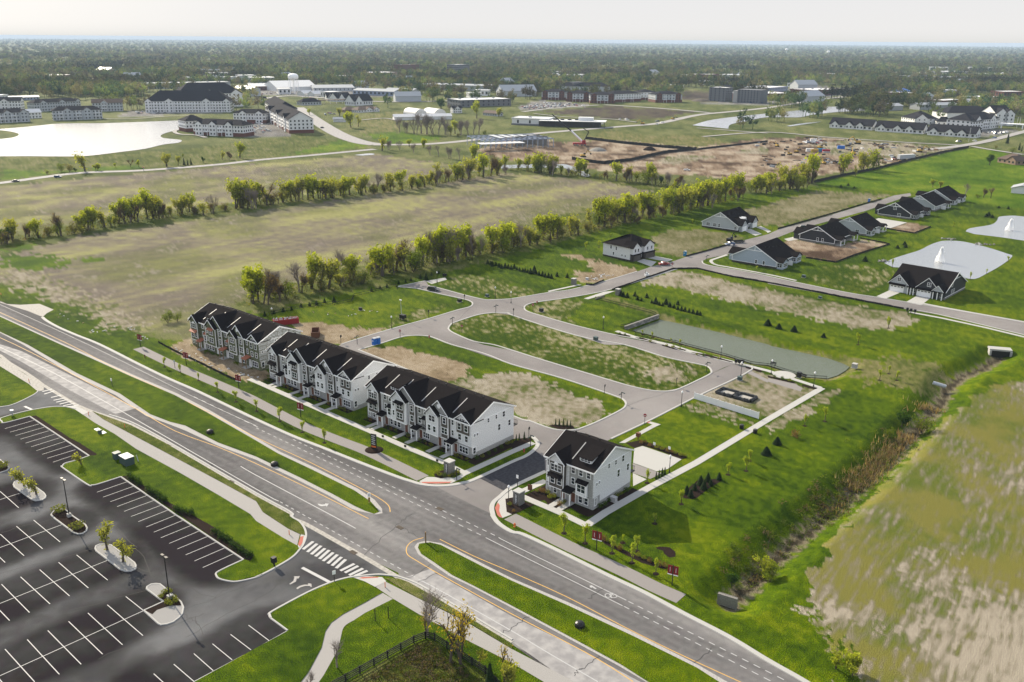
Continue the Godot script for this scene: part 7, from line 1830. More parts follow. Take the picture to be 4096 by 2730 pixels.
	block("warehouse", "long dark grey workshop with roller doors, centre left", "building", Vector2(-269.13, -1564), Vector2(-196.51, -1528), 30, 7, "gable", M.steel_blue, M.metal_grey, 1, {"bay": 8, "ww": 4.0, "pitch": .1})
	block("warehouse", "white workshop wing with dark doors right of the dark grey workshop", "building", Vector2(-219.56, -1587), Vector2(-170.05, -1571), 30, 6.5, "gable", M.siding_white, M.metal_grey, 1, {"bay": 9, "ww": 4.0, "pitch": .1})
	block("warehouse", "wide grey warehouse behind the dark conifer row", "building", Vector2(-176.29, -1744), Vector2(-54.27, -1688), 60, 9, "flat", M.metal_grey, M.metal_grey, 0)
	block("tent_hall", "white pointed sales tent, left of its pair", "tent", Vector2(-340.63, -1518), Vector2(-329.5, -1540), 14, 3.5, "gable", M.roof_white, M.roof_white, 0, {"pitch": .3, "group": "white sales tents"})
	block("tent_hall", "white pointed sales tent, right of its pair", "tent", Vector2(-321.35, -1506), Vector2(-309.51, -1528), 14, 3.5, "gable", M.roof_white, M.roof_white, 0, {"pitch": .3, "group": "white sales tents"})
	block("office", "two level brick and white office left of the tall olive trees", "building", Vector2(-372.8, -2009), Vector2(-344.45, -2030), 40, 12, "flat", M.brick_tan, M.roof_white, 2, {"bay": 5})
	block("office", "wide curved pinkish hall before the wooded skyline", "building", Vector2(-329.54, -2215), Vector2(-279.64, -2257), 60, 12, "flat", M.brick_tan, M.roof_white, 0)
	block("office_tower", "dark glazed office tower rising from the woods", "building", Vector2(-149.51, -2421), Vector2(-116.97, -2465), 30, 26, "flat", M.block_grey, M.roof_white, 6, {"bay": 4, "ww": 2.6})
	block("office_tower", "brown stepped office block among the trees left of the glazed tower", "building", Vector2(-288.03, -2428), Vector2(-249.23, -2474), 30, 24, "flat", M.brick_town, M.roof_brown, 5, {"bay": 4})
	block("office", "wide grey office with white roof beside the country road", "building", Vector2(-73.67, -1287), Vector2(-4.06, -1329), 40, 9, "flat", M.block_grey, M.roof_white, 2, {"bay": 8, "ww": 2.0})
	block("office", "left bay of the wide grey office with white roof", "building", Vector2(-86.06, -1335), Vector2(-75.85, -1325), 30, 8, "flat", M.metal_grey, M.roof_white, 2, {"bay": 8})
	block("clinic", "white house with a steep dark gable, left end of the gabled group", "house", Vector2(-278.7, -1395), Vector2(-262.93, -1402), 18, 4.5, "gable", M.siding_white, M.roof_slate, 1, {"pitch": .42, "gables": [[.3, 10, 6]]})
	block("clinic", "white house with a steep dark gable, middle of the gabled group", "house", Vector2(-260.83, -1378), Vector2(-242.92, -1400), 18, 5, "gable", M.siding_white, M.roof_slate, 1, {"pitch": .42, "gables": [[.3, 11, 6.5]]})
	block("clinic", "white house with a steep dark gable, right end of the gabled group", "house", Vector2(-222.48, -1297), Vector2(-200.12, -1322), 20, 6, "gable", M.siding_white, M.roof_slate, 1, {"pitch": .45, "gables": [[.26, 13, 7.5]]})
	block("filling_station", "filling station shop with dark hipped roof", "building", Vector2(-294.66, -1296), Vector2(-271.13, -1314), 16, 4.5, "hip", M.siding_pale, M.roof_slate, 1, {"pitch": .3})
	var cn := thing("station_canopy", "flat brown canopy on posts before the filling station", "canopy", Vector2(-280.28, -1328), -(Vector2(-247.88, -1346) - Vector2(-280.28, -1328)).angle())
	part("roof", bxm(Vector3(0, 4.6, -10), Vector3(42, 5.5, 0)), M.roof_brown, cn)
	for i in 5:
		part("post", bxm(Vector3(3 + i * 9, 0, -5.3), Vector3(3.6 + i * 9, 4.6, -4.7)), M.trim_white, cn)
	block("house", "low house with a brown hipped roof near the filling station, left one", "house", Vector2(-214.51, -1180), Vector2(-199.7, -1191), 14, 3, "hip", M.brick_tan, M.roof_brown, 1)
	block("house", "low white house with a brown hipped roof near the filling station, right one", "house", Vector2(-196.71, -1177), Vector2(-173.58, -1203), 16, 3.2, "hip", M.siding_white, M.roof_brown, 1, {"gables": [[.5, 10, 3], [.85, 8, 2.6]]})
	block("shed", "small white shed with pale roof in the pasture", "shed", Vector2(-202.72, -1042), Vector2(-188.06, -1043), 7, 3, "gable", M.siding_white, M.metal_grey, 0)
	block("barn", "long low silver barn behind the bare grove", "barn", Vector2(-137.75, -1071), Vector2(-72.8, -1091), 12, 3.6, "gable", M.siding_white, M.roof_white, 0, {"pitch": .22})
	block("barn", "silver barn with a rounded roof, left of the pair behind the bare grove", "barn", Vector2(-118.02, -1114), Vector2(-105.18, -1123), 30, 3, "barrel", M.metal_grey, M.roof_white, 0)
	block("barn", "silver barn with a rounded roof, right of the pair behind the bare grove", "barn", Vector2(-95.38, -1109), Vector2(-81.13, -1118), 30, 3, "barrel", M.metal_grey, M.roof_white, 0)
	block("house", "white farmhouse with dark roof right of the silver barns", "house", Vector2(-77.43, -1182), Vector2(-65.95, -1187), 10, 6, "gable", M.siding_white, M.roof_slate, 2, {"gables": [[.5, 7, 3]]})
	block("house", "small grey house among trees right of the white farmhouse", "house", Vector2(-38.54, -1155), Vector2(-20.66, -1137), 10, 3.2, "gable", M.siding_pale, M.roof_brown, 1)
	var bp := "brick and white apartments beyond the ploughed field"
	var n := 0
	for q in [[Vector2(43.32, -1467), Vector2(80.17, -1461), 1, "left end"], [Vector2(79.84, -1430), Vector2(115.64, -1424), 1, "second from the left"], [Vector2(113.61, -1394), Vector2(150.4, -1394), 1, "third from the left"], [Vector2(150.5, -1418), Vector2(196.68, -1449), 0, "white middle"], [Vector2(199.35, -1476), Vector2(226.39, -1485), 0, "white rear"], [Vector2(214.94, -1421), Vector2(257.05, -1431), 1, "right end"]]:
		block("brick_apartment", "%s house of the brick and white apartments beyond the ploughed field" % q[3], "building", q[0], q[1], 30, 12, "hip", M.siding_pale if q[2] else M.siding_white, M.roof_slate, 3, {"base": M.brick_town, "bay": 5, "group": bp, "pitch": .14, "gables": [[.15, 9, 2.5], [.85, 9, 2.5]] if q[2] else [], "gable_wall": M.brick_town, "balconies": [.35, .65]})
	block("brick_apartment", "rear house of the brick and white apartments with a square stair tower", "building", Vector2(77.01, -1612), Vector2(164.56, -1608), 30, 14, "hip", M.siding_pale, M.roof_slate, 0, {"pitch": .2, "group": bp})
	block("stair_tower", "square grey stair tower behind the brick and white apartments", "tower", Vector2(102.11, -1616), Vector2(120, -1625), 12, 20, "flat", M.block_grey, M.roof_white, 0, {"plain": true})
	var tw := block("block_tower", "unfinished grey block tower with empty window openings", "building", Vector2(305.48, -1468), Vector2(327.44, -1450), 24, 20.5, "flat", M.block_grey, M.roof_white, 6, {"bay": 6, "ww": 1.6})
	part("tower_wing", bxm(Vector3(46, -.3, -30), Vector3(84, 19.5, -4)), M.block_grey, tw)
	part("tower_wing", bxm(Vector3(40, -.3, -22), Vector3(47, 17.5, -2)), M.concrete, tw)
	m = MB.new()
	for s in 6:
		for i in 7:
			m.box(Vector3(48.5 + i * 5, 1.4 + s * 3.2, -4.1), Vector3(50 + i * 5, 3.0 + s * 3.2, -3.9))
	part("window_panes", m, M.glass, tw, true)
	block("brick_store", "long red brick store right of the unfinished block tower", "building", Vector2(361.58, -1502), Vector2(453.33, -1530), 60, 9, "flat", M.brick_town, M.roof_white, 0)
	block("brick_store", "second red brick store farther along the commercial road", "building", Vector2(522.68, -1635), Vector2(584.89, -1683), 50, 9, "flat", M.brick_town, M.roof_white, 0)
	block("brick_store", "dark glazed store behind the red brick stores", "building", Vector2(438.73, -1662), Vector2(507.61, -1741), 50, 10, "flat", M.steel_blue, M.roof_white, 2, {"bay": 6})
	block("hotel", "red brick four storey hotel with a white roof line", "building", Vector2(434.58, -2127), Vector2(469.79, -2160), 26, 17, "flat", M.brick_town, M.roof_white, 4, {"bay": 5})
	block("hotel", "left wing of the red brick hotel", "building", Vector2(427.37, -2153), Vector2(446.64, -2184), 30, 16, "flat", M.brick_town, M.roof_white, 4, {"bay": 5})
	block("office", "grey flat hall before the skyline woods, centre left", "building", Vector2(74.73, -2491), Vector2(122.59, -2471), 40, 9, "flat", M.block_grey, M.roof_white, 1)
	block("office", "long pale hall with a glass front in the centre distance", "building", Vector2(72.28, -2232), Vector2(195.46, -2319), 50, 8, "flat", M.siding_pale, M.roof_white, 1, {"bay": 8, "ww": 4})
	block("office", "dark flat roofed hall beneath the skyline woods in the centre", "building", Vector2(257.1, -2756), Vector2(309.39, -2741), 50, 10, "flat", M.block_grey, M.block_grey, 1)
	block("office", "pale store hall left of the red brick hotel", "building", Vector2(339.37, -2315), Vector2(430.25, -2300), 60, 9, "flat", M.siding_pale, M.roof_white, 0)
	block("office", "pale store hall right of the red brick hotel", "building", Vector2(503.63, -2315), Vector2(547.66, -2292), 50, 11, "flat", M.siding_pale, M.roof_white, 1)
	var wh := ["pale warehouse", "white roofed warehouse", "grey warehouse", "long white store", "flat white hall", "wide grey hall"]
	n = 0
	for q in [[Vector2(774, -2447), Vector2(837, -2392), 60, 11, 1, "with a glazed corner before the right hand woods"], [Vector2(929, -2732), Vector2(1035, -2696), 70, 10, 0, "with small dark gables beneath the right hand woods"], [Vector2(891, -2313), Vector2(998, -2377), 50, 10, 1, "left of the long store row on the right"], [Vector2(909, -2239), Vector2(996, -2226), 50, 8, 0, "in front of the long store row on the right"], [Vector2(1035, -2632), Vector2(1157, -2619), 80, 9, 0, "with a grey front behind the store row on the right"], [Vector2(1241, -2715), Vector2(1329, -2759), 60, 10, 0, "beneath the skyline on the right"], [Vector2(1425, -3242), Vector2(1479, -3221), 60, 9, 1, "far out under the right hand skyline"], [Vector2(1547, -3216), Vector2(1646, -3184), 60, 10, 0, "at the far right under the skyline"], [Vector2(983, -2196), Vector2(1046, -2180), 30, 14, 2, "with gabled white apartments on the right"], [Vector2(1219, -2521), Vector2(1366, -2586), 60, 10, 1, "behind the gabled white apartments on the right"], [Vector2(1376, -2664), Vector2(1439, -2638), 60, 9, 0, "at the right picture edge below the woods"], [Vector2(790, -2218), Vector2(836, -2170), 30, 7, 1, "with parked vans in front, right of centre"], [Vector2(815, -2794), Vector2(875, -2853), 50, 8, 1, "far out left of the right hand woods"]]:
		block("warehouse", "%s %s" % [wh[n % 6], q[5]], "building", q[0], q[1], q[2], q[3], "flat", M.siding_pale if q[4] else M.metal_grey, M.roof_white, 2 if q[4] == 2 else 1, {"bay": 9, "ww": 3.5})
		n += 1
	block("blue_roof_restaurant", "low restaurant with a bright blue roof", "building", Vector2(700, -1699), Vector2(728, -1720), 20, 5, "hip", M.siding_pale, M.blue_plastic, 1)
	block("brick_store", "low dark brick store left of the blue roofed restaurant", "building", Vector2(619, -1722), Vector2(654, -1745), 30, 6, "flat", M.brick_town, M.roof_white, 0)
	block("brick_store", "low pale store with green parapet right of the blue roofed restaurant", "building", Vector2(767, -1708), Vector2(820, -1716), 30, 7, "flat", M.steel_blue, M.roof_white, 1, {"bay": 6})
	block("greenhouse", "long pale greenhouse among trees above the care home on the right", "building", Vector2(568.93, -1308), Vector2(633, -1330), 20, 6, "gable", M.metal_grey, M.metal_grey, 0, {"pitch": .15})
	block("greenhouse", "blue grey hall right of the long pale greenhouse", "building", Vector2(691, -1415), Vector2(737, -1432), 20, 6, "gable", M.steel_blue, M.metal_grey, 0, {"pitch": .15})
	block("greenhouse", "pale hall behind bare trees left of the long pale greenhouse", "building", Vector2(509.1, -1286), Vector2(541.6, -1299), 20, 6, "gable", M.metal_grey, M.metal_grey, 0, {"pitch": .15})
	for q in [[Vector2(348.3, -1023), Vector2(383.9, -993), "left"], [Vector2(384.68, -986), Vector2(422.53, -956), "middle"], [Vector2(424.06, -949), Vector2(458.49, -918), "right"]]:
		block("cottage_row", "%s one of three long white cottage rows with dark roofs and small gables" % q[2], "building", q[0], q[1], 18, 4.0, "gable", M.siding_white, M.roof_slate, 1, {"bay": 5, "ww": 2.2, "pitch": .36, "group": "white cottage rows", "gables": [[.13, 9, 3.6], [.47, 9, 3.6], [.72, 9, 3.6]]})
	var hp := "white care home on the right"
	block("care_home", "three storey front wing of the white care home on the right", "building", Vector2(478.47, -1014), Vector2(489.59, -996), 24, 9.5, "hip", M.siding_white, M.roof_slate, 3, {"bay": 4.5, "ww": 2.2, "group": hp, "pitch": .2})
	block("care_home", "long main wing of the white care home on the right with dark roofs", "building", Vector2(489.59, -996), Vector2(542.65, -1038), 26, 10.5, "hip", M.siding_white, M.roof_slate, 3, {"bay": 4.5, "ww": 2.0, "group": hp, "gables": [[.25, 12, 5], [.75, 12, 5]], "balconies": [.5]})
	block("care_home", "tall gabled end wing of the white care home at its entrance", "building", Vector2(552.34, -1066), Vector2(571.33, -1068), 30, 13, "gable", M.siding_white, M.roof_slate, 3, {"bay": 5, "ww": 2.0, "group": hp, "gables": [[.35, 14, 6], [.85, 12, 5]]})
	block("care_home", "low white service wing of the care home with dark roof", "building", Vector2(479.64, -1053), Vector2(494.43, -1048), 24, 5, "hip", M.siding_white, M.roof_slate, 1, {"group": hp, "pitch": .2})
	block("care_home", "two storey white rear wing of the care home, leftmost", "building", Vector2(462.35, -1072), Vector2(490.48, -1075), 30, 6.5, "hip", M.siding_white, M.roof_slate, 2, {"bay": 5, "group": hp, "gables": [[.3, 14, 5]]})
	block("care_home", "rear roof of the care home with white chimneys", "building", Vector2(525.35, -1129), Vector2(587.77, -1135), 34, 9, "hip", M.siding_white, M.roof_slate, 0, {"group": hp, "pitch": .22})
	var en := thing("entrance_canopy", "white flat entrance canopy on thick posts before the care home", "canopy", Vector2(540.46, -1032), -(Vector2(549.63, -1026) - Vector2(540.46, -1032)).angle())
	part("roof", bxm(Vector3(0, 4.5, -9), Vector3(24, 5.4, 0)), M.trim_white, en)
	for x in [1.0, 22.0]:
		part("post", bxm(Vector3(x, 0, -1.8), Vector3(x + 1.2, 4.5, -.6)), M.trim_white, en)
	block("brick_house", "tan brick bungalow with brown hipped roof at the right edge of the pasture", "house", Vector2(384.91, -729), Vector2(391.21, -712), 14, 3.2, "hip", M.brick_tan, M.roof_brown, 1, {"pitch": .3, "gables": [[.75, 8, 3.2]]})
	block("white_barn", "white metal barn with pale roof at the right picture edge", "barn", Vector2(315.11, -574.08), Vector2(324.37, -567.78), 14, 3.2, "front", M.siding_white, M.metal_grey, 0, {"pitch": .16})
	var rs := block("restaurant", "white flat roofed restaurant with a dark columned terrace beside the site road", "building", Vector2(-1.94, -1027), Vector2(37.33, -1014), 26, 7, "flat", M.siding_white, M.roof_white, 1, {"bay": 12, "ww": 2.0})
	part("base_course", bxm(Vector3(-1, -.2, 0), Vector3(62, 1.6, .3)), M.block_grey, rs)
	var te := thing("terrace_roof", "white terrace roof on dark posts at the right end of the restaurant", "canopy", Vector2(27.04, -1006), -(Vector2(73.06, -998) - Vector2(27.04, -1006)).angle())
	part("roof", bxm(Vector3(0, 6.0, -24), Vector3(72, 6.5, 0)), M.roof_white, te)
	for i in 13:
		part("post", bxm(Vector3(i * 5.9, 0, -.8), Vector3(i * 5.9 + .5, 6, -.3)), M.metal_dark, te)
	part("dark_room", bxm(Vector3(0, 0, -22), Vector3(66, 5.4, -4)), M.brick_dark, te)
	part("roof_unit", bxm(Vector3(42, 6.5, -18), Vector3(58, 10, -10)), M.siding_white, te)
	for i in 4:
		part("roof_fan", bxm(Vector3(14 + i * 8, 6.5, -16), Vector3(18 + i * 8, 7.8, -13)), M.metal_dark, te)
	var sf := thing("steel_frame", "unfinished blue grey steel frame hall with pale block walls on the building site", "building site", Vector2(-24.51, -784), -(Vector2(34.94, -809) - Vector2(-24.51, -784)).angle())
	blocked.append([Vector2(13.93, -876), 80.0, 80.0, 40.0, 0.0])
	var L := (Vector2(34.94, -809) - Vector2(-24.51, -784)).length()
	for i in 14:
		for j in 5:
			part("steel_column", bxm(Vector3(L * i / 13.0 - .2, 0, -j * 11.0 - .2), Vector3(L * i / 13.0 + .2, 7.6, -j * 11.0 + .2)), M.steel_blue, sf)
	for j in 5:
		part("steel_beam", bxm(Vector3(0, 7.2, -j * 11.0 - .2), Vector3(L, 7.9, -j * 11.0 + .2)), M.steel_blue, sf)
	for i in 14:
		part("steel_beam", bxm(Vector3(L * i / 13.0 - .2, 7.1, -44), Vector3(L * i / 13.0 + .2, 7.6, 0)), M.steel_blue, sf)
	for i in 5:
		part("roof_deck", bxm(Vector3(L * (.3 + i * .13), 7.95, -42 + i * 2), Vector3(L * (.38 + i * .13), 8.15, -14 - i * 3)), M.siding_pale, sf)
	part("roof_deck", bxm(Vector3(-6, 5.6, -3), Vector3(L * .52, 6.0, 9)), M.roof_white, sf)
	for q in [[.56, .72, -20.0], [.75, 1.0, -30.0], [.86, 1.02, -16.0]]:
		part("block_wall", bxm(Vector3(L * q[0], 0, q[2]), Vector3(L * q[1], 8.4, q[2] + .6)), M.stone_grey, sf)
	var cb := Vector2(59, -825)
	var cr := thing("mobile_crane", "white and red mobile crane with its long boom leaning left", "crane", cb)
	part("carrier", bxm(Vector3(-6, .8, -2), Vector3(6, 2.4, 2)), M.red_paint, cr)
	part("cab", bxm(Vector3(2.2, 2.4, -1.4), Vector3(5.4, 4.6, 1.4)), M.red_paint, cr)
	m = MB.new()
	m.tube(Vector3(3, 3, 0), Vector3(-8, 13, 0), 1.0, .8, 4)
	part("boom", m, M.trim_white, cr)
	m = MB.new()
	m.tube(Vector3(-8, 13, 0), Vector3(-25, 27, 0), .7, .4, 4)
	part("boom_tip", m, M.metal_dark, cr)
	m = MB.new()
	m.tube(Vector3(4, 4, 0), Vector3(8, 12, 0), .5, .4, 4)
	m.tube(Vector3(8, 12, 0), Vector3(3, 15, 0), .4, .3, 4)
	part("second_boom", m, M.metal_dark, cr)
	for x in [-4.5, -2.0, 2.0, 4.5]:
		wheel(cr, Vector3(x, .8, 2.0), .8, .6)
	var wt := thing("water_tower", "white water tower on six legs above the commercial yards", "water tower", Vector2(-369.77, -1575))
	m = MB.new()
	m.lathe(P2([.1, 22.5, 4, 23, 8, 24.5, 8.6, 26, 8.6, 29, 7.4, 31, 4.5, 32.4, .5, 33]), Vector3.ZERO, 20)
	part("tank", m, M.trim_white, wt)
	for i in 6:
		m = MB.new()
		m.tube(Vector3(cos(TAU * i / 6) * 9, 0, sin(TAU * i / 6) * 9), Vector3(cos(TAU * i / 6) * 7.4, 25, sin(TAU * i / 6) * 7.4), .5, .45, 6)
		part("leg", m, M.trim_white, wt)
	m = MB.new()
	m.tube(Vector3.ZERO, Vector3(0, 24, 0), 1.1, 1.0, 8)
	part("riser", m, M.trim_white, wt)
	for q in [["lattice_mast", "dark lattice mast standing above the wooded skyline", Vector2(-761, -4408), 52.0], ["lattice_mast", "dark slender mast in the right centre woods", Vector2(748, -2969), 36.0], ["lattice_mast", "thin mast right of the dark slender mast", Vector2(799, -3033), 22.0]]:
		var la := thing(q[0], q[1], "mast", q[2])
		m = MB.new()
		for s in 3:
			m.tube(Vector3(cos(s * TAU / 3) * 2.2, 0, sin(s * TAU / 3) * 2.2), Vector3(cos(s * TAU / 3) * .6, q[3], sin(s * TAU / 3) * .6), .55, .4, 4)
		part("mast", m, M.block_grey, la)
		part("antenna", bxm(Vector3(-3, q[3] - 4, -2), Vector3(3, q[3], 2)), M.block_grey, la)
	for q in [["white globe water tower far out in the right hand woods", Vector2(1997, -6045), 24.0, 8.0], ["pale water tower on legs far out left of the globe tower", Vector2(1781, -6222), 34.0, 8.0]]:
		var g := thing("water_tower", q[0], "water tower", q[1])
		m = MB.new()
		m.tube(Vector3.ZERO, Vector3(0, q[2], 0), 4.0, 3.0, 8)
		part("stem", m, M.siding_pale, g)
		m = MB.new()
		var pr := PackedVector2Array()
		for i in 9:
			pr.append(Vector2(sin(PI * i / 8.0) * q[3] * 1.3 + .05, q[2] + q[3] * .6 - cos(PI * i / 8.0) * q[3]))
		m.lathe(pr, Vector3.ZERO, 14)
		part("tank", m, M.trim_white, g)
	rng.seed = 41
	var tally := {}
	var spots := []
	for i in 84:
		spots.append(Vector2(rng.randf_range(-30.0, 31.0), rng.randf_range(1350.0, 2900.0)))
	spots.sort()
	for q in spots:
		var g := deg_to_rad(q.x)
		var p: Vector2 = Vector2(sin(g), -cos(g)) * q.y
		var wide := rng.randf_range(18.0, 60.0)
		if not clear(p, 30.0):
			continue
		var turn := Vector2.from_angle([.1, -.25, .7, -.7][rng.randi() % 4] + rng.randf_range(-.1, .1))
		var sort := rng.randi() % 4
		var key: String = ["white roofed hall", "grey roofed hall", "brick store with white roof", "pale house"][sort]
		tally[key] = tally.get(key, 0) + 1
		block("small_hall" if sort < 3 else "far_house", "%s small %s from the left in the far distance" % [ordinal(tally[key]), key], "building" if sort < 3 else "house", p, p + turn * (wide if sort < 3 else 14.0), rng.randf_range(14, 34) if sort < 3 else 10.0, rng.randf_range(6, 11) if sort < 3 else 6.0, "flat" if sort in [0, 2] else "gable", [M.siding_white, M.siding_pale, M.brick_town, M.siding_white][sort], [M.roof_white, M.metal_grey, M.roof_white, M.roof_slate][sort], 0 if sort == 1 else 1, {"bay": 6, "ww": 3.0, "plain": true})
	for r in regions:
		if r.k in [1, 13, 12, 7, 4, 8, 11]:
			open_ground.append(r.p)
	for s in ["-556.6,-871 -517,-931 -500.6,-963 -444.2,-1003 -400.5,-1028 -371.4,-1044 -338.5,-944 -340.6,-915 -304,-842 -309.4,-771 -334,-722 -400,-714 -453.4,-691", "199.4,-1035 266.4,-1149 332.5,-1219 439.3,-1330 499.9,-1326 382.8,-1198 316.1,-1157 244.9,-1048 231.1,-997", "-442.1,-1540 -355.4,-1552 -223.8,-1402 -173.6,-1271 -182.7,-1140 -233.6,-1103 -334.7,-1388 -381.6,-1382", "7.1,-1457 44.5,-1462 113,-1382 253.2,-1411 296.9,-1416 377.7,-1390 273.2,-996 171.8,-1060 105.7,-1020 -1.9,-997"]:
		open_ground.append(V(s))

func wheel(t: Node, at: Vector3, r: float, w: float) -> void:
	var key := "wheel%.2f_%.2f" % [r, w]
	if not meshes.has(key):
		var m := MB.new()
		m.t = Transform3D(Basis(Vector3(1, 0, 0), Vector3(0, 0, 1), Vector3(0, -1, 0)), Vector3.ZERO)
		m.lathe(P2([.001, -w / 2, r * .85, -w / 2, r, -w / 3, r, w / 3, r * .85, w / 2, .001, w / 2]), Vector3.ZERO, 12)
		var h := MB.new()
		h.t = m.t
		h.lathe(P2([.001, -w / 2 - .02, r * .55, -w / 2 - .01]), Vector3.ZERO, 8)
		h.lathe(P2([r * .55, w / 2 + .01, .001, w / 2 + .02]), Vector3.ZERO, 8)
		meshes[key] = [m.mesh(), h.mesh()]
	var o := part("wheel", meshes[key][0], mats.rubber, t)
	o.position = at
	part("rim", meshes[key][1], mats.galv, o)

func car(label: String, p: Vector2, yaw: float, paint: Material, kind := "suv", group := "", simple := false) -> Node3D:
	var t := thing("car" if kind != "pickup" else "pickup_truck", label, "car" if kind != "pickup" else "pickup truck", p, yaw, group)
	var key := "body_" + kind
	if not meshes.has(key):
		var low := MB.new()
		low.ext(P2([-2.3, .35, 2.25, .35, 2.3, .6, 2.15, .85, 1.0, 1.0, -2.2, 1.02, -2.35, .75]), -.9, .9)
		var top := MB.new()
		var g := MB.new()
		if kind == "pickup":
			top.ext(P2([-.3, 1.0, .95, 1.0, .45, 1.62, -.15, 1.65]), -.78, .78)
			g.ext(P2([-.36, 1.06, .98, 1.04, .5, 1.52, -.2, 1.54]), -.8, .8)
			low.box(Vector3(-2.3, 1.0, -.9), Vector3(-.4, 1.22, -.8))
			low.box(Vector3(-2.3, 1.0, .8), Vector3(-.4, 1.22, .9))
			low.box(Vector3(-2.3, 1.0, -.79), Vector3(-2.2, 1.22, .79))
		else:
			var b := -2.1 if kind == "suv" else -1.3
			var y := 1.66 if kind == "suv" else 1.42
			top.ext(P2([b - .1, 1.0, 1.1, .98, .45, y, b + .3, y]), -.74, .74)
			g.ext(P2([b - .12, 1.06, 1.14, 1.02, .56, y - .14, b + .2, y - .14]), -.77, .77)
		var li := MB.new()
		li.box(Vector3(2.2, .62, -.85), Vector3(2.31, .8, -.5))
		meshes[key] = [low.mesh(), top.mesh(), g.mesh(), li.mesh()]
	part("body", meshes[key][0], paint, t)
	part("cabin", meshes[key][1], paint, t)
	part("window", meshes[key][2], mats.glass, t)
	if not simple:
		for s in [0, 1]:
			var l := part("headlight", meshes[key][3], mats.trim_white, t)
			l.position.z = s * 1.35
		for x in [-1.4, 1.45]:
			for z in [-.82, .82]:
				wheel(t, Vector3(x, .34, z), .34, .22)
	return t

func lamp_proto(p: Vector2, label: String) -> void:
	var t := thing("lamp_post", label, "lamp post", p, 0.0, "black park lamp posts with white globes")
	if not meshes.has("lamp"):
		var m := MB.new()
		m.lathe(P2([.2, 0, .2, .25, .12, .5, .08, .9, .06, 3.5, .13, 3.6, .13, 3.72]), Vector3.ZERO, 8)
		var g := MB.new()
		g.lathe(P2([.12, 3.72, .24, 3.9, .26, 4.1, .16, 4.32, .05, 4.42, .001, 4.5]), Vector3.ZERO, 10)
		meshes.lamp = [m.mesh(), g.mesh()]
	part("post", meshes.lamp[0], mats.metal_dark, t)
	part("globe", meshes.lamp[1], mats.trim_white, t)

func post_sign(called: String, label: String, p: Vector2, yaw: float, h: float, board: Material, oct := true, back := false) -> void:
	var t := thing(called, label, "sign", p, yaw)
	part("post", bxm(Vector3(-.05, 0, -.05), Vector3(.05, h, .05)), mats.metal_dark, t)
	var m := MB.new()
	var q := PackedVector2Array()
	if oct:
		for i in 8:
			q.append(Vector2.from_angle(PI / 8 + i * PI / 4) * .44 + Vector2(0, h - .3))
	else:
		q = P2([-.3, h - .75, .3, h - .75, .3, h, -.3, h])
	m.ext(q, .05, .09)
	var b := part("sign_face", m, board, t)
	if oct and not back:
		letters(b, "STOP", Vector3(0, h - .38, .095), .22, mats.trim_white)
		m = MB.new()
		m.ext(q, .03, .048)
		part("sign_back", m, mats.metal_dark, t)

func letters(t: Node, s: String, at: Vector3, size: float, mt: Material, turn := 0.0) -> void:
	var tm := TextMesh.new()
	tm.text = s
	var f := SystemFont.new()
	f.font_names = PackedStringArray(["Droid Sans"])
	f.font_weight = 700
	tm.font = f
	tm.font_size = 64
	tm.pixel_size = size / 46.0
	tm.depth = .02
	var o := part("lettering", tm, mt, t)
	o.position = at
	o.rotation.z = turn

func pillar(label: String, p: Vector2, yaw: float, text := false, h := 3.0, w := 1.5) -> void:
	var t := thing("stone_pillar", label, "pillar", p, yaw)
	part("shaft", bxm(Vector3(-w / 2, -.1, -w / 2), Vector3(w / 2, h - .15, w / 2)), mats.stone_grey, t)
	part("cap", bxm(Vector3(-w / 2 - .1, h - .15, -w / 2 - .1), Vector3(w / 2 + .1, h + .05, w / 2 + .1)), mats.concrete, t)
	if text:
		var pl := part("plate", bxm(Vector3(-.28, .35, w / 2), Vector3(.28, 2.6, w / 2 + .05)), mats.metal_dark, t)
		letters(pl, "TOWNES", Vector3(.0, 1.45, w / 2 + .06), .36, mats.trim_white, PI / 2)

func fence_line(called: String, label: String, cat: String, l: PackedVector2Array, h: float, gap: float, rails: Array, mt: Material, post := .06, pickets := 0.0) -> void:
	var t := thing(called, label, cat, l[0])
	var i := 0
	for k in l.size() - 1:
		var a := l[k] - l[0]; var b := l[k + 1] - l[0]
		var n := maxi(1, int(a.distance_to(b) / gap))
		for j in n + (1 if k == l.size() - 2 else 0):
			var p := a.lerp(b, float(j) / n)
			part("post", bxm(Vector3(-post, -.3, -post), Vector3(post, h + .05, post)), mt, t).position = at3(p, lie(p + l[0]))
		for j in n:
			var p := a.lerp(b, float(j) / n); var q := a.lerp(b, float(j + 1) / n)
			for y in rails:
				var m := MB.new()
				var d := (q - p).normalized().orthogonal() * post * .5
				var p3 := at3(p, lie(p + l[0])); var q3 := at3(q, lie(q + l[0]))
				for s in [-1.0, 1.0]:
					m.quad(p3 + at3(d * s, y), q3 + at3(d * s, y), q3 + at3(d * s, y + y * 0 + .13), p3 + at3(d * s, y + .13))
				m.quad(p3 + at3(-d, y + .13), q3 + at3(-d, y + .13), q3 + at3(d, y + .13), p3 + at3(d, y + .13))
				part("rail", m, mt, t)
			if pickets > 0:
				var m := MB.new()
				var c := int(p.distance_to(q) / pickets)
				for e in c:
					var r := p.lerp(q, float(e) / c)
					var y0 := lie(r + l[0])
					m.box(Vector3(r.x - .015, y0 + .1, r.y - .015), Vector3(r.x + .015, y0 + h, r.y + .015))
				part("pickets", m, mt, t, true)

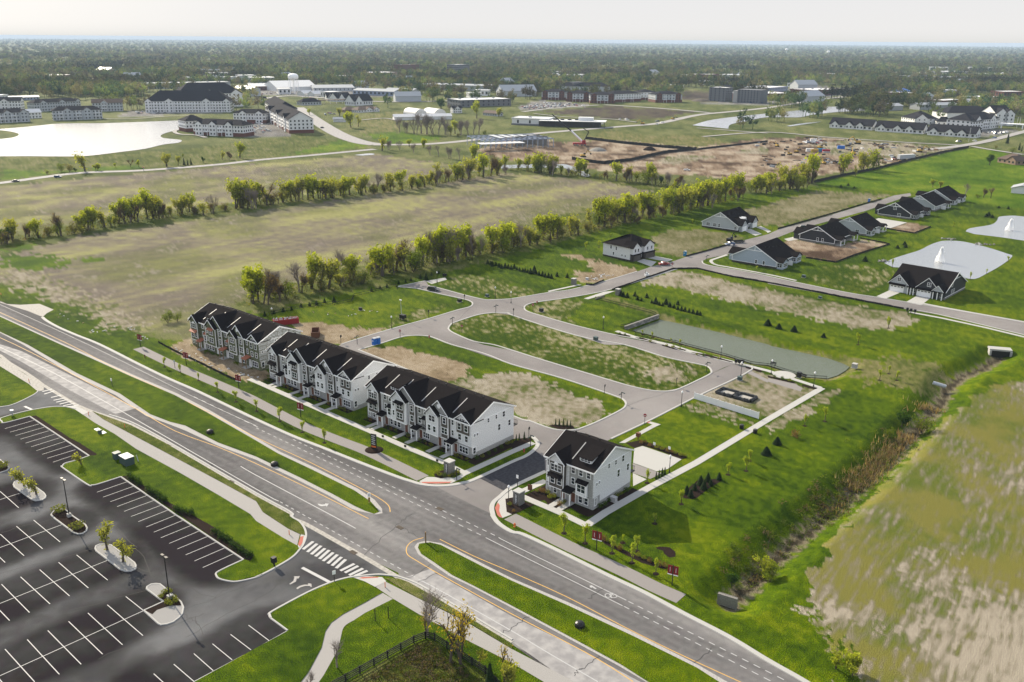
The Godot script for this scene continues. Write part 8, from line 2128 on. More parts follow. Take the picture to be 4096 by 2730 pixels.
func silt_fence(l: PackedVector2Array, label: String, h := .75) -> void:
	var t := thing("silt_fence", label, "fence", l[0])
	var m := MB.new()
	for i in l.size() - 1:
		var n := maxi(1, int(l[i].distance_to(l[i + 1]) / 2.0))
		for j in n:
			var p := l[i].lerp(l[i + 1], float(j) / n) - l[0]; var q := l[i].lerp(l[i + 1], float(j + 1) / n) - l[0]
			var a := h * rng.randf_range(.8, 1.05); var b := h * rng.randf_range(.8, 1.05)
			m.quad(at3(p, -.05), at3(q, -.05), at3(q, b), at3(p, a))
			m.quad(at3(q, -.05), at3(p, -.05), at3(p + Vector2(.05, .05), a), at3(q + Vector2(.05, .05), b))
	part("fabric", m, mats.fabric_black, t)
	var w := MB.new()
	for i in l.size() - 1:
		var n := maxi(1, int(l[i].distance_to(l[i + 1]) / 3.0))
		for j in n:
			var p := l[i].lerp(l[i + 1], float(j) / n) - l[0]
			w.box(Vector3(p.x - .03, 0, p.y - .03), Vector3(p.x + .03, h + .15, p.y + .03))
	part("stakes", w, mats.wood, t, true)

func toilet(label: String, p: Vector2, yaw: float, mt: Material) -> void:
	var t := thing("portable_toilet", label, "portable toilet", p, yaw, "")
	part("cabin", bxm(Vector3(-.55, 0, -.55), Vector3(.55, 2.05, .55)), mt, t)
	var m := MB.new()
	m.ext(P2([-.62, 2.05, .62, 2.05, .5, 2.2, 0, 2.32, -.5, 2.2]), -.62, .62)
	part("roof", m, mats.siding_pale, t)
	part("door", bxm(Vector3(-.4, .1, .55), Vector3(.4, 1.9, .6)), mt, t)
	part("label_plate", bxm(Vector3(-.2, 1.2, .601), Vector3(.2, 1.5, .615)), mats.trim_white, t)

func digger(label: String, p: Vector2, yaw: float, s := 1.0, mt: Material = null) -> void:
	var t := thing("excavator", label, "excavator", p, yaw)
	t.scale = Vector3.ONE * s
	mt = mt if mt else mats.yellow_machine
	for z in [-1.2, 1.2]:
		var m := MB.new()
		m.ext(P2([-2.0, .1, 2.0, .1, 2.3, .5, 2.0, .95, -2.0, .95, -2.3, .5]), z - .35, z + .35)
		part("track", m, mats.rubber, t)
	part("body", bxm(Vector3(-2.2, 1.05, -1.4), Vector3(1.3, 2.3, 1.4)), mt, t)
	part("cab", bxm(Vector3(.0, 2.3, .2), Vector3(1.5, 3.4, 1.4)), mats.glass, t)
	var b := MB.new()
	b.tube(Vector3(1.2, 1.8, -.3), Vector3(3.6, 5.2, -.3), .4, .3, 4)
	b.tube(Vector3(3.6, 5.2, -.3), Vector3(6.2, 3.2, -.3), .3, .25, 4)
	part("boom", b, mt, t)
	part("bucket", bxm(Vector3(5.7, 1.9, -.9), Vector3(6.7, 3.1, .3)), mats.metal_dark, t)

func things() -> void:
	var A := deg_to_rad(-40.7) # along the main road
	var M := mats
	for q in [[Vector2(-80.33, -289.72), "beside the fence behind the unclad townhouses"], [Vector2(-39.3, -281.45), "at the kerb beside the light tower"], [Vector2(-29.29, -340.88), "by the concrete pad at the stub street"], [Vector2(-6.24, -319.01), "at the kerb beyond the stub street"], [Vector2(29.85, -282.95), "on the lot left of the stone retaining wall"], [Vector2(43.97, -217.09), "at the left end of the white vinyl fence"], [Vector2(34.72, -179.17), "beside the concrete parking pad"], [Vector2(64.8, -239.86), "near the letter boxes at the dead end"], [Vector2(62.17, -253.99), "on the pond walk left of the letter boxes"], [Vector2(82.98, -232.25), "at the corner of the walk right of the pond"], [Vector2(73.9, -241.83), "on the pond walk next to the round concrete pad"], [Vector2(-0.43, -164.42), "at the right corner of the entrance street"], [Vector2(-0.45, -312.72), "across the street from the long conifer row"]]:
		lamp_proto(q[0], "black lamp post with white globe " + q[1])
	for q in [[Vector2(-86.92, -157.93), "tall dark car park light between the two clipped bushes"], [Vector2(-57.35, -130.8), "tall dark car park light on the large island with golden shrubs"]]:
		var t := thing("car_park_light", q[1], "lamp post", q[0], A)
		part("base", bxm(Vector3(-.35, 0, -.35), Vector3(.35, .8, .35)), M.concrete, t)
		var m := MB.new()
		m.tube(Vector3(0, .8, 0), Vector3(0, 8.3, 0), .11, .08, 6)
		part("pole", m, M.metal_dark, t)
		for s in [-1, 1]:
			part("lamp_head", bxm(Vector3(s * .25, 8.2, -.2), Vector3(s * .95, 8.36, .2)), M.metal_dark, t)
	for q in [[Vector2(-35.43, -272.25), "red stop sign before the block behind the alley"], [Vector2(-16.18, -277.8), "red stop sign on the long middle block"], [Vector2(7.2, -303.07), "red stop sign at the corner with the electric box"], [Vector2(66.08, -365.45), "red stop sign at the far crossing beside the red car"], [Vector2(32.96, -205.9), "red stop sign beside the bent walk above the detached pair"]]:
		post_sign("stop_sign", q[1], q[0], deg_to_rad(-20), 2.6, M.red_paint)
	for q in [[Vector2(-17.31, -314.07), "dark stop sign seen from behind at the stub street corner"], [Vector2(-28.47, -294.28), "dark stop sign seen from behind near the light tower"], [Vector2(-53.12, -266.29), "dark stop sign seen from behind at the bare lot behind the townhouses"], [Vector2(24.88, -225.76), "dark stop sign seen from behind at the pale lot"], [Vector2(45.06, -231.33), "dark stop sign seen from behind at the right end of the middle block"], [Vector2(4.2, -197.42), "dark stop sign seen from behind at the corner evergreens"], [Vector2(0.38, -296.99), "dark stop sign seen from behind at the left end of the middle block"]]:
		post_sign("stop_sign", q[1], q[0], deg_to_rad(60), 2.6, M.metal_dark, true, true)
	post_sign("road_sign", "white square street sign at the right kerb of the entrance street", Vector2(1.4, -171.9), A, 2.9, M.trim_white, false)
	post_sign("road_sign", "red and white do not enter sign on the lawn corner by the zebra crossing", Vector2(-30.61, -136.27), deg_to_rad(30), 2.3, M.trim_white, false)
	post_sign("road_sign", "yellow diamond warning sign at the left picture edge", Vector2(-184.77, -315.14), A, 1.6, M.orange, false)
	post_sign("road_sign", "blue white route sign on the verge before the unclad townhouses", Vector2(-96.29, -242.77), A, 2.4, M.siding_blue, false)
	post_sign("road_sign", "small no parking sign on the left median", Vector2(-108, -228.01), A, 2.4, M.trim_white, false)
	post_sign("road_sign", "small sign before the mulch bed of the parking pad", Vector2(36.42, -189.65), A, 1.5, M.trim_white, false)
	post_sign("road_sign", "small low sign in the mulch bed left of the parking pad", Vector2(33.41, -192.52), A, 1.2, M.trim_white, false)
	for q in [[Vector2(-5.67, -300.33), "street name sign pole at the upper crossing"], [Vector2(-19.75, -285.29), "street name sign pole at the left end of the middle block"], [Vector2(-47.87, -265.16), "street name sign pole behind the middle townhouse row"], [Vector2(-11.63, -174.9), "street name sign pole beside the left stone pillar"], [Vector2(28.65, -219.57), "street name sign pole at the pale lot corner"], [Vector2(55.84, -243.45), "street name sign pole at the right end of the middle block"], [Vector2(4.5, -192.15), "street name sign pole by the corner evergreens"], [Vector2(83.17, -379.16), "street name sign pole at the far corner walk"]]:
		var t := thing("street_name_sign", q[1], "sign", q[0], A)
		part("post", bxm(Vector3(-.06, 0, -.06), Vector3(.06, 3.0, .06)), M.metal_dark, t)
		part("name_board", bxm(Vector3(.07, 2.75, -.03), Vector3(1.1, 3.0, .03)), M.teal_box, t)
		part("name_board", bxm(Vector3(-.03, 2.4, .07), Vector3(.03, 2.65, 1.1)), M.teal_box, t)
	var t := thing("median_sign", "arrow sign over a black and yellow striped marker on the median tip", "sign", Vector2(-28.84, -164.49), deg_to_rad(25))
	part("post", bxm(Vector3(-.05, 0, -.05), Vector3(.05, 2.4, .05)), M.galv, t)
	part("arrow_board", bxm(Vector3(-.3, 1.5, .05), Vector3(.3, 2.4, .1)), M.trim_white, t)
	part("arrow_print", bxm(Vector3(-.08, 1.6, .1), Vector3(.06, 2.2, .112)), M.metal_dark, t)
	for i in 5:
		part("marker_stripe", bxm(Vector3(-.2, .25 + i * .22, .05), Vector3(.2, .46 + i * .22, .09)), M.yellow_machine if i % 2 == 0 else M.metal_dark, t)
	t = thing("wooden_post", "brown wooden sign post at the tip of the near median", "post", Vector2(-15.92, -149.41))
	part("post", bxm(Vector3(-.12, 0, -.12), Vector3(.12, 2.3, .12)), M.wood, t)
	for q in [[Vector2(-21.87, -125.2), "bare metal post beside the pale path bend, left one"], [Vector2(-19.82, -125.96), "bare metal post beside the pale path bend, right one"], [Vector2(-93.54, -200.88), "small marker post on the verge by the cycle path"], [Vector2(-42.17, -151.91), "slim orange bollard on the cycle path by the zebra crossing"], [Vector2(-21.56, -134.75), "slim orange bollard where the two pale paths meet"], [Vector2(-105.68, -208.44), "slim orange bollard on the pale path near the striped driveway"], [Vector2(-131.88, -230.74), "slim orange bollard on the far side of the striped driveway"]]:
		t = thing("post", q[1], "post", q[0])
		part("shaft", bxm(Vector3(-.06, 0, -.06), Vector3(.06, 2.3 if "bare" in q[1] else 1.0, .06)), M.metal_dark if "bare" in q[1] else M.orange, t)
	for q in [[Vector2(-52.53, -208.16), "red double banner on a black pole before the corner townhouse row"], [Vector2(-93.89, -245.28), "red double banner on a black pole before the middle of the unclad row"], [Vector2(-73.56, -227.32), "red double banner on a black pole between the unclad and the middle row"], [Vector2(-113.46, -261.43), "red double banner on a black pole left of the unclad row"], [Vector2(16.02, -147.41), "red banner on a black pole beside the long shrub bed"], [Vector2(28.2, -136.11), "red banner on a black pole near the end of the dark path"]]:
		t = thing("banner_pole", q[1], "banner", q[0], A + .25, "red banners along the road")
		part("pole", bxm(Vector3(-.07, 0, -.07), Vector3(.07, 4.1, .07)), M.metal_dark, t)
		for s in [-1, 1]:
			var b := part("banner", bxm(Vector3(s * .1, 2.2, -.02), Vector3(s * .95, 3.9, .02)), M.banner_red, t)
			part("banner_print", bxm(Vector3(s * .5, 2.6, .021), Vector3(s * .55, 3.5, .03)), M.trim_white, b)
			part("banner_hem", bxm(Vector3(s * .1, 2.02, -.025), Vector3(s * .95, 2.2, .025)), M.trim_white, b)
	t = thing("sign_board", "tall black sales board with white lettering on the lawn before the corner row", "sign", Vector2(-31.55, -189.65), A + .35)
	part("board", bxm(Vector3(-.7, .3, -.12), Vector3(.7, 4.0, .12)), M.metal_dark, t)
	for i in 5:
		part("text_line", bxm(Vector3(-.5, 1.5 + i * .5, .121), Vector3(.45 - .15 * (i % 2), 1.62 + i * .5, .135)), M.trim_white, t)
	part("red_strip", bxm(Vector3(-.6, .7, .121), Vector3(.6, 1.1, .135)), M.orange, t)
	var pile := MB.new()
	pile.lathe(P2([2.2, 0, 1.7, .25, .6, .4, .05, .42]), Vector3.ZERO, 14)
	part("mulch_mound", pile, M.mulch, t)
	for p in V("-30.4,-196 -24.5,-190.7 -16.5,-183.3"):
		t = thing("yard_sign", "small black yard sign on the lawn edge before the corner townhouse row", "sign", p, A + .3, "small yard signs")
		part("board", bxm(Vector3(-.3, .3, -.02), Vector3(.3, .85, .02)), M.metal_dark, t)
		part("leg", bxm(Vector3(-.02, 0, -.02), Vector3(.02, .3, .02)), M.metal_dark, t)
	t = thing("yard_sign", "dark leaning sales board beside the right stone pillar", "sign", Vector2(4.02, -170.1), A + .3)
	part("board", bxm(Vector3(-.5, .3, -.05), Vector3(.5, 1.6, .05)), M.door_brown, t)
	part("leg", bxm(Vector3(-.05, 0, -.05), Vector3(.05, .3, .05)), M.metal_dark, t)
	pillar("grey stone entrance pillar with vertical white lettering on the left corner", Vector2(-13.43, -178.31), A, true, 3.0, 1.7)
	pillar("grey stone entrance pillar with vertical white lettering on the right corner", Vector2(1.65, -164.81), A, true, 3.0, 1.7)
	pillar("stone gate pillar on the left of the inner street", Vector2(23.74, -339.59), deg_to_rad(-45), false, 2.4)
	pillar("stone gate pillar on the right of the inner street beside the conifer row", Vector2(39.26, -324.68), deg_to_rad(-45), false, 2.4)
	for q in [[Vector2(-85.09, -181.54), 3.0, 2.0, 1.9, "large grey green transformer cabinet on the mown slope", M.teal_box], [Vector2(-88.38, -184.05), 1.3, 1.4, 1.5, "smaller green transformer cabinet beside the large one", M.teal_box], [Vector2(10.14, -302.36), 1.2, 1.1, 1.1, "dark electric box on the lot corner by the stop sign", M.metal_dark], [Vector2(26.41, -271.11), 1.2, 1.1, 1.1, "dark electric box at the kerb of the middle block", M.teal_box], [Vector2(-18.99, -313.87), 1.2, 1.2, 1.0, "black electric box at the stub street corner", M.metal_dark], [Vector2(117.13, -353.75), 1.3, 1.2, .9, "green electric box beside the villa lawn", M.teal_box], [Vector2(-52.85, -302.29), 1.0, .9, .9, "small black box on the lawn beside the light tower", M.metal_dark], [Vector2(56.34, -203.41), 1.1, 1.1, 1.1, "black cylinder bin on the lawn edge beside the long walk, left one", M.black_plastic], [Vector2(58.97, -200.88), 1.1, 1.1, 1.0, "black cylinder bin on the grass beside the long walk, right one", M.black_plastic], [Vector2(100.87, -409.82), .9, .9, .9, "small box behind the pickup trailer", M.galv], [Vector2(99.8, -247.83), 1.3, 1.3, 1.2, "white concrete outlet box at the tip of the pond", M.concrete], [Vector2(81.07, -239.37), 1.0, 1.0, 1.5, "black litter bin on the pond walk beside the benches", M.metal_dark], [Vector2(21.16, -166.15), 1.2, .9, 1.0, "grey air conditioner against the shaded wall of the detached pair", M.galv], [Vector2(30.15, -196.69), .9, .8, 1.7, "brown letter box stand on the bent walk", M.door_brown], [Vector2(-42.27, -140.96), .8, .8, 1.9, "black letter box stand at the kerb by the zebra crossing", M.metal_dark], [Vector2(-124.24, -207.58), 1.0, .7, 1.6, "grey letter box at the driveway corner of the car park", M.galv], [Vector2(29.44, -346.95), 1.0, .8, .8, "pale utility pedestal on the lot before the duplex house", M.siding_pale], [Vector2(-97.96, -197.3), .7, .7, 1.0, "slim green utility pedestal between two white concrete covers", M.teal_box], [Vector2(-9.28, -321.13), 1.0, 1.0, .9, "grey green box at the kerb of the patchy lot", M.teal_box], [Vector2(63.78, -236.83), 1.1, 1.0, 1.0, "green electric box at the dead end of the street", M.teal_box], [Vector2(113.71, -322.59), 1.1, .9, .7, "low green box on the bare lot across from the double villa", M.teal_box]]:
		t = thing("utility_box" if not ("bin" in q[4] or "letter" in q[4]) else "street_box", q[4], "utility box" if not ("bin" in q[4] or "letter" in q[4]) else "box", q[0], A)
		var m := MB.new()
		if "cylinder" in q[4]:
			m.lathe(P2([.5, 0, .55, q[3] * .9, .45, q[3], .01, q[3]]), Vector3.ZERO, 12)
			part("drum", m, q[5], t)
		elif "letter" in q[4]:
			part("cabinet", bxm(Vector3(-q[1] / 2, q[3] * .45, -q[2] / 2), Vector3(q[1] / 2, q[3], q[2] / 2)), q[5], t)
			part("foot", bxm(Vector3(-.1, 0, -.1), Vector3(.1, q[3] * .45, .1)), q[5], t)
		else:
			part("cabinet", bxm(Vector3(-q[1] / 2, .08, -q[2] / 2), Vector3(q[1] / 2, q[3], q[2] / 2)), q[5], t)
			part("lid", bxm(Vector3(-q[1] / 2 - .06, q[3], -q[2] / 2 - .06), Vector3(q[1] / 2 + .06, q[3] + .08, q[2] / 2 + .06)), q[5] if q[3] < 1.6 else M.galv, t)
			part("foundation", bxm(Vector3(-q[1] / 2 - .15, -.05, -q[2] / 2 - .15), Vector3(q[1] / 2 + .15, .08, q[2] / 2 + .15)), M.concrete, t)
	for q in [[V("65.7,-249.8 66.6,-249.5 67.5,-249.3"), "at the dead end beside the pond walk"], [V("138.9,-305.5 139.7,-304.4 140.7,-303.4"), "before the double villa"], [V("-27.3,-348.6 -26.5,-348.6"), "on the concrete pad of the stub street"]]:
		for i in q[0].size():
			t = thing("letter_boxes", "black letter box cabinet %s, %s of the row" % [q[1], ["left", "middle" if q[0].size() > 2 else "right", "right"][i]], "letter box", q[0][i], A)
			part("cabinet", bxm(Vector3(-.35, .6, -.3), Vector3(.35, 1.6, .3)), M.metal_dark, t)
			part("foot", bxm(Vector3(-.08, 0, -.08), Vector3(.08, .6, .08)), M.metal_dark, t)
	for q in [[Vector2(-99.51, -199.48), "left"], [Vector2(-97.48, -197.81), "right"]]:
		t = thing("concrete_cover", "white concrete cover on the mown slope, %s one beside the green pedestal" % q[1], "cover", q[0], A)
		part("slab", bxm(Vector3(-.8, 0, -.5), Vector3(.8, .2, .5)), M.trim_white, t)
	t = thing("white_pipe", "white marker pipe leaning beside the large transformer cabinet", "pipe", Vector2(-83.01, -182.5))
	var pm := MB.new()
	pm.tube(Vector3(0, 0, 0), Vector3(-.35, 1.6, -.2), .09, .09, 6)
	part("shaft", pm, M.siding_pale, t)
	for q in [[Vector2(-72.07, -198.31), "left median near the road, seen from the parking side"], [Vector2(-52.36, -181.32), "left median near its narrow part"], [Vector2(11.3, -124.2), "near median at the bottom"]]:
		t = thing("drain_inlet", "round black drain inlet on the " + q[1], "drain", q[0])
		var m := MB.new()
		m.lathe(P2([.85, 0, .85, .5, .7, .75, .4, .92, .01, .98]), Vector3.ZERO, 14)
		part("grate_dome", m, M.black_plastic, t)
	for q in [[Vector2(0.82, -155.55), "orange fire hydrant beside the dark path", M.orange], [Vector2(-26.25, -272.38), "red fire hydrant on the kerb behind the alley", M.red_paint], [Vector2(8.88, -312.99), "red fire hydrant near the corner electric box", M.red_paint], [Vector2(2.95, -189.31), "red fire hydrant on the corner lawn beside the street patch", M.red_paint], [Vector2(-108.4, -251.79), "dark fire hydrant at the start of the dark path", M.door_brown]]:
		t = thing("fire_hydrant", q[1], "fire hydrant", q[0])
		var m := MB.new()
		m.lathe(P2([.22, 0, .2, .1, .13, .15, .13, .6, .18, .62, .14, .8, .01, .88]), Vector3.ZERO, 8)
		part("barrel", m, q[2], t)
		part("nozzle", bxm(Vector3(-.25, .45, -.07), Vector3(.25, .58, .07)), q[2], t)
	toilet("blue portable toilet behind the middle townhouse row, left of its pair", Vector2(-42.53, -264.98), A, M.blue_plastic)
	toilet("blue portable toilet behind the middle townhouse row, right of its pair", Vector2(-41.51, -265.85), A, M.blue_plastic)
	toilet("blue portable toilet at the kerb right of the duplex house", Vector2(75.78, -389.97), A, M.blue_teal)
	toilet("blue portable toilet far up the street beside the dry lot", Vector2(210.67, -534.91), A, M.blue_plastic)
	for q in [[Vector2(-74.79, -285.6), 8.0, "red waste skip heaped with white debris behind the unclad townhouses", M.red_paint, deg_to_rad(25)], [Vector2(-62.49, -273.65), 5.5, "rust brown empty skip on the bare lot", M.door_brown, deg_to_rad(100)]]:
		t = thing("waste_skip", q[2], "skip", q[0], q[4])
		var L: float = q[1]
		part("floor", bxm(Vector3(-L / 2, .1, -1.2), Vector3(L / 2, .25, 1.2)), q[3], t)
		for s in [-1, 1]:
			part("side_wall", bxm(Vector3(-L / 2, .25, s * 1.2 - .06), Vector3(L / 2, 1.9, s * 1.2 + .06)), q[3], t)
			part("end_wall", bxm(Vector3(s * L / 2 - .06, .25, -1.14), Vector3(s * L / 2 + .06, 1.9, 1.14)), q[3], t)
			for i in 6:
				part("rib", bxm(Vector3(-L / 2 + .4 + i * L / 6.4, .25, s * 1.29 - .04), Vector3(-L / 2 + .55 + i * L / 6.4, 1.85, s * 1.29 + .04)), q[3], t)
		if L > 7:
			var m := MB.new()
			for i in 60:
				leafy(m, Vector3(rng.randf_range(-3.6, 3.6), rng.randf_range(1.2, 2.2), rng.randf_range(-.9, .9)), Vector3(.4, .2, .4), 3, .35, [Color(.8, .82, .85), Color(.6, .62, .7), Color(.4, .35, .3)])
			part("debris", m, M.paint_v, t, true)
	t = thing("light_tower", "dark trailer light tower with raised pale mast on the grass lot", "light tower", Vector2(-36.86, -291.78), A)
	part("housing", bxm(Vector3(-1.0, .5, -.7), Vector3(1.0, 1.7, .7)), M.metal_dark, t)
	pm = MB.new()
	pm.tube(Vector3(-.6, 1.7, 0), Vector3(-.9, 6.6, 0), .1, .07, 5)
	part("mast", pm, M.siding_pale, t)
	for i in 2:
		part("lamp_head", bxm(Vector3(-1.35 + i * .5, 6.5, -.15), Vector3(-.95 + i * .5, 6.8, .15)), M.trim_white, t)
	for x in [-.5, .6]:
		wheel(t, Vector3(x, .35, .75), .35, .2)
	car("black sport utility car parked on the stub street", Vector2(-29.65, -328.7), deg_to_rad(-22), M.car_black)
	car("dark red saloon car turning at the duplex house", Vector2(63.96, -372.6), deg_to_rad(15), M.car_red, "saloon")
	car("dark pickup truck towing a flat trailer at the kerb", Vector2(100.64, -412.6), deg_to_rad(195), M.car_blue, "pickup")
	t = thing("flat_trailer", "flat bed trailer behind the dark pickup truck", "trailer", Vector2(105.85, -418.22), deg_to_rad(15))
	part("bed", bxm(Vector3(-3, .6, -1), Vector3(3, .75, 1)), M.galv, t)
	for z in [-1.0, 1.0]:
		part("rail", bxm(Vector3(-3, .75, z - .05), Vector3(3, 1.2, z + .05)), M.metal_dark, t)
	for x in [1.0, 2.0]:
		for z in [-1.05, 1.05]:
			wheel(t, Vector3(x, .4, z), .4, .2)
	digger("dark loader machine standing on the bare lot behind the pickup truck", Vector2(102.7, -421.23), deg_to_rad(40), .7, M.metal_dark)
	car("dark car at the kerb left of the charcoal villa", Vector2(147.46, -454.15), deg_to_rad(10), M.car_black)
	car("black car driving on the far road at the left picture edge", Vector2(-321.55, -586.6), deg_to_rad(5), M.car_black, "saloon")
	car("dark grey car driving on the far road behind the first car", Vector2(-303.56, -606), deg_to_rad(6), M.car_blue)
	car("white pickup truck alone on the building site track", Vector2(126.38, -665), deg_to_rad(-8), M.car_white, "pickup")
	car("dark car driving up the wide road beside the apartment house", Vector2(-200.21, -968), deg_to_rad(70), M.car_black)
	t = thing("paint_trailer", "small white striping machine on the street beside the silt fence", "machine", Vector2(53.77, -352.05), deg_to_rad(30))
	part("tank", bxm(Vector3(-.9, .5, -.6), Vector3(.9, 1.3, .6)), M.siding_white, t)
	part("hopper", bxm(Vector3(-.5, 1.3, -.4), Vector3(.2, 2.0, .4)), M.siding_pale, t)
	part("mast", bxm(Vector3(-.85, 1.3, -.05), Vector3(-.75, 2.8, .05)), M.metal_dark, t)
	for x in [-.5, .5]:
		wheel(t, Vector3(x, .35, .65), .35, .2)
	var fa := Vector2(48.4, -222.63)
	var fb := Vector2(62, -209.53)
	t = thing("vinyl_fence", "white vinyl fence of eight tall panels beside the mown lot", "fence", fa, -(fb - fa).angle())
	var fl := fa.distance_to(fb)
	for i in 8:
		var pn := part("panel", bxm(Vector3(fl * i / 8 + .08, .05, -.03), Vector3(fl * (i + 1) / 8 - .08, 1.75, .03)), M.white_vinyl, t)
		part("rail", bxm(Vector3(fl * i / 8 + .08, 1.6, -.05), Vector3(fl * (i + 1) / 8 - .08, 1.72, .05)), M.trim_white, pn)
	for i in 9:
		part("post", bxm(Vector3(fl * i / 8 - .08, 0, -.08), Vector3(fl * i / 8 + .08, 1.9, .08)), M.white_vinyl, t)
	var pc := Vector2(60.11, -224.96)
	t = thing("washout_pit", "black plastic lined washout pit of two basins on the pale lot", "pit", pc, A)
	for s in [-1.0, 1.0]:
		var m := MB.new()
		var c := Vector3(s * 2.6, 0, 0)
		var q := P2([-2.3, -1.9, 2.3, -1.9, 2.3, 1.9, -2.3, 1.9, -2.3, -1.9])
		for i in 4:
			var n := 6
			for j in n:
				var a := q[i].lerp(q[i + 1], float(j) / n); var b := q[i].lerp(q[i + 1], float(j + 1) / n)
				m.tube(c + at3(a, .25), c + at3(b, .25 + rng.randf_range(-.1, .1)), .55 * rng.randf_range(.8, 1.2), .55, 6)
		part("basin_rim", m, M.black_plastic, t)
		part("dried_slurry", bxm(c + Vector3(-2.2, 0, -1.8), c + Vector3(2.2, .22, 1.8)), M.concrete_old, t)
	var wa := Vector2(37.5, -284.33)
	var wb := Vector2(50.89, -298.4)
	t = thing("retaining_wall", "grey stone retaining wall at the end of the pond", "wall", wa, -(wb - wa).angle())
	var wl := wa.distance_to(wb)
	part("core", bxm(Vector3(.3, -1.5, -.95), Vector3(wl, .1, -.45)), M.stone_grey, t)
	for r in 4:
		for i in 16:
			var x0 := wl * (i + .5 * (r % 2)) / 16.5
			part("stone", bxm(Vector3(x0 + .02, -1.4 + r * .42, -.46), Vector3(x0 + wl / 16.5 - .03, -1.4 + r * .42 + .39, -.3 + rng.randf_range(-.05, .05))), M.stone_grey if rng.randf() < .6 else M.concrete_old, t)
	part("coping", bxm(Vector3(0, .28, -.95), Vector3(wl, .42, -.25)), M.stone_grey, t)
	t = thing("retaining_wall", "small grey headwall under four evergreens at the head of the swale", "wall", Vector2(30.4, -317.92), -(Vector2(33.82, -322.72) - Vector2(30.4, -317.92)).angle())
	part("core", bxm(Vector3(0, -.6, -.3), Vector3(6.5, .5, .0)), M.stone_grey, t)
	fence_line("pond_fence", "thin black metal fence round the head of the pond", "fence", V("30.3,-318.6 40.5,-309 49.7,-299.9 49.6,-298 35.9,-285.2"), 1.1, 2.4, [.95, .2], M.metal_dark, .04, .3)
	fence_line("pond_fence", "thin black metal fence along the pond walk", "fence", V("39.5,-276.6 47.8,-269.7 54.5,-268.7 62.8,-259.9 74.9,-249.1 76.4,-247.7 80.6,-242.4 83.1,-239.4 85.5,-238.4 88.5,-238.2"), 1.1, 2.4, [.95, .2], M.metal_dark, .04, .3)
	fence_line("park_fence", "thin dark fence below the middle hedgerow", "fence", V("-43.3,-329.2 -44.3,-333.9 -58,-319.7 -57.7,-313.2 -63,-308.1 -64.1,-309.5 -74.4,-303.7 -83.3,-295.6 -82,-290.5"), 1.2, 3.0, [1.0, .2], M.metal_dark, .04, .4)
	for q in [V("81.8,-240.3 83.1,-238.6"), V("75.8,-250 76.8,-249.1")]:
		t = thing("bench", "dark bench at the pond walk, %s one" % ("right" if q[0].x > 77 else "left"), "bench", q[0], -(q[1] - q[0]).angle())
		part("seat", bxm(Vector3(0, .42, -.25), Vector3(1.8, .48, .25)), M.metal_dark, t)
		part("backrest", bxm(Vector3(0, .55, -.3), Vector3(1.8, .95, -.25)), M.metal_dark, t)
		for x in [.15, 1.6]:
			part("leg", bxm(Vector3(x, 0, -.2), Vector3(x + .08, .42, .2)), M.metal_dark, t)
	var disc := MB.new()
	var rp := PackedVector2Array()
	var dc := Vector2(77.47, -241.29)
	for i in 20:
		rp.append(dc + Vector2.from_angle(i * TAU / 20.0) * 3.2)
	disc.slab(rp, -.05, .07)
	structure("round_pavement", disc, M.concrete)
	fence_line("board_fence", "black four rail board fence round the brushy corner, left run", "fence", V("-27.6,-107.2 -24.1,-110.5 -15,-119.6 -13.3,-120.7"), 1.35, 2.55, [.2, .55, .9, 1.2], M.fabric_black, .1)
	fence_line("board_fence", "black four rail board fence round the brushy corner, right run", "fence", V("-13.3,-120.7 -11.8,-120.3 -3.6,-112.5 1.3,-105.3"), 1.35, 2.55, [.2, .55, .9, 1.2], M.fabric_black, .1)
	var brush := MB.new()
	for i in 330:
		var p := (Vector2(-13.19, -120.05)).lerp((Vector2(-22.72, -109.6)).lerp(Vector2(-2.81, -108.9), rng.randf()), pow(rng.randf(), .6))
		var tone: Color = [Color(.17, .13, .10), Color(.10, .10, .03), Color(.13, .10, .07), Color(.08, .11, .02)][rng.randi() % 4]
		leafy(brush, at3(p, .25), Vector3(.7, .3, .7), 22, .16, [tone, tone * .7])
	part("brush_undergrowth", brush, M.leaf, null, true)
	sheet("brush_ground", V("-13.2,-120.5 -11.8,-120.1 -3.7,-112.5 -0.4,-105.3 -25,-105 -24,-110.3 -15,-119.4"), .05, 6, .8, M.turf)
	t = thing("culvert_headwall", "concrete culvert mouth with a metal grate at the end of the ditch", "culvert", Vector2(37.27, -133.21), deg_to_rad(-30))
	part("apron", bxm(Vector3(-1.7, -2.2, -.4), Vector3(1.7, -.1, .2)), M.stone_grey, t)
	pm = MB.new()
	for i in 9:
		pm.tube(Vector3(-1.5 + i * .36, 0, -.3), Vector3(-1.5 + i * .36, -1.8, -2.2), .05, .05, 4)
	part("grate", pm, M.galv, t)
	t = thing("box_culvert", "white box culvert with a dark opening at the head of the ditch", "culvert", Vector2(151.14, -265.15), deg_to_rad(-15))
	part("slab", bxm(Vector3(-3.2, -.2, -2), Vector3(3.2, .3, 1)), M.concrete, t)
	part("opening", bxm(Vector3(-2.6, -2.4, .4), Vector3(2.6, -.2, .95)), M.metal_dark, t)
	for s in [-1, 1]:
		part("wing_wall", bxm(Vector3(s * 2.9 - .3, -1.7, -1), Vector3(s * 2.9 + .3, -.2, 1.4)), M.concrete, t)
	t = thing("drain_pipe", "pale corrugated pipe end on the ditch bank", "pipe", Vector2(119.84, -235.81), deg_to_rad(-20))
	pm = MB.new()
	pm.tube(Vector3(-2.2, -.2, 0), Vector3(1.2, -.9, 0), .5, .5, 10)
	part("barrel", pm, M.siding_pale, t)
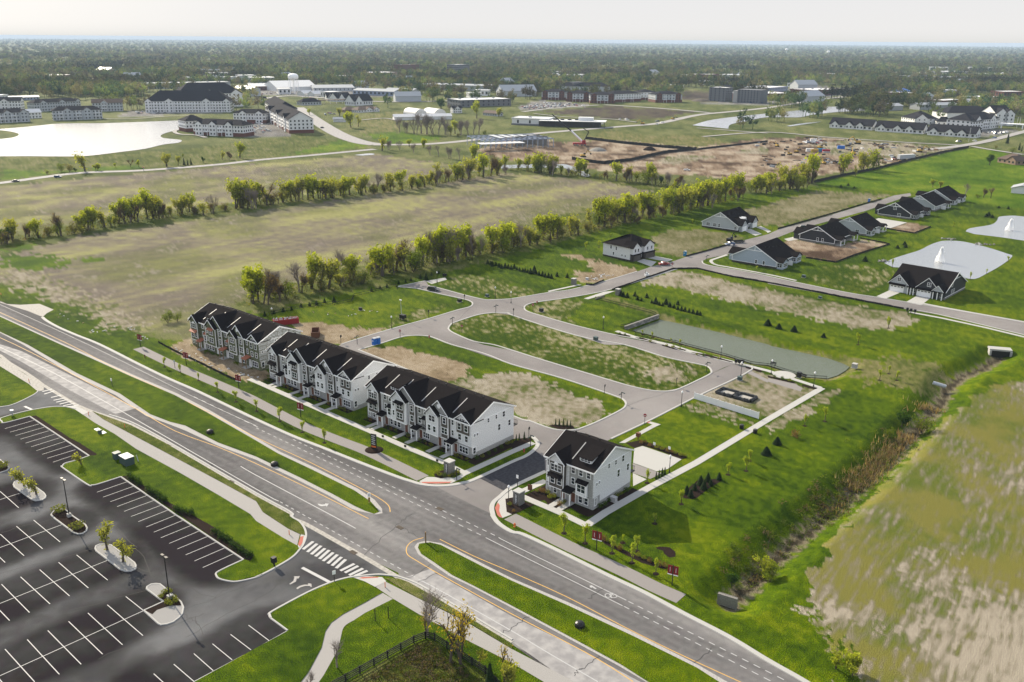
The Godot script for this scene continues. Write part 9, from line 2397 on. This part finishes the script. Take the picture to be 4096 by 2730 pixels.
	for q in [[Vector2(184.46, -381.67), 6.4, "white water fountain in the nearer villa pond"], [Vector2(251.72, -453.41), 5.6, "white water fountain in the farther villa pond"]]:
		t = thing("fountain", q[2], "fountain", q[0])
		var m := MB.new()
		for i in 520:
			var f := pow(rng.randf(), .8)
			var y: float = q[1] * f
			var r := pow(1.0 - f, 1.5) * 2.0 + .25
			var g := rng.randf() * TAU
			var p := Vector3(cos(g) * r * sqrt(rng.randf()) + (1 - f) * -.5 + rng.randfn() * .2, y, sin(g) * r * sqrt(rng.randf()))
			var s := rng.randf_range(.2, .42)
			m.tri(p + Vector3(-s, -s, 0), p + Vector3(s, -s, s), p + Vector3(0, s * 1.4, 0))
		part("spray", m, M.spray, t, true)
		pm = MB.new()
		pm.lathe(P2([.6, -.1, .6, .15, .01, .25]), Vector3.ZERO, 10)
		part("nozzle_float", pm, M.metal_dark, t)
	for q in [[Vector2(210.08, -430.28), "heap of pale stones at the upper edge of the nearer villa pond"], [Vector2(221.07, -419), "heap of pale stones between the two villa ponds"], [Vector2(160.13, -382.44), "heap of pale stones at the left tip of the nearer villa pond"]]:
		t = thing("stone_heap", q[1], "stones", q[0])
		for i in 16:
			var s := rng.randf_range(.35, .75)
			var m := MB.new()
			var c := Vector3(rng.randfn() * 1.3, s * .3, rng.randfn() * 1.0)
			m.t = Transform3D(Basis.from_euler(Vector3(rng.randf() * 3, rng.randf() * 3, rng.randf() * 3)), c)
			m.lathe(P2([.01, -s, s * .7, -s * .5, s * .8, s * .3, .01, s * .8]), Vector3.ZERO, 6)
			part("stone", m, M.stone_grey if i % 3 else M.concrete, t)
	silt_fence(V("37.7,-331.4 46.4,-341.6 56.6,-353.9 66.4,-365.5 76.6,-366.6 87.3,-354 100.1,-344.2 113.5,-332.1 125.9,-320.7 139.1,-309.1"), "long black silt fence along the street of the bare lots", .7)
	silt_fence(V("76,-388.7 87.9,-400.3 98.9,-412.1"), "black silt fence at the kerb right of the duplex house", .7)
	silt_fence(V("133.6,-451.4 150.4,-469.2 176.7,-496.8 206.8,-529.5 222.1,-545.4"), "black silt fence along the far part of the street", .7)
	silt_fence(V("128.4,-387.9 138.5,-379.5 152,-394 176.7,-417.3 167.6,-430.4"), "black silt fence round the bare earth of the charcoal villa", .7)
	silt_fence(V("189.1,-454.5 199,-443.2 214.8,-460.3"), "black silt fence round the empty footing", .7)
	silt_fence(V("28.4,-339.1 30.9,-338.2 36,-345.5"), "short black silt fence beside the stone gate pillar", .7)
	silt_fence(V("-109.4,-265.2 -101.3,-256.9 -90.4,-246.8 -80.1,-236.8 -74.6,-232"), "black silt fence before the unclad townhouses", .7)
	silt_fence(V("68.9,-880 98.1,-844 132.9,-812 158.7,-797 126.5,-771 114.6,-752 92.7,-719 69.4,-698 56.1,-709 46,-723"), "tall black silt fence round the spoil of the building site", 2.6)
	silt_fence(V("158.9,-797 194.3,-829 239.4,-869"), "black silt fence along the upper edge of the building site", 1.6)
	silt_fence(V("201.9,-611 233.5,-644 270.1,-680 316.6,-733 367,-788 411.2,-832"), "black silt fence between the pasture and the building site", 2.0)
	for q in [[Vector2(56.32, -741), 10, 1.0, "yellow excavator with raised arm beside the spoil heap"], [Vector2(236.9, -828), 100, .9, "small excavator at the left of the big site"], [Vector2(241.23, -783), 40, .9, "dozer like excavator left of the containers"], [Vector2(230.61, -767), 200, .8, "excavator in front of the black pipe stack"], [Vector2(319.39, -856), 160, 1.3, "large excavator at the top middle of the site"], [Vector2(351.21, -794), -10, 1.1, "dark excavator at the right end of the site"], [Vector2(285.01, -771), 80, 1.1, "yellow excavator behind the middle lime tree"], [Vector2(240.31, -709), 90, .8, "yellow loader between the two lime trees"], [Vector2(272.21, -817), 20, 1.0, "yellow loader beside the containers"], [Vector2(144.76, -1043), 170, 1.0, "excavator beside the site road"], [Vector2(190.56, -1113), 20, .9, "red brown loader on the road shoulder"]]:
		digger(q[3], q[0], deg_to_rad(q[1]), q[2], M.yellow_machine)
	for q in [[Vector2(255.07, -792), M.siding_white, "white"], [Vector2(258.11, -788), M.yellow_machine, "yellow"], [Vector2(265.12, -792), M.blue_teal, "blue"], [Vector2(267.59, -787), M.red_paint, "red"], [Vector2(290.32, -816), M.blue_plastic, "dark blue"], [Vector2(284.46, -875), M.siding_white, "long white"]]:
		t = thing("site_container", "%s container on the building site" % q[2], "container", q[0], deg_to_rad(-8))
		part("box", bxm(Vector3(-3, 0, -1.2), Vector3(3, 2.6, 1.2)), q[1], t)
		part("door", bxm(Vector3(3.0, .2, -1.0), Vector3(3.06, 2.4, 1.0)), q[1], t)
	t = thing("box_truck", "long grey white box trailer beside the site fence", "truck", Vector2(316.78, -740), deg_to_rad(22))
	part("box", bxm(Vector3(-8, 1.0, -1.4), Vector3(8, 4.2, 1.4)), M.siding_pale, t)
	part("roof", bxm(Vector3(-8.05, 4.2, -1.45), Vector3(8.05, 4.3, 1.45)), M.roof_white, t)
	for x in [-6.0, -4.6, 5.0]:
		wheel(t, Vector3(x, .55, 1.3), .55, .3)
	for q in [[Vector2(72.22, -787), 8.0, 2.6, "grey gravel heap on the building site", M.stone_grey], [Vector2(117.45, -794), 6.0, 3.0, "dark soil heap behind the spoil ridge", M.mulch], [Vector2(293.58, -1466), 16.0, 4.0, "brown soil heap beside the block tower", M.bark], [Vector2(390.29, -724), 3.0, 1.0, "small soil heap near the brick bungalow", M.bark]]:
		t = thing("soil_heap", q[3], "heap", q[0])
		var m := MB.new()
		m.lathe(P2([q[1], -.1, q[1] * .7, q[2] * .5, q[1] * .35, q[2] * .9, .05, q[2]]), Vector3.ZERO, 11)
		part("heap", m, q[4], t)
	var deb := MB.new()
	var zone := V("235.7,-854 289.2,-897 335.8,-853 371.9,-820 310.5,-740 249.8,-716 192.8,-693")
	for i in 190:
		var p := zone[rng.randi() % zone.size()].lerp(zone[rng.randi() % zone.size()], rng.randf()) + Vector2(rng.randfn(), rng.randfn()) * 5.0
		deb.t = Transform3D(Basis(Vector3.UP, rng.randf() * 6), at3(p))
		deb.col = [Color(.6, .6, .6), Color(.1, .08, .07), Color(.3, .2, .12), Color(.28, .31, .36), Color(.45, .36, .27), Color(.05, .05, .05)][rng.randi() % 6]
		deb.box(Vector3(-rng.randf_range(.5, 3.5), 0, -.7), Vector3(rng.randf_range(.5, 3.5), rng.randf_range(.3, 1.6), .7))
	part("site_debris", deb, M.paint_v, null, true)
	var paints := [M.car_white, M.car_silver, M.car_black, M.car_blue, M.car_red]
	var cname := ["white", "silver", "black", "blue", "red"]
	var pr := []
	for c in 5:
		pr.append(car("%s car in the crowded parking area left of the brick apartments" % cname[c], Vector2(15.46, -1293) + Vector2(c * 4.0, 0), 0.2, paints[c], "suv" if c % 2 else "saloon", "cars in the crowded parking area", true))
	var lots := [["11.8,-1309 46.2,-1405 86.6,-1372 106.7,-1342 54.7,-1293 16.4,-1248", 75, "in the crowded parking area left of the brick apartments", "cars in the crowded parking area"], ["-477.1,-1162 -429.1,-1176 -418.3,-1142 -458.7,-1126", 16, "parked before the white care home behind the lake", "cars before the care home"], ["-292.5,-1004 -284.8,-1025 -277.7,-1039 -243.9,-918 -245,-886 -264,-905", 22, "parked between the lake apartments and the long apartment house", "cars between the apartment houses"], ["-337.3,-1495 -255.1,-1491 -247.2,-1425 -321.3,-1415", 18, "in the yards right of the water tower", "cars in the commercial yards"], ["-433.1,-1573 -378.4,-1597 -364.2,-1535 -417,-1513", 12, "in the yards left of the water tower", "cars in the yards left of the water tower"], ["353.6,-1461 395.8,-1466 382.1,-1414 341.5,-1417", 12, "parked at the foot of the block tower", "cars at the block tower"], ["498.7,-979 525.9,-987 512.2,-963 486.9,-955", 10, "parked before the care home on the right", "cars before the right hand care home"], ["270.9,-871 292.5,-878 282.2,-849 264.4,-849", 7, "parked on the building site", "cars on the building site"], ["-238.7,-1160 -224.7,-1179 -216.8,-1137 -231.7,-1132", 7, "parked beside the brown roofed house", "cars beside the brown roofed house"], ["123,-1114 135.2,-1108 133.4,-1092 120.8,-1094", 3, "on the track before the ploughed field", "cars on the field track"], ["167.3,-1088 177.6,-1096 166,-1038 157.6,-1031", 3, "on the site road", "cars on the site road"], ["78.8,-1044 105.4,-1054 102.4,-1022 76.8,-1017", 6, "parked beside the restaurant terrace", "cars beside the restaurant"], ["306.5,-741 314.9,-748 308.5,-733 303.5,-731", 2, "beside the box trailer", "cars beside the box trailer"], ["401.4,-871 490,-928 482.8,-912 398.2,-857", 4, "on the road before the cottage rows", "cars on the cottage road"]]
	for l in lots:
		var g := V(l[0])
		var n := 0
		var box := Rect2(g[0], Vector2.ZERO)
		for p in g:
			box = box.expand(p)
		var tries := 0
		var taken: Array[Vector2] = []
		while n < l[1] and tries < 3000:
			tries += 1
			var p := Vector2(rng.randf_range(box.position.x, box.end.x), rng.randf_range(box.position.y, box.end.y))
			if not Geometry2D.is_point_in_polygon(p, g):
				continue
			p = (p / 3.0).round() * 3.0 if l[1] > 20 else p
			if taken.any(func(q: Vector2): return q.distance_to(p) < 4.6):
				continue
			taken.append(p)
			var c := [0, 0, 1, 1, 2, 2, 3, 4][rng.randi() % 8] as int
			copy(pr[c], p, .2 + (PI / 2 if n % 2 else 0.0) + (PI if rng.randf() < .5 else 0.0), "%s car %s" % [cname[c], l[2]]).set_meta("group", l[3])
			n += 1
	for q in [[Vector2(-259.51, -640), "orange flag", 3.0], [Vector2(-490.37, -1193), "dark", 14.0], [Vector2(-353.83, -1349), "thin", 10.0], [Vector2(-179.19, -1324), "slim", 9.0], [Vector2(-117.69, -1309), "tall", 9.0], [Vector2(560.74, -1034), "flag", 12.0], [Vector2(559.71, -1027), "white", 12.0], [Vector2(435.97, -884), "wooden", 13.0]]:
		t = thing("distant_pole", "%s pole far off beside the %s" % [q[1], "road" if q[2] < 11 else "building"], "pole", q[0])
		part("shaft", bxm(Vector3(-.15, 0, -.15), Vector3(.15, q[2], .15)), M.metal_grey, t)
		part("head", bxm(Vector3(-.6, q[2] - .5, -.1), Vector3(.6, q[2], .1)), M.orange if q[1] == "orange flag" else M.metal_grey, t)
	var lit := MB.new()
	for s in [["-115.1,-269.9 -123.8,-279.8 -133,-274.9 -153,-293.6", 26], ["-101.9,-258.8 -91.5,-250 -76.2,-237.9 -71.5,-236", 60], ["30.9,-349.6 35.8,-355 39.1,-353.3 32.5,-347.9", 40], ["-77.8,-302.2 -64.1,-309.5 -53.9,-295.1 -47.5,-301.8", 14]]:
		var g := V(s[0])
		for i in s[1]:
			var p := g[rng.randi() % g.size()].lerp(g[rng.randi() % g.size()], rng.randf()) + Vector2(rng.randfn(), rng.randfn()) * .8
			lit.t = Transform3D(Basis.from_euler(Vector3(rng.randfn() * .2, rng.randf() * 6, rng.randfn() * .2)), at3(p, .08))
			lit.col = [Color(.8, .82, .84), Color(.6, .6, .6), Color(.4, .3, .2)][rng.randi() % 3]
			lit.box(Vector3(-rng.randf_range(.1, .5), -.05, -.12), Vector3(rng.randf_range(.1, .5), .08, .14))
	part("litter", lit, M.paint_v, null, true)

func build_all() -> void:
	build_townhouses()
	build_villas()
	far_town()
	plants()
	things()
	woods()
